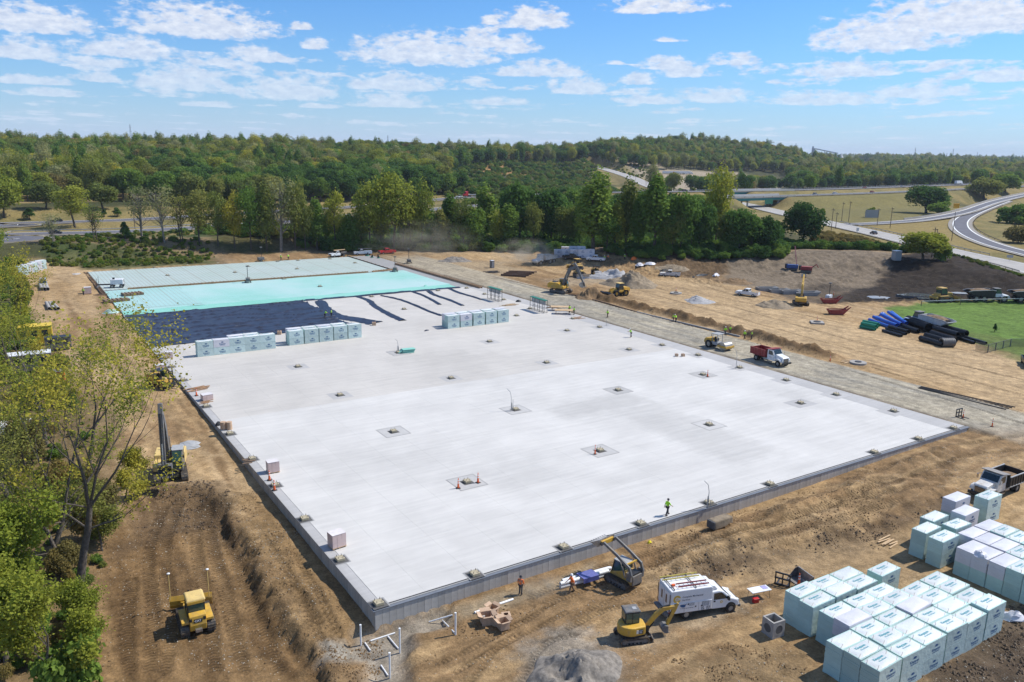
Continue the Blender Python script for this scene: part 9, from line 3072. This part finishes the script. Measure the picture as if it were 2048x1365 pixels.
def off_line(pts, off, i0, i1, step=1):
 out = []
 for i in range(i0, min(i1, len(pts)-1), step):
  a_, b_ = Vector(pts[i]), Vector(pts[i+1])
  d = (b_-a_).normalized()
  q = a_+Vector((-d.y, d.x, 0))*off
  out.append((q.x, q.y, q.z))
 return out
rail_fence('guard rail along the near side of the concrete road', off_line(R_MAIN, 8.0, 6, 20, 2), 0.85, M_GALV, 4)
rail_fence('guard rail along the far side of the concrete road', off_line(R_MAIN, -8.0, 14, 34, 2), 0.85, M_GALV, 4)
rail_fence('guard rail along the near edge of the highway past the bridge', off_line(R_HWN, -8.0, 66, 92, 3), 0.85, M_GALV, 8)
rail_fence('guard rail beyond the far highway lanes', off_line(R_HWF, 8.2, 60, 92, 3), 0.85, M_GALV, 8)
rail_fence('pale concrete barrier along the top of the ramp', off_line(R_RAMP, 5.6, 14, 44, 3), 0.95, M_CONC_ROAD, 50, (1.0,), 0.3, 0.9, 'barrier', 'barrier')
rail_fence('guard rail along the inside of the ramp loop', off_line(R_LOOP, 6.2, 4, 40, 2), 0.85, M_POLE, 6)
rail_fence('guard rail along the left highway lanes', off_line(R_HWN, 7.6, 2, 44, 3), 0.85, M_GALV, 8)
rail_fence('white rail between the green field and the parked haulers', [on_ground(x, y) for x, y in ((1842, 613), (1920, 610), (2000, 608), (2120, 606))], 1.3, M_WHTD, 6, (1.0,), 0.12, 0.14, 'rail_fence', 'fence')
M_CHAIN = mat('chain link mesh', (0.10, 0.11, 0.10), 0.7, alpha=0.22)
rail_fence('chain link fence along the green field', [on_ground(x, y) for x, y in ((2110, 693), (2020, 694), (1975, 706), (1950, 700))], 1.6, M_GREY, 3, (1.0,), 0.05, 0.05, 'chain_fence', 'fence', M_CHAIN)
def pole(label, px, by, ty, r=0.16, arm=None, name='utility_pole', m=None, panel=None):
 x, y, z = on_ground(px, by)
 X, Y, Zr = pix_ray(px, ty)
 h = max(2.0, CH+Zr*math.hypot(x, y)/math.hypot(X, Y)-z)
 t = thing(name, label, 'pole' if panel is None else 'sign', (x, y, z), rnd.uniform(-.3, .3) if panel is None else 0)
 MB().cyl((0, 0, -0.3), (0, 0, h), r, r*0.75, n=8).build('pole_shaft', m or M_POLE, t, 40)
 if arm:
  MB().box((0, 0, h-0.6), (arm, 0.12, 0.14)).build('cross_arm', m or M_POLE, t)
  MB().box((arm*0.4, 0, h-0.8), (0.3, 0.4, 0.3)).build('fixture', M_BLK, t)
 if panel:
  w, hh, mm = panel
  MB().box((0, -0.12, h-hh/2), (w, 0.06, hh)).build('sign_panel', mm, t)
 return t
for px, by, ty, lab in ((1662, 463, 417, 'left one of the tall poles at the road junction'), (1697, 444, 403, 'tall pole at the head of the ramp'), (1683, 443, 405, 'thin pole beside the tall pole at the ramp'), (1754, 452, 417, 'pole in the grass behind the road sign'), (1780, 457, 415, 'pole right of the black car'),
      (1671, 458, 425, 'short pole right of the left junction pole'), (1863, 516, 455, 'left one of two poles by the yellow green roadside tree'), (1868, 512, 462, 'right one of two poles by the yellow green roadside tree'), (1382, 500, 466, 'pale leaning pole in the undergrowth'), (270, 458, 402, 'lamp pole on the left highway'), (1271, 370, 352, 'pole at the left of the hill road'), (1292, 373, 355, 'pole at the right of the hill road')):
 pole(lab, px, by, ty, 0.17, 1.6 if px > 1600 else 0.8)
t = pole('pole carrying a yellow orange signal head at the ramp loop', 1903, 482, 424, 0.15, None, 'signal_pole')
MB().box((0, 0, 15.2), (2.2, 0.8, 1.9)).build('signal_head', mat('signal orange', (0.75, 0.36, 0.02), 0.5), t)
pole('pale road sign panel on the grass bank', 1743, 437, 420, 0.1, None, 'road_sign', M_GALV, (8.0, 4.6, M_LGREY))
pole('small sign post at the roadside near the black car', 1714, 470, 456, 0.06, None, 'road_sign', M_GALV, (1.2, 1.5, M_WHT))
pole('small sign at the roadside by the right edge', 2018, 524, 510, 0.06, None, 'road_sign', M_GALV, (2.2, 1.0, M_LGREY))
# bridge
M_BRG = mat('bridge concrete', (0.55, 0.53, 0.49), 0.85, var=0.1)
for pts, lab in ((R_HWN, 'near highway bridge with green girder over the concrete road'), (R_HWF, 'far highway bridge over the concrete road')):
 seg = [p for p in pts if 1440 < to_px(np.array([p[0]]), np.array([p[1]]), np.array([p[2]]))[0][0] < 1590]
 a_, b_ = Vector(seg[0]), Vector(seg[-1])
 L, h = (b_-a_).length, math.atan2((b_-a_).y, (b_-a_).x)
 t = thing('bridge', lab, 'bridge', a_, h, 'highway bridges')
 MB().box((L/2, 0, -0.45), (L, 14.5, 0.6)).build('deck', M_BRG, t)
 for y in (-7.2, 7.2):
  MB().box((L/2, y, 0.45), (L, 0.4, 1.2)).build('parapet', M_BRG, t)
  MB().box((L/2, y*0.93, -1.5), (L, 0.5, 1.6)).build('girder', mat('teal girder', (0.02, 0.20, 0.19), 0.5), t)
 for x in (0.25, 0.75):
  for y in (-5, 0, 5):
   MB().cyl((L*x, y, -9), (L*x, y, -2.2), 0.6, n=10).build('pier_column', M_BRG, t)
  MB().box((L*x, 0, -2.5), (1.3, 12.5, 0.9)).build('pier_cap', M_BRG, t)
t = thing('gantry_sign', 'green highway sign hanging on the bridge', 'sign', (*flat(1538, 400, 6.0), 4.8), 0.5)
MB().box((0, 0, 0), (7, 0.2, 3)).build('sign_panel', M_SIGN, t)
# far works on the skyline
def far_pt(px, D):
 X, Y, _ = pix_ray(px, 300)
 k = D/math.hypot(X, Y)
 return X*k, Y*k, gz(X*k, Y*k)
M_FARC = mat('weathered silo concrete', (0.42, 0.42, 0.43), 0.9, var=0.1, scale=.05)
x, y, z = far_pt(1591, 4200)
t = thing('silo_tower', 'slim tower on the skyline left of the grey works', 'tower', (x, y, z))
MB().cyl((0, 0, 0), (0, 0, 66), 7.5, n=16).build('shaft', M_FARC, t, 40)
MB().box((0, 0, 70), (12, 12, 10)).cyl((0, 0, 75), (0, 0, 84), 2, n=8).build('head_house', M_FARC, t)
x, y, z = far_pt(1627, 4200)
t = thing('cement_works', 'grey works with a long conveyor on the skyline', 'factory', (x, y, z), R(-20))
MB().box((0, 0, 30), (16, 22, 60)).box((-3, 0, 64), (8, 10, 10)).build('silo_block', M_FARC, t)
MB().hexa([(6, -2, 56), (110, -2, 36), (110, 2, 36), (6, 2, 56), (6, -2, 61), (110, -2, 41), (110, 2, 41), (6, 2, 61)]).build('conveyor', M_FARC, t)
for q in (50, 62):
 MB().box((q, 0, 25), (3, 3, 50)).build('conveyor_leg', M_FARC, t)
MB().cyl((125, 0, 0), (125, 0, 38), 20, 2, n=18).build('stock_dome', M_WHTD, t, 40)
for k, (px, D, h) in enumerate(((1831, 3600, 62), (1907, 3600, 60), (1895, 4200, 52), (1956, 4200, 58), (776, 2200, 66), (264, 2000, 80), (1540, 3600, 68))):
 x, y, z = far_pt(px, D)
 t = thing('transmission_tower', 'lattice power tower on the skyline, %s counted from the right' % ['second', 'third', 'fourth', 'first', 'sixth', 'seventh', 'fifth'][k], 'power tower', (x, y, z), 0.3, 'power towers on the skyline')
 for sx in (-1, 1):
  for sy in (-1, 1):
   MB().tube([(sx*5, sy*5, 0), (sx*1.2, sy*1.2, h*0.7), (sx*0.4, sy*0.4, h)], 0.30, 4).build('tower_leg', M_GALV, t)
 for q in (0.7, 0.82, 0.93):
  MB().box((0, 0, h*q), (14*(1.25-q), 0.6, 0.6)).build('cross_arm', M_GALV, t)
# ------------------------------------------------------------------ air
def volume_mat(name, col, dens, aniso=0.3):
 m = bpy.data.materials.new(name)
 m.use_nodes = True
 nt = m.node_tree
 nt.nodes.remove(nt.nodes['Principled BSDF'])
 v = nt.nodes.new('ShaderNodeVolumePrincipled')
 v.inputs['Color'].default_value = (*col, 1)
 v.inputs['Density'].default_value = dens
 v.inputs['Anisotropy'].default_value = aniso
 nt.links.new(v.outputs[0], nt.nodes['Material Output'].inputs['Volume'])
 return m
hb = MB().box((0, 4500, 45), (18600, 10400, 150)).build('haze', volume_mat('haze air', (0.80, 0.88, 1.0), 0.000065, 0.0))
tag(hb, kind='stuff')
def dust(name, label, px, by, ty, wpx, dens, col, lean=0.0, seed=0.0):
 x, y, z = on_ground(px, by)
 D = math.hypot(x, y)
 X, Y, Zr = pix_ray(px, ty)
 h = CH+Zr*D/math.hypot(X, Y)-z
 w = wpx/FPX*D
 m = volume_mat(name, col, dens, 0.2)
 nt = m.node_tree
 N, L = nt.nodes, nt.links
 t, ln, ns = N.new('ShaderNodeTexCoord'), N.new('ShaderNodeVectorMath'), N.new('ShaderNodeTexNoise')
 ln.operation = 'LENGTH'
 L.new(t.outputs['Object'], ln.inputs[0])
 ns.noise_dimensions = '4D'
 ns.inputs['W'].default_value = seed
 ns.inputs['Scale'].default_value = 2.6
 ns.inputs['Detail'].default_value = 4
 ns.inputs['Distortion'].default_value = 0.6
 L.new(t.outputs['Object'], ns.inputs['Vector'])
 def rng(v, a_, b_, c_, d_):
  n = N.new('ShaderNodeMapRange')
  for k, q in zip(('From Min', 'From Max', 'To Min', 'To Max'), (a_, b_, c_, d_)):
   n.inputs[k].default_value = q
  L.new(v, n.inputs['Value'])
  return n.outputs[0]
 mu = N.new('ShaderNodeMath')
 mu.operation = 'MULTIPLY'
 L.new(rng(ln.outputs['Value'], 0.15, 0.98, dens, 0.0), mu.inputs[0])
 L.new(rng(ns.outputs[0], 0.42, 0.66, 0.0, 2.0), mu.inputs[1])
 L.new(mu.outputs[0], [n for n in N if n.type == 'PRINCIPLED_VOLUME'][0].inputs['Density'])
 o = MB().ball((0, 0, 0), 1.0, 20, 12).build(name, m)
 o.location = (x+lean*w, y, z+h*0.36)
 o.scale = (w*0.62, w*0.5, h*0.72)
 return tag(o, label, kind='stuff')
dust('dust_cloud', 'tan dust rising around the pale hauler', 1066, 530, 476, 125, 0.085, (0.95, 0.82, 0.62), -0.12, 1.0)
dust('dust_haze', 'thin dust drifting before the cottonwoods', 860, 508, 440, 230, 0.022, (0.94, 0.85, 0.68), -0.1, 5.0)
dust('dust_puff', 'thin dust by the front wall near the white pipes', 1085, 1190, 1150, 120, 0.16, (0.95, 0.84, 0.66), 0.0, 8.0)
